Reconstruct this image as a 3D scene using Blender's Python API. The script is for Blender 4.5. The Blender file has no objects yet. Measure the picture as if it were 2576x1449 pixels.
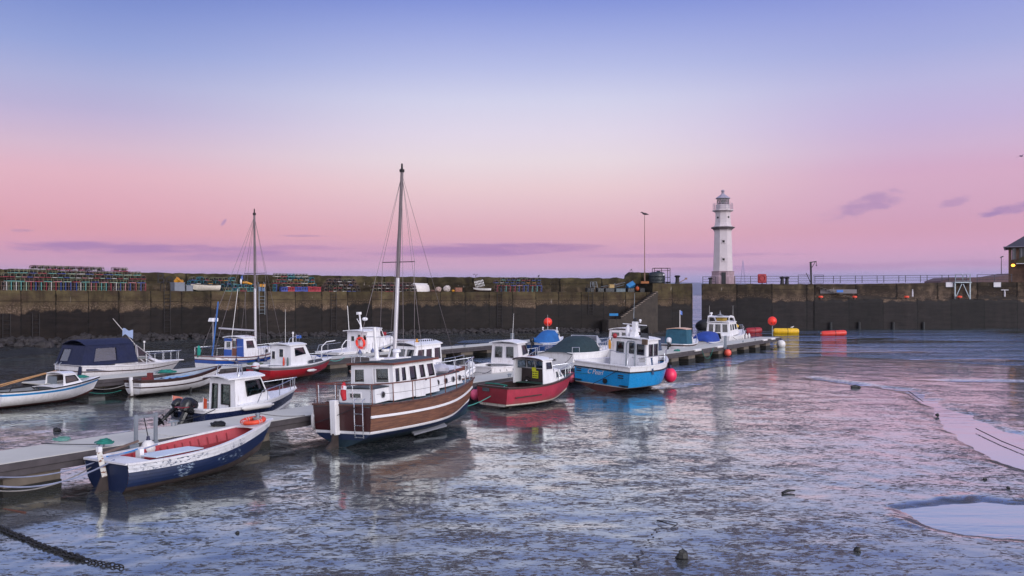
import bpy, math, random
import numpy as np
from mathutils import Vector, Matrix, Euler
R = math.radians
PI = math.pi
rnd = random.Random(7)
SC = bpy.context.scene
COL = SC.collection
# ---------------------------------------------------------------- survey of the place
F, EYE, CX, HY = 2200.0, 5.0, 1288.0, 742.0      # focal length and horizon in photo units, eye height in metres
def P(px, py, z=0.0):
    D = (EYE - z) * F / (py - HY)
    return Vector(((px - CX) * D / F, D, z))
def Q(px, D, z=0.0):
    return Vector(((px - CX) * D / F, D, z))
DU = Vector((.534, .8455, 0)); NV = Vector((.8455, -.534, 0))
HEAD = math.atan2(DU.y, DU.x)
def UV(u, v, z=0.0):
    return Vector((DU.x*u + NV.x*v, DU.y*u + NV.y*v, z))
# ---------------------------------------------------------------- colours and materials
def c(h):
    if not isinstance(h, str): return tuple(h)
    o = []
    for i in (0, 2, 4):
        s = int(h[i:i+2], 16)/255
        o.append(s/12.92 if s <= .04045 else ((s+.055)/1.055)**2.4)
    return tuple(o)
class NT:
    def __init__(s, tree): s.t = tree
    def n(s, typ, ins=None, **kw):
        nd = s.t.nodes.new(typ)
        for k, v in kw.items(): setattr(nd, k, v)
        for k, v in (ins or {}).items():
            if isinstance(v, bpy.types.NodeSocket): s.t.links.new(v, nd.inputs[k])
            elif isinstance(v, bpy.types.Node): s.t.links.new(v.outputs[0], nd.inputs[k])
            else: nd.inputs[k].default_value = v
        return nd
    def math(s, op, a, b=0.0, clamp=False):
        return s.n('ShaderNodeMath', {0: a, 1: b}, operation=op, use_clamp=clamp).outputs[0]
    def noise(s, vec, scale, detail=4, rough=.55, dist=0.0):
        return s.n('ShaderNodeTexNoise', {'Vector': vec, 'Scale': scale, 'Detail': detail, 'Roughness': rough, 'Distortion': dist}).outputs['Fac']
    def mapr(s, v, a, b, lo=0.0, hi=1.0, typ='LINEAR'):
        return s.n('ShaderNodeMapRange', {'Value': v, 'From Min': a, 'From Max': b, 'To Min': lo, 'To Max': hi}, interpolation_type=typ).outputs[0]
    def mapping(s, vec, scale=(1, 1, 1), loc=(0, 0, 0)):
        return s.n('ShaderNodeMapping', {'Vector': vec, 'Scale': scale, 'Location': loc}).outputs[0]
    def mix(s, fac, a, b, blend='MIX'):
        nd = s.t.nodes.new('ShaderNodeMix'); nd.data_type = 'RGBA'; nd.blend_type = blend
        for k, v in ((0, fac), (6, a), (7, b)):
            if isinstance(v, bpy.types.NodeSocket): s.t.links.new(v, nd.inputs[k])
            else: nd.inputs[k].default_value = v if k == 0 else (tuple(v) + (1,) if len(v) == 3 else v)
        return nd.outputs[2]
    def bump(s, h, strength=.3, dist=.02, nrm=None):
        d = {'Height': h, 'Strength': strength, 'Distance': dist}
        if nrm is not None: d['Normal'] = nrm
        return s.n('ShaderNodeBump', d).outputs[0]
def newmat(name):
    m = bpy.data.materials.new(name); m.use_nodes = True
    t = m.node_tree; t.nodes.clear()
    w = NT(t); out = w.n('ShaderNodeOutputMaterial')
    return m, w, out
MATS = {}
def mat(name, col, rough=.5, metal=0.0, var=.14, scale=2.2, bump=.08, bscale=24, streak=0.0, dirt='3a2f22', spec=.5, fine=0.0, scum=0.0):
    """a painted / woven / cast surface: base colour with uneven tone, optional run-down streaks of dirt, fine bump"""
    if name in MATS: return MATS[name]
    m, w, out = newmat(name)
    tc = w.n('ShaderNodeTexCoord').outputs['Object']
    base = c(col)
    n1 = w.noise(tc, scale, 6, .6)
    k = w.mapr(n1, .3, .7, 1-var, 1+var*.7)
    cc = w.n('ShaderNodeVectorMath', {0: base, 1: k}, operation='MULTIPLY').outputs[0]
    if streak:
        st = w.noise(w.mapping(tc, (7, 7, .7)), 1.6, 5, .65)
        pt = w.noise(tc, 3.3, 4, .6)
        nz = w.math('ABSOLUTE', w.n('ShaderNodeSeparateXYZ', {0: w.n('ShaderNodeNewGeometry').outputs['Normal']}).outputs[2])
        f = w.math('MULTIPLY', w.math('MULTIPLY', w.mapr(st, .5, .72), w.mapr(pt, .38, .62)), w.mapr(nz, .95, .6, .15, 1))
        cc = w.mix(w.math('MULTIPLY', f, streak), cc, c(dirt))
    if scum:      # tide scum and drips on the lower hull
        oz = w.n('ShaderNodeSeparateXYZ', {0: tc}).outputs[2]
        zf = w.math('ADD', oz, w.math('MULTIPLY', w.math('SUBTRACT', w.noise(w.mapping(tc, (1.5, 1.5, .9)), 2.0, 6, .65), .5), .6))
        cc = w.mix(w.mapr(zf, .5, .16, 0, scum), cc, c('6a6254'))
    nb = w.noise(tc, bscale, 4, .6)
    d = {'Base Color': cc, 'Roughness': w.mapr(nb, .3, .7, max(.02, rough-.1), min(1, rough+.12)), 'Metallic': metal, 'Specular IOR Level': spec}
    if bump: d['Normal'] = w.bump(nb, bump, .02)
    b = w.n('ShaderNodeBsdfPrincipled', d)
    w.t.links.new(b.outputs[0], out.inputs[0])
    MATS[name] = m
    return m
def glass(name, tint, refl=.18):
    if name in MATS: return MATS[name]
    m, w, out = newmat(name)
    tr = w.n('ShaderNodeBsdfTransparent', {'Color': c(tint) + (1,)})
    gl = w.n('ShaderNodeBsdfGlossy', {'Color': (.9, .9, .9, 1), 'Roughness': .03})
    fc = w.n('ShaderNodeLayerWeight', {'Blend': .5}).outputs['Facing']
    f = w.mapr(w.math('POWER', fc, 4.5), 0, 1, refl, 1)
    s = w.n('ShaderNodeMixShader', {0: f, 1: tr, 2: gl})
    w.t.links.new(s.outputs[0], out.inputs[0])
    MATS[name] = m
    return m
def wood_hull(name, col, dark, nplank=0, rough=.45):
    m, w, out = newmat(name)
    tc = w.n('ShaderNodeTexCoord').outputs['Object']
    g = w.noise(w.mapping(tc, (.5, .5, 9)), 3.0, 7, .65)
    g2 = w.noise(w.mapping(tc, (1.2, 1.2, 2.5)), 1.6, 4, .6)
    cc = w.mix(w.mapr(g, .3, .7), c(dark), c(col))
    cc = w.mix(w.mapr(g2, .5, .75, 0, .55), cc, c(dark))
    b = w.n('ShaderNodeBsdfPrincipled', {'Base Color': cc, 'Roughness': rough, 'Normal': w.bump(g, .3, .01)})
    w.t.links.new(b.outputs[0], out.inputs[0]); MATS[name] = m
    return m
def peeling(name, top, under, amount=.5, rough=.5, fs=1.0):
    """paint flaking off in patches to another coat"""
    m, w, out = newmat(name)
    tc = w.n('ShaderNodeTexCoord').outputs['Object']
    a = w.noise(w.mapping(tc, (2.2, 2.2, 5)), 2.2*fs, 8, .72, .4)
    b_ = w.noise(tc, .9, 3, .5)
    f = w.math('MULTIPLY', w.mapr(a, .53, .56), w.mapr(b_, .5-.25*amount, .6-.15*amount), clamp=True)
    k = w.mapr(w.noise(tc, 3, 5), .3, .7, .82, 1.1)
    cc = w.n('ShaderNodeVectorMath', {0: c(top), 1: k}, operation='MULTIPLY').outputs[0]
    cc = w.mix(f, cc, c(under))
    b = w.n('ShaderNodeBsdfPrincipled', {'Base Color': cc, 'Roughness': rough, 'Normal': w.bump(a, .25, .01)})
    w.t.links.new(b.outputs[0], out.inputs[0]); MATS[name] = m
    return m
WHITE = mat('white gelcoat', 'e8e6e8', .3, var=.06, streak=.45, scum=.4, dirt='8c7a60')
WHITE2 = mat('chalky white paint', 'e6e4e6', .5, var=.06, streak=.22, scum=.4, dirt='6b5a44')
CREAM = mat('aged cream gelcoat', 'dedadc', .4, var=.08, streak=.5, scum=.4, dirt='7a6040')
NAVY = mat('navy hull paint', '1a2444', .3, var=.2, scum=.6)
DNAVY = mat('dark navy canvas', '121a3c', .8, var=.25, bump=.3, bscale=9)
BLUEC = mat('blue canvas', '1d5c9c', .8, var=.25, bump=.4, bscale=8)
TEALC = mat('teal canvas', '245468', .8, var=.25, bump=.4, bscale=8)
GREENC = mat('dark green canvas', '1e3238', .85, var=.25, bump=.4, bscale=6)
STRIPE = mat('bright blue stripe', '1a78b4', .35)
CPBLUE = mat('bright blue hull paint', '1286c4', .28, var=.1, scum=.6, streak=.25, dirt='0a4a70')
ROYAL = mat('royal blue paint', '1c4c9e', .35, var=.15, scum=.6)
RED = mat('red hull paint', 'a81c28', .35, var=.15, scum=.6, streak=.3)
CRIM = mat('faded crimson hull paint', 'a83246', .42, var=.16, scum=.6, streak=.45, dirt='5a2430')
CRIMT = mat('crimson transom paint', '84162a', .4, var=.2)
BROWN = mat('dark brown varnish', '3c2420', .4, var=.25)
MAROON = mat('maroon transom varnish', '3c1418', .35, var=.2)
TEAK = mat('varnished brown wood', '6c3a2c', .4, var=.25)
PLANK = wood_hull('varnished planking', '8c5c40', '3e2418')
ANTIF = mat('fouled antifouling', '3c3230', .7, var=.4, scale=4, bump=.3)
ANTIFR = mat('red brown antifouling', '4a2420', .7, var=.3, scale=4, bump=.3)
ANTIFB = mat('dark blue green antifouling', '18303c', .6, var=.4, scale=3, bump=.3)
GREYD = mat('grey blue deck paint', '6a7c88', .65, var=.15)
DKGREY = mat('dark grey roof felt', '3e444c', .7, var=.2)
STEEL = mat('stainless steel tube', 'c4c6cc', .25, .9, var=.05, bump=0)
GALV = mat('galvanised steel', '8a929a', .5, .6, var=.2)
DSTEEL = mat('dark weathered iron', '2a2628', .6, .4, var=.3)
ALU = mat('silver spar aluminium', 'b8b4b8', .4, .4, var=.06)
BLACK = mat('black rubber', '121214', .6, var=.2)
COWL = mat('black engine cowl', '16171c', .25, var=.1)
ROPE = mat('weathered rope', '8e8a88', .9, var=.3, bump=.4, bscale=60)
ROPEB = mat('pale blue rope', '868ca4', .9, var=.3)
ROPEG = mat('green rope', '1f7468', .9, var=.3)
ROPED = mat('dark rope', '26262c', .9, var=.3)
WIRE = mat('rigging wire', '6c6468', .5, .5, bump=0)
ORANGE = mat('orange lifebuoy', 'd8482c', .5, var=.15)
BALLR = mat('orange red plastic', 'ee3420', .4, var=.08)
PINK = mat('pink buoy plastic', 'd04868', .4, var=.1)
PINKF = mat('faded pink buoy plastic', 'c2566a', .5, var=.15)
YEL = mat('yellow float plastic', 'e0b010', .45, var=.12, streak=.5)
YELT = mat('yellow tub plastic', 'c8881c', .5, var=.2)
REDF = mat('red float plastic', '981c26', .45, var=.18, streak=.4)
FENW = mat('white fender vinyl', 'dedad8', .4, var=.08, streak=.3)
FENB = mat('blue fender vinyl', '1c2c5c', .4)
GLS = glass('clear window glass', '98a2aa', .12)
GLD = glass('dark window glass', '646a72', .1)
GLT = glass('green tinted window glass', '5a9e98', .1)
GLV = glass('clear vinyl', '98a4c0', .14)
PANED = mat('old window plastic', '4c5258', .15, var=.15)
BROWNG = mat('brown window acrylic', '5a5250', .2, var=.2)
REDI = mat('red interior paint', 'a8323e', .6, var=.15, streak=.4, dirt='4a1a1c')
RUSTY = peeling('rusty white post', 'd0cdc8', '6c3a1c', .8)
B1W = peeling('flaking white strake', 'd2d2d6', '3a4660', .0, .5, 1.5)
B1N = peeling('navy clinker paint', '132448', '8ea0b4', -.55, .45, 1.6)
LAMPCOL = mat('dark interior', '221e1e', .8)
WOODP = mat('raw timber', 'b08458', .7, var=.25)
YSIGN = mat('yellow notice', 'd8d818', .5)
# ---------------------------------------------------------------- mesh builder
class MB:
    def __init__(s): s.v = []; s.f = []; s.m = []; s.uv = None
    def add(s, vs, fs, mi=0):
        o = len(s.v); s.v += [tuple(x) for x in vs]
        for i, f in enumerate(fs):
            s.f.append([o+k for k in f]); s.m.append(mi if isinstance(mi, int) else mi[i])
        return s
    def box(s, cn, sz, mi=0, rz=0.0, M=None):
        x, y, z = sz[0]/2, sz[1]/2, sz[2]/2
        vs = [Vector(q) for q in ((-x,-y,-z),(x,-y,-z),(x,y,-z),(-x,y,-z),(-x,-y,z),(x,-y,z),(x,y,z),(-x,y,z))]
        if rz: vs = [Matrix.Rotation(rz, 3, 'Z') @ q for q in vs]
        if M is not None: vs = [M @ q for q in vs]
        return s.add([q + Vector(cn) for q in vs], [(0,3,2,1),(4,5,6,7),(0,1,5,4),(1,2,6,5),(2,3,7,6),(3,0,4,7)], mi)
    def prism(s, poly, vec, mi=0):
        n = len(poly); vec = Vector(vec)
        a = [Vector(p) for p in poly]; b = [p + vec for p in a]
        return s.add(a+b, [tuple(range(n-1, -1, -1)), tuple(range(n, 2*n))] + [(i, (i+1) % n, n+(i+1) % n, n+i) for i in range(n)], mi)
    def grid(s, rows, mi=0, closed=False):
        n = len(rows[0]); vs = [p for r in rows for p in r]; fs = []; ms = []
        for i in range(len(rows)-1):
            for j in range(n if closed else n-1):
                k = (j+1) % n
                fs.append((i*n+j, i*n+k, (i+1)*n+k, (i+1)*n+j)); ms.append(mi(i, j) if callable(mi) else mi)
        return s.add(vs, fs, ms)
    def slab(s, rows, th, mi=0, mib=None):
        n = len(rows[0]); m = len(rows)
        up = Vector((0, 0, 1))
        top = [Vector(p) for r in rows for p in r]; bot = [p - up*th for p in top]; N = len(top)
        fs = []; ms = []
        for i in range(m-1):
            for j in range(n-1):
                a, b, c_, d = i*n+j, i*n+j+1, (i+1)*n+j+1, (i+1)*n+j
                fs += [(a, b, c_, d), (N+a, N+d, N+c_, N+b)]; ms += [mi, mi if mib is None else mib]
        edge = [j for j in range(n)] + [i*n+n-1 for i in range(1, m)] + [(m-1)*n+j for j in range(n-2, -1, -1)] + [i*n for i in range(m-2, 0, -1)]
        for a, b in zip(edge, edge[1:]+edge[:1]):
            fs.append((a, N+a, N+b, b)); ms.append(mi if mib is None else mib)
        return s.add(top+bot, fs, ms)
    def tube(s, pts, r, n=6, mi=0, closed=False):
        pts = [Vector(p) for p in pts]; L = len(pts); rows = []
        ref = None
        for i, p in enumerate(pts):
            if closed: t = pts[(i+1) % L] - pts[i-1]
            else: t = pts[min(i+1, L-1)] - pts[max(i-1, 0)]
            t = t.normalized() if t.length > 1e-9 else Vector((0, 0, 1))
            if ref is None: ref = Vector((0, 0, 1)) if abs(t.z) < .9 else Vector((1, 0, 0))
            a = ref - t*ref.dot(t)
            if a.length < 1e-6: a = t.orthogonal()
            a.normalize(); ref = a; b = t.cross(a)
            rr = r[i] if isinstance(r, (list, tuple)) else r
            rows.append([p + (a*math.cos(2*PI*k/n) + b*math.sin(2*PI*k/n))*rr for k in range(n)])
        if closed: rows.append(rows[0])
        s.grid(rows, mi, True)
        if not closed:
            s.add(rows[0], [tuple(range(n))], mi); s.add(rows[-1], [tuple(range(n-1, -1, -1))], mi)
        return s
    def bar(s, a, b, w, h, mi=0):
        a, b = Vector(a), Vector(b); t = (b-a).normalized()
        sd = t.cross(Vector((0, 0, 1)))
        sd = Vector((1, 0, 0)) if sd.length < 1e-4 else sd.normalized()
        up = sd.cross(t)
        q = [sd*x*w/2 + up*y*h/2 for x, y in ((-1,-1),(1,-1),(1,1),(-1,1))]
        return s.prism([a+x for x in q], b-a, mi)
    def sweep(s, pts, prof, mi=0, closed=False):
        pts = [Vector(p) for p in pts]; L = len(pts); rows = []
        for i, p in enumerate(pts):
            t = (pts[(i+1) % L]-pts[i-1]) if closed else pts[min(i+1, L-1)]-pts[max(i-1, 0)]
            sd = Vector((t.y, -t.x, 0)); sd = sd.normalized() if sd.length > 1e-6 else Vector((0, -1, 0))
            rows.append([p + sd*a + Vector((0, 0, b)) for a, b in prof])
        if closed: rows.append(rows[0])
        s.grid(rows, mi, True); n = len(prof)
        if not closed: s.add(rows[0], [tuple(range(n))], mi); s.add(rows[-1], [tuple(range(n-1, -1, -1))], mi)
        return s
    def lathe(s, prof, n=16, cn=(0, 0, 0), mi=0, M=None, rot=0.0):
        rows = []
        for r, z in prof:
            row = [Vector((r*math.cos(2*PI*k/n+rot), r*math.sin(2*PI*k/n+rot), z)) for k in range(n)]
            if M is not None: row = [M @ q for q in row]
            rows.append([q + Vector(cn) for q in row])
        s.grid(rows, mi, True)
        if prof[0][0] > 1e-4: s.add(rows[0], [tuple(range(n-1, -1, -1))], mi if isinstance(mi, int) else 0)
        if prof[-1][0] > 1e-4: s.add(rows[-1], [tuple(range(n))], mi if isinstance(mi, int) else 0)
        return s
    def sph(s, cn, r, mi=0, n=12, sc=(1, 1, 1), M=None):
        rows = []
        for i in range(n//2+1):
            a = -PI/2 + PI*i/(n//2)
            row = [Vector((r*sc[0]*math.cos(a)*math.cos(2*PI*k/n), r*sc[1]*math.cos(a)*math.sin(2*PI*k/n), r*sc[2]*math.sin(a))) for k in range(n)]
            if M is not None: row = [M @ q for q in row]
            rows.append([q + Vector(cn) for q in row])
        return s.grid(rows, mi, True)
    def torus(s, cn, Rr, r, mi=0, n=20, M=None):
        M = M or Matrix.Identity(3)
        return s.tube([Vector(cn) + M @ Vector((Rr*math.cos(2*PI*k/n), Rr*math.sin(2*PI*k/n), 0)) for k in range(n)], r, 8, mi, True)
    def build(s, name, mats, parent=None, smooth=None, loc=None, bevel=0.0):
        me = bpy.data.meshes.new(name)
        me.from_pydata(s.v, [], s.f)
        if not isinstance(mats, (list, tuple)): mats = [mats] if mats else []
        for m in mats: me.materials.append(m)
        me.polygons.foreach_set('material_index', s.m)
        if smooth is not None:
            me.polygons.foreach_set('use_smooth', [True]*len(s.f))
            me.set_sharp_from_angle(angle=R(smooth))
        me.update()
        o = bpy.data.objects.new(name, me); COL.objects.link(o)
        if parent is not None: o.parent = parent
        if loc is not None: o.location = loc
        if bevel:
            md = o.modifiers.new('bevel', 'BEVEL'); md.width = bevel; md.segments = 2; md.limit_method = 'ANGLE'; md.angle_limit = R(40)
        return o
def tag(o, label=None, cat=None, group=None, kind=None):
    if label: o['label'] = label
    if cat: o['category'] = cat
    if group: o['group'] = group
    if kind: o['kind'] = kind
    return o
def thing(name, label, cat, loc=(0, 0, 0), rz=0.0, group=None, heel=0.0, pitch=0.0):
    o = bpy.data.objects.new(name, None); COL.objects.link(o); o.empty_display_size = .3
    o.location = loc
    o.rotation_euler = (Matrix.Rotation(rz, 3, 'Z') @ Matrix.Rotation(R(-pitch), 3, 'Y') @ Matrix.Rotation(R(heel), 3, 'X')).to_euler()
    return tag(o, label, cat, group)
def text(s, size, parent, M, m, name='lettering', ext=.004, font_shear=0.0):
    cu = bpy.data.curves.new(name, 'FONT'); cu.body = s; cu.size = size; cu.extrude = ext; cu.shear = font_shear
    cu.align_x = 'CENTER'; cu.align_y = 'CENTER'
    tmp = bpy.data.objects.new('tmp', cu); COL.objects.link(tmp); bpy.context.view_layer.update()
    me = bpy.data.meshes.new_from_object(tmp.evaluated_get(bpy.context.evaluated_depsgraph_get()))
    bpy.data.objects.remove(tmp); me.name = name; me.materials.clear(); me.materials.append(m)
    o = bpy.data.objects.new(name, me); COL.objects.link(o); o.parent = parent; o.matrix_local = M
    return o
def frame3(o, x, y):
    x = Vector(x).normalized(); z = x.cross(Vector(y)).normalized(); y = z.cross(x)
    return Matrix(((x.x, y.x, z.x, o[0]), (x.y, y.y, z.y, o[1]), (x.z, y.z, z.z, o[2]), (0, 0, 0, 1)))
def sag(a, b, d, n=12):
    a, b = Vector(a), Vector(b)
    return [a.lerp(b, i/n) - Vector((0, 0, d*4*(i/n)*(1-i/n))) for i in range(n+1)]
# ---------------------------------------------------------------- boats: hulls, cabins, rails (x = bow, y = port)
class Hull:
    def __init__(s, L, B, zs, tr=.8, zk=(.05, .3), p=(2.8, 1.35), rake=.5, tm=.42, e=2.3, trk=0.0, flare=.35, chine=None):
        s.chine = chine
        s.L, s.B, s.z3, s.tr, s.zk2, s.p, s.rake, s.tm, s.e, s.trk, s.flare = L, B, zs, tr, zk, p, rake, tm, e, trk, flare
    def half(s, t):
        if t < s.tm: return s.B/2*(s.tr + (1-s.tr)*math.sin(PI/2*t/s.tm))
        return s.B/2*max(0.0, 1-((t-s.tm)/(1-s.tm))**s.e)
    def zs(s, t):
        a, b, d = s.z3; m = .45
        return a*(t-m)*(t-1)/m + b*t*(t-1)/(m*(m-1)) + d*t*(t-m)/(1-m)
    def zk(s, t):
        return s.zk2[0] + s.zk2[1]*max(0, (t-.62)/.38)**2
    def x(s, t, k):
        return t*s.L + s.rake*max(0, (t-.6)/.4)**2*k - s.trk*(1-min(1, t*4))*k
    def pt(s, t, k, side=-1, off=0.0, dz=0.0):
        p = s.p[0] + (s.p[1]-s.p[0])*min(1, t)**1.4
        kk = min(max(k, 0), 1)
        g = (1-(1-kk)**p)**(1/p) * (1 - s.flare*(1-kk)*t*t)
        if s.chine:
            kc, gc = s.chine; gh = gc*(kk/kc)**.8 if kk < kc else gc+(1-gc)*((kk-kc)/(1-kc))**.6
            m = min(1, max(0, (t-.35)/.6)); g = gh*(1-m)+g*m
        a, b = s.zk(t), s.zs(t)
        return Vector((s.x(t, k), side*(s.half(t)*g + off*(1 if t < .98 else .3)), a + (b-a)*k + dz))
    def ts(s, t0=0, t1=1, n=18):
        return [t0+(t1-t0)*(1-(1-i/n)**1.35) for i in range(n+1)]
    def mesh(s, root, rows, mats, trans=None, name='hull', n=20, smooth=35):
        mb = MB(); T = s.ts(n=n)
        for side in (-1, 1):
            g = [[s.pt(t, k, side, off) for t in (T if side < 0 else T[::-1])] for k, off, mi in rows]
            mb.grid(g, lambda i, j: rows[i][2])
        for i in range(len(rows)-1):
            a, b = rows[i], rows[i+1]
            if b[0]-a[0] < 1e-4: continue
            q = [s.pt(0, a[0], 1), s.pt(0, a[0], -1), s.pt(0, b[0], -1), s.pt(0, b[0], 1)]
            mb.add(q, [(0, 1, 2, 3)], trans[i] if trans else a[2])
        return mb.build(name, mats, root, smooth)
    def bands(s, spec, n=4):
        """spec: [(k_top, material index)] from the keel up; extra rows keep the section round"""
        rows = []; k0 = 0.0
        for k1, mi in spec:
            m = max(1, int(round((k1-k0)*14)))
            for i in range(m): rows.append((k0+(k1-k0)*i/m, 0.0, mi))
            k0 = k1
        rows.append((1.0, 0.0, spec[-1][1]))
        return rows
    def lap(s, n, d, matf):
        rows = []
        for i in range(n):
            k0, k1 = i/n, (i+1)/n
            rows += [(k0, d, matf(i)), ((k0+k1)/2, d*.5, matf(i)), (k1, 0.0, matf(i))]
        return rows
    def deck(s, root, m, t0=0, t1=1, drop=.03, cam=.05, inset=.02, name='deck', th=.03, smooth=40):
        mb = MB(); rows = []
        for t in s.ts(t0, t1, 14):
            w = max(.012, s.half(t)-inset); x = s.x(t, 1); z = s.zs(t)-drop
            rows.append([Vector((x, w*q, z + cam*(1-q*q))) for q in (-1, -.6, -.2, .2, .6, 1)])
        mb.slab(rows, th)
        return mb.build(name, m, root, smooth)
    def sheer(s, side, t0=0, t1=1, n=16, off=0.0, dz=0.0, k=1.0):
        return [s.pt(t, k, side, off, dz) for t in s.ts(t0, t1, n)]
    def gunwale(s, root, m, w=.08, h=.05, off=.0, dz=0.0, name='gunwale', k=1.0, t0=0, t1=1, transom=True):
        mb = MB()
        prof = [(-w/2, -h/2), (w/2, -h/2), (w/2, h/2), (-w/2, h/2)]
        for side in (-1, 1):
            mb.sweep(s.sheer(side, t0, t1, 20, off, dz, k), prof)
        if transom and t0 == 0:
            a, b = s.pt(0, k, -1, off, dz), s.pt(0, k, 1, off, dz)
            mb.bar(a, b, w, h*.98)
        return mb.build(name, m, root, 40)
    def inner(s, root, m, t0=.04, t1=.97, floor=.3, inset=.05, name='inner_lining', top=-.01):
        mb = MB(); T = s.ts(t0, t1, 14); ks = [floor + (1-floor)*i/5 for i in range(6)]
        for side in (-1, 1):
            mb.grid([[s.pt(t, k, side, -inset, top) for t in T] for k in ks])
        mb.grid([[s.pt(t, floor, q, -inset, top) for t in T] for q in (-1, -.3, .3, 1)])
        for t in (t0, t1):
            mb.add([s.pt(t, floor, -1, -inset, top), s.pt(t, 1, -1, -inset, top), s.pt(t, 1, 1, -inset, top), s.pt(t, floor, 1, -inset, top)], [(0, 1, 2, 3)])
        return mb.build(name, m, root, 40)
    def rail(s, root, m, t0, t1, h, posts, r=.016, inset=.06, name='railing', mid=False, sides=(-1, 1), drop=.0, lean=.0):
        mb = MB()
        for sd in sides:
            top = [s.pt(t, 1, sd, -inset + lean, h) for t in s.ts(t0, t1, 12)]
            if drop: top = [s.pt(t0, 1, sd, -inset, .02)] + top[1:]
            mb.tube(top, r, 6)
            if mid: mb.tube([s.pt(t, 1, sd, -inset + lean*.5, h*.5) for t in s.ts(t0, t1, 12)], r*.7, 5)
            for t in posts: mb.tube([s.pt(t, 1, sd, -inset, 0), s.pt(t, 1, sd, -inset+lean, h)], r*.85, 5)
        if t1 >= .97 and len(sides) == 2:
            mb.tube([s.pt(t1, 1, -1, -inset+lean, h), s.pt(1, 1, -1, 0, h)+Vector((.05, 0, 0)), s.pt(t1, 1, 1, -inset+lean, h)], r, 6)
        return mb.build(name, m, root, 60)
def wall_quad(mb, q, rects, th, mi=0):
    """a wall on the quad q = (bottom-left, bottom-right, top-right, top-left seen from outside) with rectangular openings"""
    q = [Vector(x) for x in q]
    nrm = (q[1]-q[0]).cross(q[3]-q[0]).normalized()
    def at(u, v, d=0.0): return (q[0]*(1-u)+q[1]*u)*(1-v) + (q[3]*(1-u)+q[2]*u)*v - nrm*d
    us = sorted({0.0, 1.0} | {x for r in rects for x in r[:2]}); vs = sorted({0.0, 1.0} | {x for r in rects for x in r[2:4]})
    def hole(i, j):
        cu, cv = (us[i]+us[i+1])/2, (vs[j]+vs[j+1])/2
        return any(r[0] < cu < r[1] and r[2] < cv < r[3] for r in rects)
    nu, nv_ = len(us)-1, len(vs)-1
    for i in range(nu):
        for j in range(nv_):
            if hole(i, j): continue
            a = [at(us[i], vs[j]), at(us[i+1], vs[j]), at(us[i+1], vs[j+1]), at(us[i], vs[j+1])]
            b = [at(us[i], vs[j], th), at(us[i+1], vs[j], th), at(us[i+1], vs[j+1], th), at(us[i], vs[j+1], th)]
            fs = [(0, 1, 2, 3), (7, 6, 5, 4)]
            for (di, dj, e) in ((0, -1, (0, 1)), (1, 0, (1, 2)), (0, 1, (2, 3)), (-1, 0, (3, 0))):
                ii, jj = i+di, j+dj
                if ii < 0 or jj < 0 or ii >= nu or jj >= nv_ or hole(ii, jj):
                    fs.append((e[1], e[0], e[0]+4, e[1]+4))
            mb.add(a+b, fs, mi)
    return at
def cabin(root, x0, x1, w0, w1, z0, z1, la=0.0, lf=0.3, tum=.05, win=None, m=None, rm=None, gm=None, fm=None, roof=(.08, .06, .1, .05), z0f=None, z1f=None, frames=True, name='cabin', th=.035, openback=False, rname='roof', wr=None):
    m = m or WHITE; rm = rm or WHITE; gm = gm or GLS; fm = fm or m; win = win or {}
    z0f = z0 if z0f is None else z0f; z1f = z1 if z1f is None else z1f
    A = {'bl': (x0, w0, z0), 'br': (x0, -w0, z0), 'tr': (x0+la, -w0+tum, z1), 'tl': (x0+la, w0-tum, z1)}
    Fq = {'bl': (x1, w1, z0f), 'br': (x1, -w1, z0f), 'tr': (x1-lf, -w1+tum, z1f), 'tl': (x1-lf, w1-tum, z1f)}
    quads = {'a': (A['bl'], A['br'], A['tr'], A['tl']), 'f': (Fq['br'], Fq['bl'], Fq['tl'], Fq['tr']),
             's': (A['br'], Fq['br'], Fq['tr'], A['tr']), 'p': (Fq['bl'], A['bl'], A['tl'], Fq['tl'])}
    mb = MB(); cab = None; wl = []
    for k, q in quads.items():
        if k == 'a' and openback: continue
        r = list(win.get(k, []))
        if k == 'p' and 'p' not in win: r = [(1-b, 1-a, c0, d0) for a, b, c0, d0 in [x[:4] for x in win.get('s', [])]]
        at = wall_quad(mb, q, [x[:4] for x in r], th)
        wl.append((at, r))
    cab = mb.build(name, m, root, None, bevel=.012)
    for at, r in wl:
        for x in r:
            a, b, c0, d0 = x[:4]; g = x[4] if len(x) > 4 else gm
            fb = MB(); fr = .03; e = -.012
            co = [(a, c0), (b, c0), (b, d0), (a, d0)]
            P3 = [at(u, v, e) for u, v in co]
            for i in range(4): fb.bar(P3[i], P3[(i+1) % 4], fr, fr)
            w = fb.build('window', fm, root)
            pb = MB(); pb.prism([at(u, v, th*.45) for u, v in co], at(a, c0, th*.45+.006)-at(a, c0, th*.45))
            pb.build('pane', g, w)
    if rname:
        oa, of, os_, rt = roof[:4]; camb = roof[4] if len(roof) > 4 else .08
        rb = MB(); rows = []
        xa, xf = x0+la-oa, x1-lf+of
        for i in range(7):
            f = i/6; x = xa+(xf-xa)*f; wd = (w0-tum)*(1-f)+(w1-tum)*f + os_
            if i in (0, 6): wd -= .04
            z = z1+(z1f-z1)*f + rt
            rows.append([Vector((x, wd*q, z + camb*(1-q*q))) for q in (-1, -.95, -.6, -.2, .2, .6, .95, 1)])
        rb.slab(rows, rt)
        rb.build(rname, rm, root, 50)
    return cab
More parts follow.
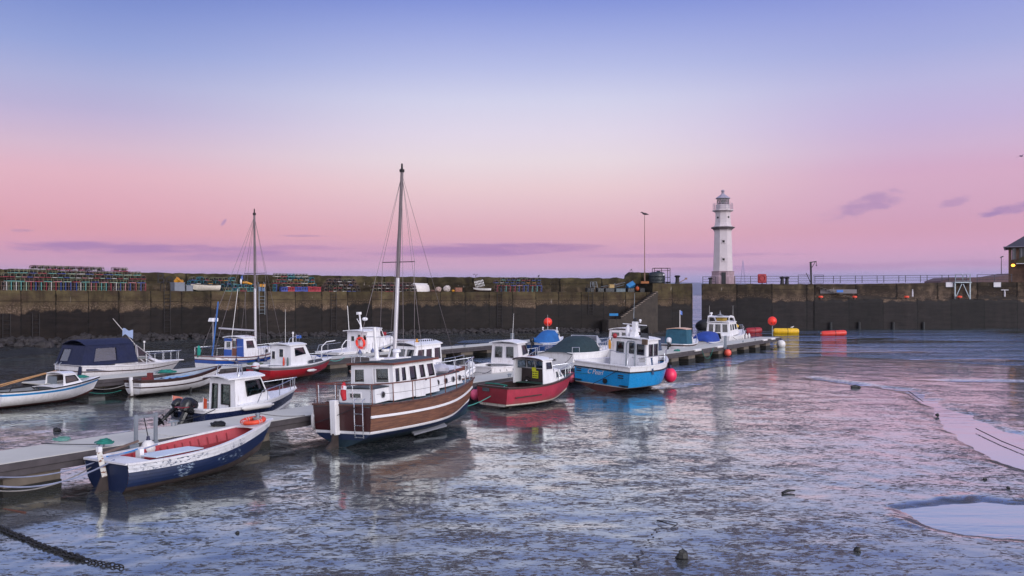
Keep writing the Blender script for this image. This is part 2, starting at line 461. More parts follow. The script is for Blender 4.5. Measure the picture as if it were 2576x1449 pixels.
def outboard(root, x, y, z, cm, s=1.0, tilt=0.0, gear=True):
    M = Matrix.Rotation(R(tilt), 3, 'Y')
    def T(v): return Vector((x, y, z)) + (M @ Vector(v))*s
    mb = MB()
    mb.tube([T((-.22, 0, .12)), T((-.24, 0, -.25)), T((-.25, 0, -.6))], [.09*s, .075*s, .055*s], 8)
    mb.prism([T((-.42, -.012, -.42)), T((-.1, -.012, -.42)), T((-.1, -.012, -.46)), T((-.42, -.012, -.46))], (M @ Vector((0, .024, 0)))*s)
    mb.prism([T((-.14, -.015, -.6)), T((-.36, -.015, -.6)), T((-.33, -.015, -.82)), T((-.22, -.015, -.82))], (M @ Vector((0, .03, 0)))*s)
    mb.tube([T((-.05, 0, -.62)), T((-.2, 0, -.62)), T((-.4, 0, -.62))], [.02*s, .06*s, .045*s], 8)
    for k in range(3):
        a = 2*PI*k/3
        mb.prism([T((-.41, 0, -.62)), T((-.43, .05*math.cos(a)-.03*math.sin(a), -.62+.05*math.sin(a)+.03*math.cos(a))), T((-.42, .14*math.cos(a), -.62+.14*math.sin(a))), T((-.40, .05*math.cos(a)+.03*math.sin(a), -.62+.05*math.sin(a)-.03*math.cos(a)))], (M @ Vector((-.012, 0, 0)))*s)
    mb.bar(T((-.12, 0, -.1)), T((.06, 0, .0)), .16*s, .18*s)
    leg = mb.build('outboard_motor', COWL, root, 40)
    cb = MB(); rows = []
    for zz, sx, sy, ox in ((.08, .13, .1, -.2), (.1, .2, .14, -.22), (.24, .24, .16, -.22), (.38, .23, .15, -.21), (.46, .18, .12, -.2), (.49, .08, .06, -.2)):
        rows.append([T((ox + sx*math.copysign(abs(math.cos(a))**.7, math.cos(a)), sy*math.copysign(abs(math.sin(a))**.7, math.sin(a)), zz)) for a in [2*PI*k/14 for k in range(14)]])
    cb.grid(rows, 0, True); cb.add(rows[-1], [tuple(range(14))]); cb.add(rows[0], [tuple(range(13, -1, -1))])
    cb.build('cowl', cm, leg, 50)
    return leg
def whip(root, x, y, z, h, lean=0.0, m=None, r=.014):
    return MB().tube([(x, y, z), (x+lean, y, z+h)], [r, r*.5], 5).build('aerial', m or FENW, root, 60)
def flag(root, p, h, w, d, m, drop=.0, fl=None):
    pole = MB().tube([p, Vector(p)+Vector((0, 0, h))], .012, 5).build('flagstaff', ALU, root)
    mb = MB(); p = Vector(p)+Vector((0, 0, h)); rows = []
    for i in range(7):
        f = i/6
        rows.append([p + Vector(fl or (-1, 0, 0))*w*f + Vector((.0, .05*math.sin(f*7), -d*j/3*(1-.35*f) - drop*f)) for j in range(4)])
    mb.grid(rows)
    mb.build('flag', m, pole, 60)
    return pole
# ---------------------------------------------------------------- camera, dusk sky, low soft sun
cam = bpy.data.cameras.new('camera'); co = bpy.data.objects.new('camera', cam); COL.objects.link(co)
cam.sensor_width = 36; cam.lens = 36*F/2576; cam.shift_y = (HY-724.5)/2576; cam.clip_start = .1; cam.clip_end = 60000
co.location = (0, 0, EYE); co.rotation_euler = (R(90), 0, 0); SC.camera = co
SC.view_settings.view_transform = 'Standard'; SC.view_settings.look = 'None'; SC.view_settings.exposure = 0.0; SC.view_settings.gamma = 1
SC.render.engine = 'CYCLES'
SC.cycles.max_bounces = 5; SC.cycles.volume_bounces = 0; SC.cycles.transparent_max_bounces = 12; SC.cycles.caustics_reflective = False; SC.cycles.caustics_refractive = False
world = bpy.data.worlds.new('World'); SC.world = world; world.use_nodes = True
world.node_tree.nodes.clear()
w = NT(world.node_tree)
g = w.n('ShaderNodeTexCoord').outputs['Generated']
sep = w.n('ShaderNodeSeparateXYZ', {0: g})
X_, Y_, Z_ = sep.outputs
def ramp(v, stops):
    nd = w.n('ShaderNodeValToRGB', {0: v}); cr = nd.color_ramp
    while len(cr.elements) < len(stops): cr.elements.new(.5)
    for e, (p, h) in zip(cr.elements, stops): e.position = p; e.color = c(h) + (1,)
    return nd.outputs[0]
zz = w.math('MAXIMUM', Z_, 0.0)
sky = ramp(zz, [(0, 'a59dd0'), (.019, 'b4a4d2'), (.03, 'd6a8c6'), (.05, 'e0aac2'), (.0685, 'e4aebb'), (.0915, 'e8bec8'), (.1216, 'eed0d5'), (.151, 'ecdce3'), (.181, 'e4daeb'), (.217, 'd4d4ed'), (.252, 'b9c0e9'), (.2865, 'a0ace3'), (.3196, '8495da'), (.4, '7286cc'), (.65, '7c8cc4'), (1, '8c9ac8')])
front = w.mapr(Y_, -.1, .35, typ='SMOOTHSTEP')
az = w.math('DIVIDE', X_, w.math('MAXIMUM', Y_, .2))
left = w.mapr(az, -.03, -.5, typ='SMOOTHSTEP'); right = w.mapr(az, .07, .47, typ='SMOOTHSTEP')
def rampl(v, stops):
    nd = w.n('ShaderNodeValToRGB', {0: v}); cr = nd.color_ramp
    while len(cr.elements) < len(stops): cr.elements.new(.5)
    for e, (p, q) in zip(cr.elements, stops): e.position = p; e.color = tuple(q) + (1,)
    return nd.outputs[0]
ml = rampl(zz, [(0, (.95, .95, 1)), (.06, (1, .88, .88)), (.1, (.96, .78, .85)), (.13, (.92, .73, .83)), (.19, (.68, .66, .82)), (.25, (.63, .71, .86)), (.32, (.64, .73, .83)), (.6, (.8, .8, .9))])
mr = rampl(zz, [(0, (.9, .95, 1)), (.05, (.95, .92, 1.0)), (.08, (.86, .78, .95)), (.13, (.80, .63, .84)), (.18, (.73, .66, .86)), (.25, (.78, .79, .91)), (.32, (.95, .92, .97)), (.6, (.9, .9, .95))])
sky = w.mix(left, sky, w.mix(1.0, sky, ml, 'MULTIPLY'))
sky = w.mix(right, sky, w.mix(1.0, sky, mr, 'MULTIPLY'))
# cloud bars low over the wall and a few torn puffs to the right
cv = w.n('ShaderNodeCombineXYZ', {0: az, 1: w.math('MULTIPLY', Z_, 11.0), 2: 0.0}).outputs[0]
n1 = w.noise(cv, 5.5, 7, .55, .25)
bell = w.math('MULTIPLY', w.mapr(Z_, .031, .043, typ='SMOOTHSTEP'), w.mapr(Z_, .064, .052, typ='SMOOTHSTEP'))
span = w.math('MULTIPLY', w.mapr(az, -.62, -.45), w.mapr(az, .3, .1))
cl = w.math('MULTIPLY', w.math('MULTIPLY', bell, span), w.mapr(n1, .36, .5, typ='SMOOTHSTEP'))
sky = w.mix(w.math('MULTIPLY', cl, .22), sky, c('b082b3'))
n3 = w.noise(cv, 9, 6, .6, .4)
b3 = w.math('MULTIPLY', w.mapr(Z_, .03, .012), w.mapr(n3, .42, .62, typ='SMOOTHSTEP'))
sky = w.mix(w.math('MULTIPLY', b3, .4), sky, c('9088c0'))
for (ax, zc, rx, rz, amt, sl) in ((.405, .094, .05, .011, .5, .25), (.505, .094, .022, .006, .4, .2), (.57, .085, .035, .006, .65, .16), (.55, .081, .02, .003, .5, .2), (-.33, .078, .004, .003, .55, .8), (-.565, .064, .018, .0022, .35, 0), (-.40, .0475, .17, .008, .95, -.006), (-.33, .040, .2, .0045, .5, 0), (-.245, .0525, .07, .0035, .5, 0), (-.02, .0525, .15, .008, .95, .008), (-.08, .0465, .12, .004, .5, 0), (.2, .0445, .14, .003, .55, 0), (-.25, .0655, .05, .0015, .35, 0), (.42, .031, .25, .005, .45, .01)):
    u = w.math('SUBTRACT', az, ax); v = w.math('SUBTRACT', w.math('SUBTRACT', Z_, zc), w.math('MULTIPLY', u, sl))
    d = w.math('ADD', w.math('POWER', w.math('ABSOLUTE', w.math('DIVIDE', u, rx)), 2.0), w.math('POWER', w.math('ABSOLUTE', w.math('DIVIDE', v, rz)), 2.0))
    n2 = w.noise(w.n('ShaderNodeCombineXYZ', {0: az, 1: w.math('MULTIPLY', Z_, 3.0 if rx < .06 else 9.0), 2: ax}).outputs[0], 30 if rx < .06 else 9, 6, .6, .3)
    f = w.mapr(w.math('SUBTRACT', d, w.math('MULTIPLY', w.math('SUBTRACT', n2, .5), 3.6)), 1.1, -.1, 0, amt, 'SMOOTHSTEP')
    sky = w.mix(f, sky, c('9a7cb4' if rx < .06 else 'b082b4'))
glow = w.mix(w.mapr(Z_, .05, .75, typ='SMOOTHSTEP'), (1.35, 1.28, 1.45), (.66, .72, .96))
sky = w.mix(front, glow, sky)
sky = w.mix(w.mapr(Z_, -.02, 0), (.09, .08, .1), sky)
bg = w.n('ShaderNodeBackground', {'Color': sky, 'Strength': 1.0})
SUN_EL, SUN_AZ = 18, 138      # the glow of the set sun, behind and right of the camera
wo = w.n('ShaderNodeOutputWorld')
w.t.links.new(bg.outputs[0], wo.inputs[0])
sl = bpy.data.lights.new('sun', 'SUN'); so = bpy.data.objects.new('sun', sl); COL.objects.link(so)
sl.energy = 2.2; sl.angle = R(40); sl.color = (1.0, .96, .97)
so.rotation_euler = Vector((-math.sin(R(SUN_AZ))*math.cos(R(SUN_EL)), -math.cos(R(SUN_AZ))*math.cos(R(SUN_EL)), -math.sin(R(SUN_EL)))).to_track_quat('-Z', 'Y').to_euler()
# ---------------------------------------------------------------- value noise for the ground
def vnoise(x, y, seed=0):
    xi, yi = np.floor(x).astype(np.int64), np.floor(y).astype(np.int64); xf, yf = x-xi, y-yi
    def h(a, b):
        n = (a*374761393 + b*668265263 + seed*974711) & 0x7fffffff
        n = ((n ^ (n >> 13))*1274126177) & 0x7fffffff
        return ((n ^ (n >> 16)) & 0xffff)/65535.0
    u, v = xf*xf*(3-2*xf), yf*yf*(3-2*yf)
    return (h(xi, yi)*(1-u)+h(xi+1, yi)*u)*(1-v) + (h(xi, yi+1)*(1-u)+h(xi+1, yi+1)*u)*v
def fbm(x, y, seed=0, o=4):
    s = np.zeros_like(x); a = .5
    for i in range(o): s += a*vnoise(x*2**i, y*2**i, seed+i*17); a *= .5
    return s/(1-.5**o)
def sstep(a, b, x):
    t = np.clip((x-a)/(b-a), 0, 1); return t*t*(3-2*t)
# the pier's quay edge, left to right
EDGE = [Q(-700, 54), Q(-300, 63.5), Q(0, 73), Q(313, 83), Q(600, 91.5), Q(880, 99), Q(1070, 105.5), Q(1415, 111.5), Q(1600, 114.5), Q(1742, 118)]
EX = np.array([p.x for p in EDGE]); EY = np.array([p.y for p in EDGE])
wl = [(-6, 70), (-1, 61), (4, 54.5), (8.5, 51.6), (11.5, 55.8), (14.4, 60.4), (20.2, 68.3), (25.6, 70.5), (29.9, 67.5), (33, 63.2), (35.8, 61.1), (45, 58), (90, 50)]
WX = np.array([a for a, b in wl]); WY = np.array([b for a, b in wl])
STREAM = [(P(2040, 952), .3), (P(2290, 984), .35), (P(2335, 1012), .45), (P(2395, 1045), .65), (P(2450, 1082), 1.0), (P(2560, 1130), 1.5), (P(2700, 1175), 1.7)]
POOL = [P(*q) for q in ((2262, 1283), (2330, 1274), (2390, 1266), (2470, 1262), (2560, 1270), (2680, 1272), (2750, 1330), (2640, 1362), (2520, 1355), (2430, 1348), (2350, 1330), (2290, 1303))]
PUDS = [(1690, 975, 1.5, .3, .62), (1735, 968, 1.3, .3, .62), (2480, 960, 2.4, .5, -.1)]
def mud_h(x, y):
    h = .05 + .04*(fbm(x*.22, y*.22, 3) - .5) + .035*(fbm(x*1.1, y*1.1, 9) - .5)
    yb = np.interp(x, WX, WY) + 2.2*(fbm(x*.35, y*.35, 31)-.5)
    basin = sstep(-.5, 7, y-yb)*sstep(-7, 0, x)
    we = np.interp(x, EX, EY); back = sstep(16, 5, we-y)*sstep(24, 12, x)
    h = h*(1-basin) - .5*basin*(1-back) + back*basin*.02
    slope = np.interp(x, [-60, -40, -20, 5, 24], [.85, .75, .42, .34, .12])
    h += sstep(13, 1.0, we-y)*slope*(.75+.5*fbm(x*.5, y*.5, 51))
    d = np.full_like(x, 9.0)
    for (a, ra), (b, rb) in zip(STREAM, STREAM[1:]):
        ex, ey = b.x-a.x, b.y-a.y; t = np.clip(((x-a.x)*ex+(y-a.y)*ey)/(ex*ex+ey*ey), 0, 1)
        d = np.minimum(d, np.hypot(x-a.x-t*ex, y-a.y-t*ey) - (ra+(rb-ra)*t) + .8*(fbm(x*.8, y*.8, 5)-.5))
    n = len(POOL); ins = np.zeros(x.shape, bool); dp = np.full_like(x, 9.0)
    for i in range(n):
        a, b = POOL[i], POOL[(i+1) % n]
        ins ^= ((a.y > y) != (b.y > y)) & (x < (b.x-a.x)*(y-a.y)/(b.y-a.y+1e-9)+a.x)
        ex, ey = b.x-a.x, b.y-a.y; t = np.clip(((x-a.x)*ex+(y-a.y)*ey)/(ex*ex+ey*ey), 0, 1)
        dp = np.minimum(dp, np.hypot(x-a.x-t*ex, y-a.y-t*ey))
    dp = np.where(ins, -dp, dp) + .25*(fbm(x*2.2, y*2.2, 77)-.5)
    h = h + .03*sstep(.6, .1, np.abs(dp-.2))*sstep(.45, .65, fbm(x*1.1, y*1.1, 8))
    d = np.minimum(d, dp*1.4)
    for px, py, rx, ry, an in PUDS:
        q = P(px, py); ca, sa = math.cos(an), math.sin(an); u, v = (x-q.x)*ca+(y-q.y)*sa, -(x-q.x)*sa+(y-q.y)*ca
        v = v + .35*(fbm(u*.9+px, v*0+py, 4)-.5)
        d = np.minimum(d, (np.hypot(u/rx, v/ry)-1)*ry*1.2 + .3*(fbm(x*1.6, y*1.6, 6)-.5))
    k = sstep(.55, -.3, d)
    return h*(1-k) - .014*k
# mud sheet: rows thin out with distance, as seen from any nearby standpoint
nr, nc = 420, 520
ys = np.concatenate([np.linspace(-40, 9, 14), 9.3*(150/9.3)**np.linspace(0, 1, nr-14)])
Yg = np.repeat(ys[:, None], nc, 1)
s_ = np.linspace(-1, 1, nc)[None, :]
Xg = np.sign(s_)*(np.abs(s_)**1.0)*(9 + .66*np.maximum(Yg, 6)) + 0*Yg
Xg = np.where(np.abs(s_) > .97, Xg*(1+40*(np.abs(s_)-.97)), Xg)
Zg = mud_h(Xg, Yg)
def gridmesh(name, Xg, Yg, Zg, m):
    a, b = Xg.shape
    me = bpy.data.meshes.new(name)
    vs = np.stack([Xg, Yg, Zg], -1).reshape(-1, 3)
    i = np.arange(a*b).reshape(a, b)
    fs = np.stack([i[:-1, :-1], i[:-1, 1:], i[1:, 1:], i[1:, :-1]], -1).reshape(-1, 4)
    me.vertices.add(len(vs)); me.vertices.foreach_set('co', vs.ravel())
    me.loops.add(fs.size); me.loops.foreach_set('vertex_index', fs.ravel())
    me.polygons.add(len(fs)); me.polygons.foreach_set('loop_start', np.arange(0, fs.size, 4)); me.polygons.foreach_set('loop_total', np.full(len(fs), 4))
    me.polygons.foreach_set('use_smooth', np.ones(len(fs), bool))
    me.update(); me.validate(); me.materials.append(m)
    o = bpy.data.objects.new(name, me); COL.objects.link(o); return o
def film(w, nrm, base, rough, lo, hi, tint):
    """standing water over silt: mirror-like towards grazing view, dark silt underneath"""
    fc = w.n('ShaderNodeLayerWeight', {'Blend': .5, 'Normal': nrm}).outputs['Facing']
    d = w.n('ShaderNodeBsdfDiffuse', {'Color': c(base)+(1,), 'Normal': nrm})
    g = w.n('ShaderNodeBsdfGlossy', {'Color': tuple(tint)+(1,), 'Roughness': rough, 'Normal': nrm})
    return w.n('ShaderNodeMixShader', {0: w.mapr(fc, .58, .86, lo, hi), 1: d, 2: g}).outputs[0]
def mud_material():
    m, w, out = newmat('wet harbour mud')
    pos = w.n('ShaderNodeNewGeometry').outputs['Position']
    big = w.noise(pos, .15, 3, .5); mid = w.noise(w.mapping(pos, (.7, 1.2, 1)), .9, 3, .55, .3)
    fine = w.noise(w.mapping(pos, (.6, 1.25, 1)), 5.4, 6, .66, 1.2)
    speck = w.noise(w.mapping(pos, (.55, 1.2, 1)), 15.0, 4, .6, .8)
    mask = w.math('ADD', w.math('ADD', fine, w.math('MULTIPLY', w.math('SUBTRACT', mid, .5), .34)), w.math('MULTIPLY', w.math('SUBTRACT', big, .5), .4))
    mask = w.math('ADD', mask, w.math('MULTIPLY', w.math('SUBTRACT', speck, .5), .6))
    nz = w.n('ShaderNodeSeparateXYZ', {0: w.n('ShaderNodeNewGeometry').outputs['Normal']}).outputs[2]
    wet = w.math('MULTIPLY', w.mapr(mask, .457, .495, typ='SMOOTHSTEP'), w.mapr(nz, .984, .995))
    grit = w.noise(pos, 24, 5, .65, .4)
    lump = w.noise(w.mapping(pos, (.6, 1.3, 1)), 9.0, 4, .6, 1.0)
    hgt = w.math('ADD', w.math('MULTIPLY', lump, .9), w.math('MULTIPLY', grit, .35))
    hgt = w.math('ADD', hgt, w.math('MULTIPLY', w.mapr(mask, .34, .5), -.9))
    nb = w.bump(hgt, 1.0, .06)
    tone = w.mapr(w.noise(pos, 1.3, 5), .3, .7)
    b1 = w.n('ShaderNodeBsdfPrincipled', {'Base Color': w.mix(tone, c('141518'), c('2a2b30')), 'Roughness': w.mapr(grit, .3, .7, .2, .42), 'IOR': 1.75, 'Specular Tint': (.84, .94, 1.0, 1), 'Normal': nb})
    nb2 = w.bump(w.math('ADD', w.noise(w.mapping(pos, (.7, 1.3, 1)), 3.0, 3), w.math('MULTIPLY', lump, .25)), .12, .02)
    s = w.n('ShaderNodeMixShader', {0: wet, 1: b1, 2: film(w, nb2, '454341', .11, .2, 1.0, (.89, .95, .90))})
    w.t.links.new(s.outputs[0], out.inputs[0]); return m
tag(gridmesh('mud', Xg, Yg, Zg, mud_material()), kind='structure')
def water_material():
    m, w, out = newmat('harbour water')
    pos = w.n('ShaderNodeNewGeometry').outputs['Position']
    a = w.noise(w.mapping(pos, (.55, 1.5, 1)), 1.1, 4, .55, .5)
    r2 = w.noise(w.mapping(pos, (.04, .16, 1)), 1.0, 3, .5, .6)
    dist = w.n('ShaderNodeVectorMath', {0: pos}, operation='LENGTH').outputs['Value']
    calm = w.math('MULTIPLY', w.mapr(r2, .40, .6, .06, 1.0), w.mapr(dist, 45, 66, .04, 1.0))
    nb = w.bump(w.math('MULTIPLY', a, calm), 1.0, .7)
    w.t.links.new(film(w, nb, '1c2126', .07, .45, .95, (.86, .95, .97)), out.inputs[0]); return m
wy = np.array([-60, 0, 20, 50, 100, 150, 300, 800, 3000, 9000, 30000.0]); wx = np.array([-30000, -6000, -1000, -200, -60, 0, 60, 200, 1000, 6000, 30000.0])
tag(gridmesh('water', np.repeat(wx[None, :], 11, 0), np.repeat(wy[:, None], 11, 1), np.zeros((11, 11)), water_material()), kind='structure')
# far shore hills across the firth
hx = np.linspace(-9000, 12000, 240)[None, :]; hy = np.linspace(6500, 9500, 24)[:, None]
HX = np.repeat(hx, 24, 0); HY_ = np.repeat(hy, 240, 1)
prof = np.interp(hx, [-9000, -1500, 600, 1200, 1700, 2100, 2700, 3400, 4300, 5200, 7000, 12000], [40, 40, 60, 100, 128, 118, 70, 34, 42, 30, 60, 30])
HZ = -6 + prof*np.sin(np.clip((HY_-6500)/1800, 0, 1)*PI/2)*(.8+.4*fbm(HX/700, HY_/700, 2))
hm = mat('haze tinted hillside', '5a5e7c', .95, var=.3, scale=.004, bump=0)  # bluish base colour puts distance haze into the hills
tag(gridmesh('hills', HX, HY_, HZ, hm), kind='structure')
# ---------------------------------------------------------------- stone and concrete of the piers
def stone(name, up, lo, tide, algae=.6, panel=3.1, top=5.4, rnd_=.25, alg='4a4a1e'):
    m, w, out = newmat(name)
    arc = w.n('ShaderNodeAttribute', attribute_name='arc').outputs['Fac']
    z = w.n('ShaderNodeSeparateXYZ', {0: w.n('ShaderNodeNewGeometry').outputs['Position']}).outputs[2]
    v = w.n('ShaderNodeCombineXYZ', {0: arc, 1: z, 2: 0.0}).outputs[0]
    lay = w.noise(w.mapping(v, (.35, 2.6, 1)), 1.0, 7, .65, .0)
    blot = w.noise(v, .8, 6, .6); vert = w.noise(w.mapping(v, (.8, .12, 1)), 1.0, 6, .6); fine = w.noise(v, 7, 5, .65)
    a = w.math('DIVIDE', arc, panel); fl = w.math('FLOOR', a); fr = w.math('FRACT', a)
    wn = w.n('ShaderNodeTexWhiteNoise', {'W': fl}, noise_dimensions='1D').outputs[0]
    upc = w.mix(w.mapr(w.math('ADD', w.math('MULTIPLY', lay, .5), w.math('MULTIPLY', blot, .5)), .38, .6), w.n('ShaderNodeVectorMath', {0: c(up), 1: (.55, .54, .52)}, operation='MULTIPLY').outputs[0], c(up))
    upc = w.mix(w.mapr(blot, .5, .7, 0, .5), upc, c('786454'))
    g_ = w.math('MULTIPLY', w.math('MULTIPLY', w.mapr(z, top-2.0, top-.2), w.mapr(blot, .36, .62)), algae)
    upc = w.mix(g_, upc, c(alg))
    upc = w.mix(w.math('MULTIPLY', w.mapr(vert, .5, .68), .6), upc, c('1c1716'))
    lowc = w.mix(w.mapr(w.math('ADD', w.math('MULTIPLY', lay, .6), w.math('MULTIPLY', vert, .4)), .38, .6), w.n('ShaderNodeVectorMath', {0: c(lo), 1: (.35, .35, .38)}, operation='MULTIPLY').outputs[0], c(lo))
    zt = w.math('ADD', z, w.math('MULTIPLY', w.math('SUBTRACT', w.math('ADD', w.math('MULTIPLY', blot, .7), w.math('MULTIPLY', wn, rnd_)), .5), 2.2))
    t = w.mapr(zt, tide-.12, tide+.18, typ='SMOOTHSTEP')
    cc = w.mix(t, lowc, upc)
    band = w.math('MULTIPLY', w.mapr(zt, tide-.05, tide+.25), w.mapr(zt, tide+.9, tide+.3))
    cc = w.mix(w.math('MULTIPLY', w.math('MULTIPLY', band, w.mapr(fine, .5, .66)), .55), cc, c('9c8676'))
    guano = w.math('MULTIPLY', w.mapr(w.noise(w.mapping(v, (2.6, .5, 1)), 1.1, 3, .5), .70, .74), w.mapr(z, tide-.2, tide+.5))
    cc = w.mix(w.math('MULTIPLY', guano, .5), cc, c('b4a8a0'))
    k = w.math('MULTIPLY', w.mapr(wn, 0, 1, .6, 1.2), w.mapr(fine, .3, .7, .85, 1.12))
    jw = w.math('ADD', .012, w.math('MULTIPLY', w.mapr(w.noise(v, 1.5, 2), .45, .65), .02))
    joint = w.math('LESS_THAN', w.math('MINIMUM', fr, w.math('SUBTRACT', 1.0, fr)), jw)
    hz = w.math('LESS_THAN', w.math('ABSOLUTE', w.math('SUBTRACT', z, w.math('ADD', top-1.15, w.math('MULTIPLY', wn, .25)))), .035)
    jj = w.math('MAXIMUM', w.math('MULTIPLY', joint, .75), w.math('MULTIPLY', hz, .5))
    k = w.math('MULTIPLY', k, w.math('SUBTRACT', 1.0, jj))
    cc = w.n('ShaderNodeVectorMath', {0: cc, 1: k}, operation='MULTIPLY').outputs[0]
    hgt = w.math('ADD', w.math('ADD', w.math('MULTIPLY', lay, .6), w.math('MULTIPLY', fine, .4)), w.math('MULTIPLY', jj, -.6))
    b = w.n('ShaderNodeBsdfPrincipled', {'Base Color': cc, 'Roughness': w.mapr(t, 0, 1, .65, .9), 'Specular IOR Level': .2, 'Normal': w.bump(hgt, .5, .03)})
    w.t.links.new(b.outputs[0], out.inputs[0]); return m
def resample(pts, step):
    out = [Vector(pts[0])]
    for a, b in zip(pts, pts[1:]):
        L = (Vector(b)-Vector(a)).length; n = max(1, int(L/step))
        out += [Vector(a).lerp(Vector(b), i/n) for i in range(1, n+1)]
    return out
def normals(pts):
    ns = []
    for i in range(len(pts)):
        t = (pts[min(i+1, len(pts)-1)]-pts[max(i-1, 0)]).normalized(); ns.append(Vector((-t.y, t.x, 0)))
    return ns
def strip(name, pts, z0, z1, depth, m, parent, nz=12, jag=.04, step=.5, rough=.05, zfun=None, off=0.0, radial=False):
    """a long solid wall along pts, front face towards the harbour, with a slightly broken face and top edge"""
    p = resample(pts, step); ns = normals(p); vs = []; arcs = []; a = 0.0; n = nz+3
    rr = random.Random(len(name)*3+int(z0*10))
    for i, q in enumerate(p):
        if i: a += (q-p[i-1]).length
        zt = zfun(q, a) if zfun else z1
        jz = rr.gauss(0, jag); 
        for j in range(nz+1):
            f = j/nz; z = z0+(zt-z0)*f + (jz if j == nz else 0)
            d = rr.gauss(0, rough)*(1.0 if 0 < j else 0) + (.06 if j == nz else 0)
            r_ = q + ns[i]*(off+d); vs.append((r_.x, r_.y, z)); arcs.append(a)
        for z in (zt+jz, z0):
            r_ = q + (Vector((q.x+1.0, q.y, 0)).normalized() if radial else ns[i])*(off+depth); vs.append((r_.x, r_.y, z)); arcs.append(a)
    fs = []; M = len(p)
    for i in range(M-1):
        for j in range(n):
            k = (j+1) % n; fs.append((i*n+j, (i+1)*n+j, (i+1)*n+k, i*n+k))
    fs.append(tuple(range(n))); fs.append(tuple((M-1)*n+j for j in range(n-1, -1, -1)))
    me = bpy.data.meshes.new(name); me.from_pydata(vs, [], fs)
    at = me.attributes.new('arc', 'FLOAT', 'POINT'); at.data.foreach_set('value', arcs)
    me.materials.append(m); me.update()
    o = bpy.data.objects.new(name, me); COL.objects.link(o); o.parent = parent
    return o
ST1 = stone('old quay stone', '56473a', '261f1c', 3.55, .45)
STP = stone('parapet stone', '40372b', '4a4038', 1.0, .4, 6.0, 7.4)
ST2 = stone('far quay stone', '463a31', '262020', 4.25, .3, 5.2, 6.7)
CONC = mat('quay deck concrete', '7a6e64', .9, var=.3, scale=.6, bump=.4)
pier = thing('harbour_pier', 'long dark stone harbour wall with parapet, carrying the stacked creels', 'pier')
NE = normals(EDGE)
E2 = [a for a in EDGE]
strip('quay_wall', E2, -1.2, 5.38, 9.0, ST1, pier, 16, .02, .5, .008)
PAR = [q+n*4.6 for q, n in zip(EDGE, NE)]
def par_z(q, a):
    px = CX+q.x*F/q.y
    return 7.28 + .82*min(1, max(0, (px-1572)/17))
i1 = [i for i, q in enumerate(PAR) if CX+q.x*F/q.y < 1600]
PAR2 = [PAR[i] for i in i1] + [Q(1572, 118.6), Q(1590, 119), Q(1648, 120.2)]
strip('parapet', PAR2, 5.38, 7.28, 1.1, STP, pier, 6, .035, .5, .012, par_z)
strip('bench_step', [q+n*4.0 for q, n in zip(EDGE[:8], NE)], 5.38, 6.15, .7, STP, pier, 3, .02, .6, .03)
strip('end_block', [Q(1640, 115.1), Q(1690, 116.4), Q(1741, 117.7)], -1.2, 6.52, 9.2, ST1, pier, 16, .04, .5, .015, None, -.12)
# stairs cut down the face beside the end block
sb = MB(); a, b = Q(1643, 115.0), Q(1536, 112.9); t = (b-a).normalized(); n_ = Vector((-t.y, t.x, 0)); 
if n_.y > 0: n_ = -n_
N_ = 17; L_ = (b-a).length*.86
for i in range(N_):
    p0 = a + t*(L_*i/N_); zt = 5.36 - i*(5.36-2.2)/(N_-1)
    mid = p0 + t*(L_/N_/2) + n_*.62
    sb.box((mid.x, mid.y, (zt-1.2)/2), (L_/N_+.002, 1.25, zt+1.2), 0, math.atan2(t.y, t.x))
mid = a + t*(L_+1.0) + n_*.9; sb.box((mid.x, mid.y, .3), (2.1, 1.8, 3.2), 0, math.atan2(t.y, t.x))
sb.build('stairs', mat('stair stone', '3c342e', .85, var=.35, scale=1.2, bump=.5, streak=.6, dirt='1c1818'), pier)
nb_ = MB()
for i in range(N_):
    p0 = a + t*(L_*i/N_) + n_*1.18; zt = 5.36 - i*(5.36-2.2)/(N_-1)
    nb_.box((p0.x+t.x*L_/N_/2, p0.y+t.y*L_/N_/2, zt+.035), (L_/N_*.98, .3, .07), 0, math.atan2(t.y, t.x))
nb_.build('stair_nosing', mat('pale lit edge stone', '94867a', .8, var=.3), pier)  # paler strips put the lit look of the step edges into the colour
text('Bo', 1.5, pier, frame3((Q(424, 89.5).x, Q(424, 89.5).y-.9, 6.66), (.86, .5, 0), (0, 0, 1)), mat('faded black lettering', '241f1e', .8), 'painted_lettering', .01)
# iron ladders down the face
def edge_at(px, back=0.0):
    for a, b in zip(EDGE, EDGE[1:]):
        pa, pb = CX+a.x*F/a.y, CX+b.x*F/b.y
        if pa <= px <= pb:
            k = (px-CX)/F; t = (k*a.y-a.x)/((b.x-a.x)-k*(b.y-a.y)); q = a.lerp(b, t)
            D = q.y+back; return Vector((k*D, D, 0)), math.atan2(b.y-a.y, b.x-a.x)
    raise ValueError(px)
def ladder(px, z0, z1, label, m=DSTEEL, hoop=True, w=.62):
    q, an = edge_at(px); th_ = thing('wall_ladder', label, 'ladder', (q.x, q.y, 0), an, 'iron ladders down the quay wall')
    mb = MB()
    for s in (-1, 1):
        pts = [(s*w/2, -.14, z0), (s*w/2, -.14, z1)]
        if hoop: pts += [(s*w/2, -.1, z1+.7), (s*w/2, .2, z1+.95), (s*w/2, .6, z1+.6), (s*w/2, .7, z1-.02)]
        mb.tube(pts, .035, 5)
    mb.build('side_rail', m, th_)
    for i in range(int((z1-z0)/.36)): MB().tube([(-w/2, -.14, z0+.15+i*.36), (w/2, -.14, z0+.15+i*.36)], .026, 5).build('rung', m, th_)
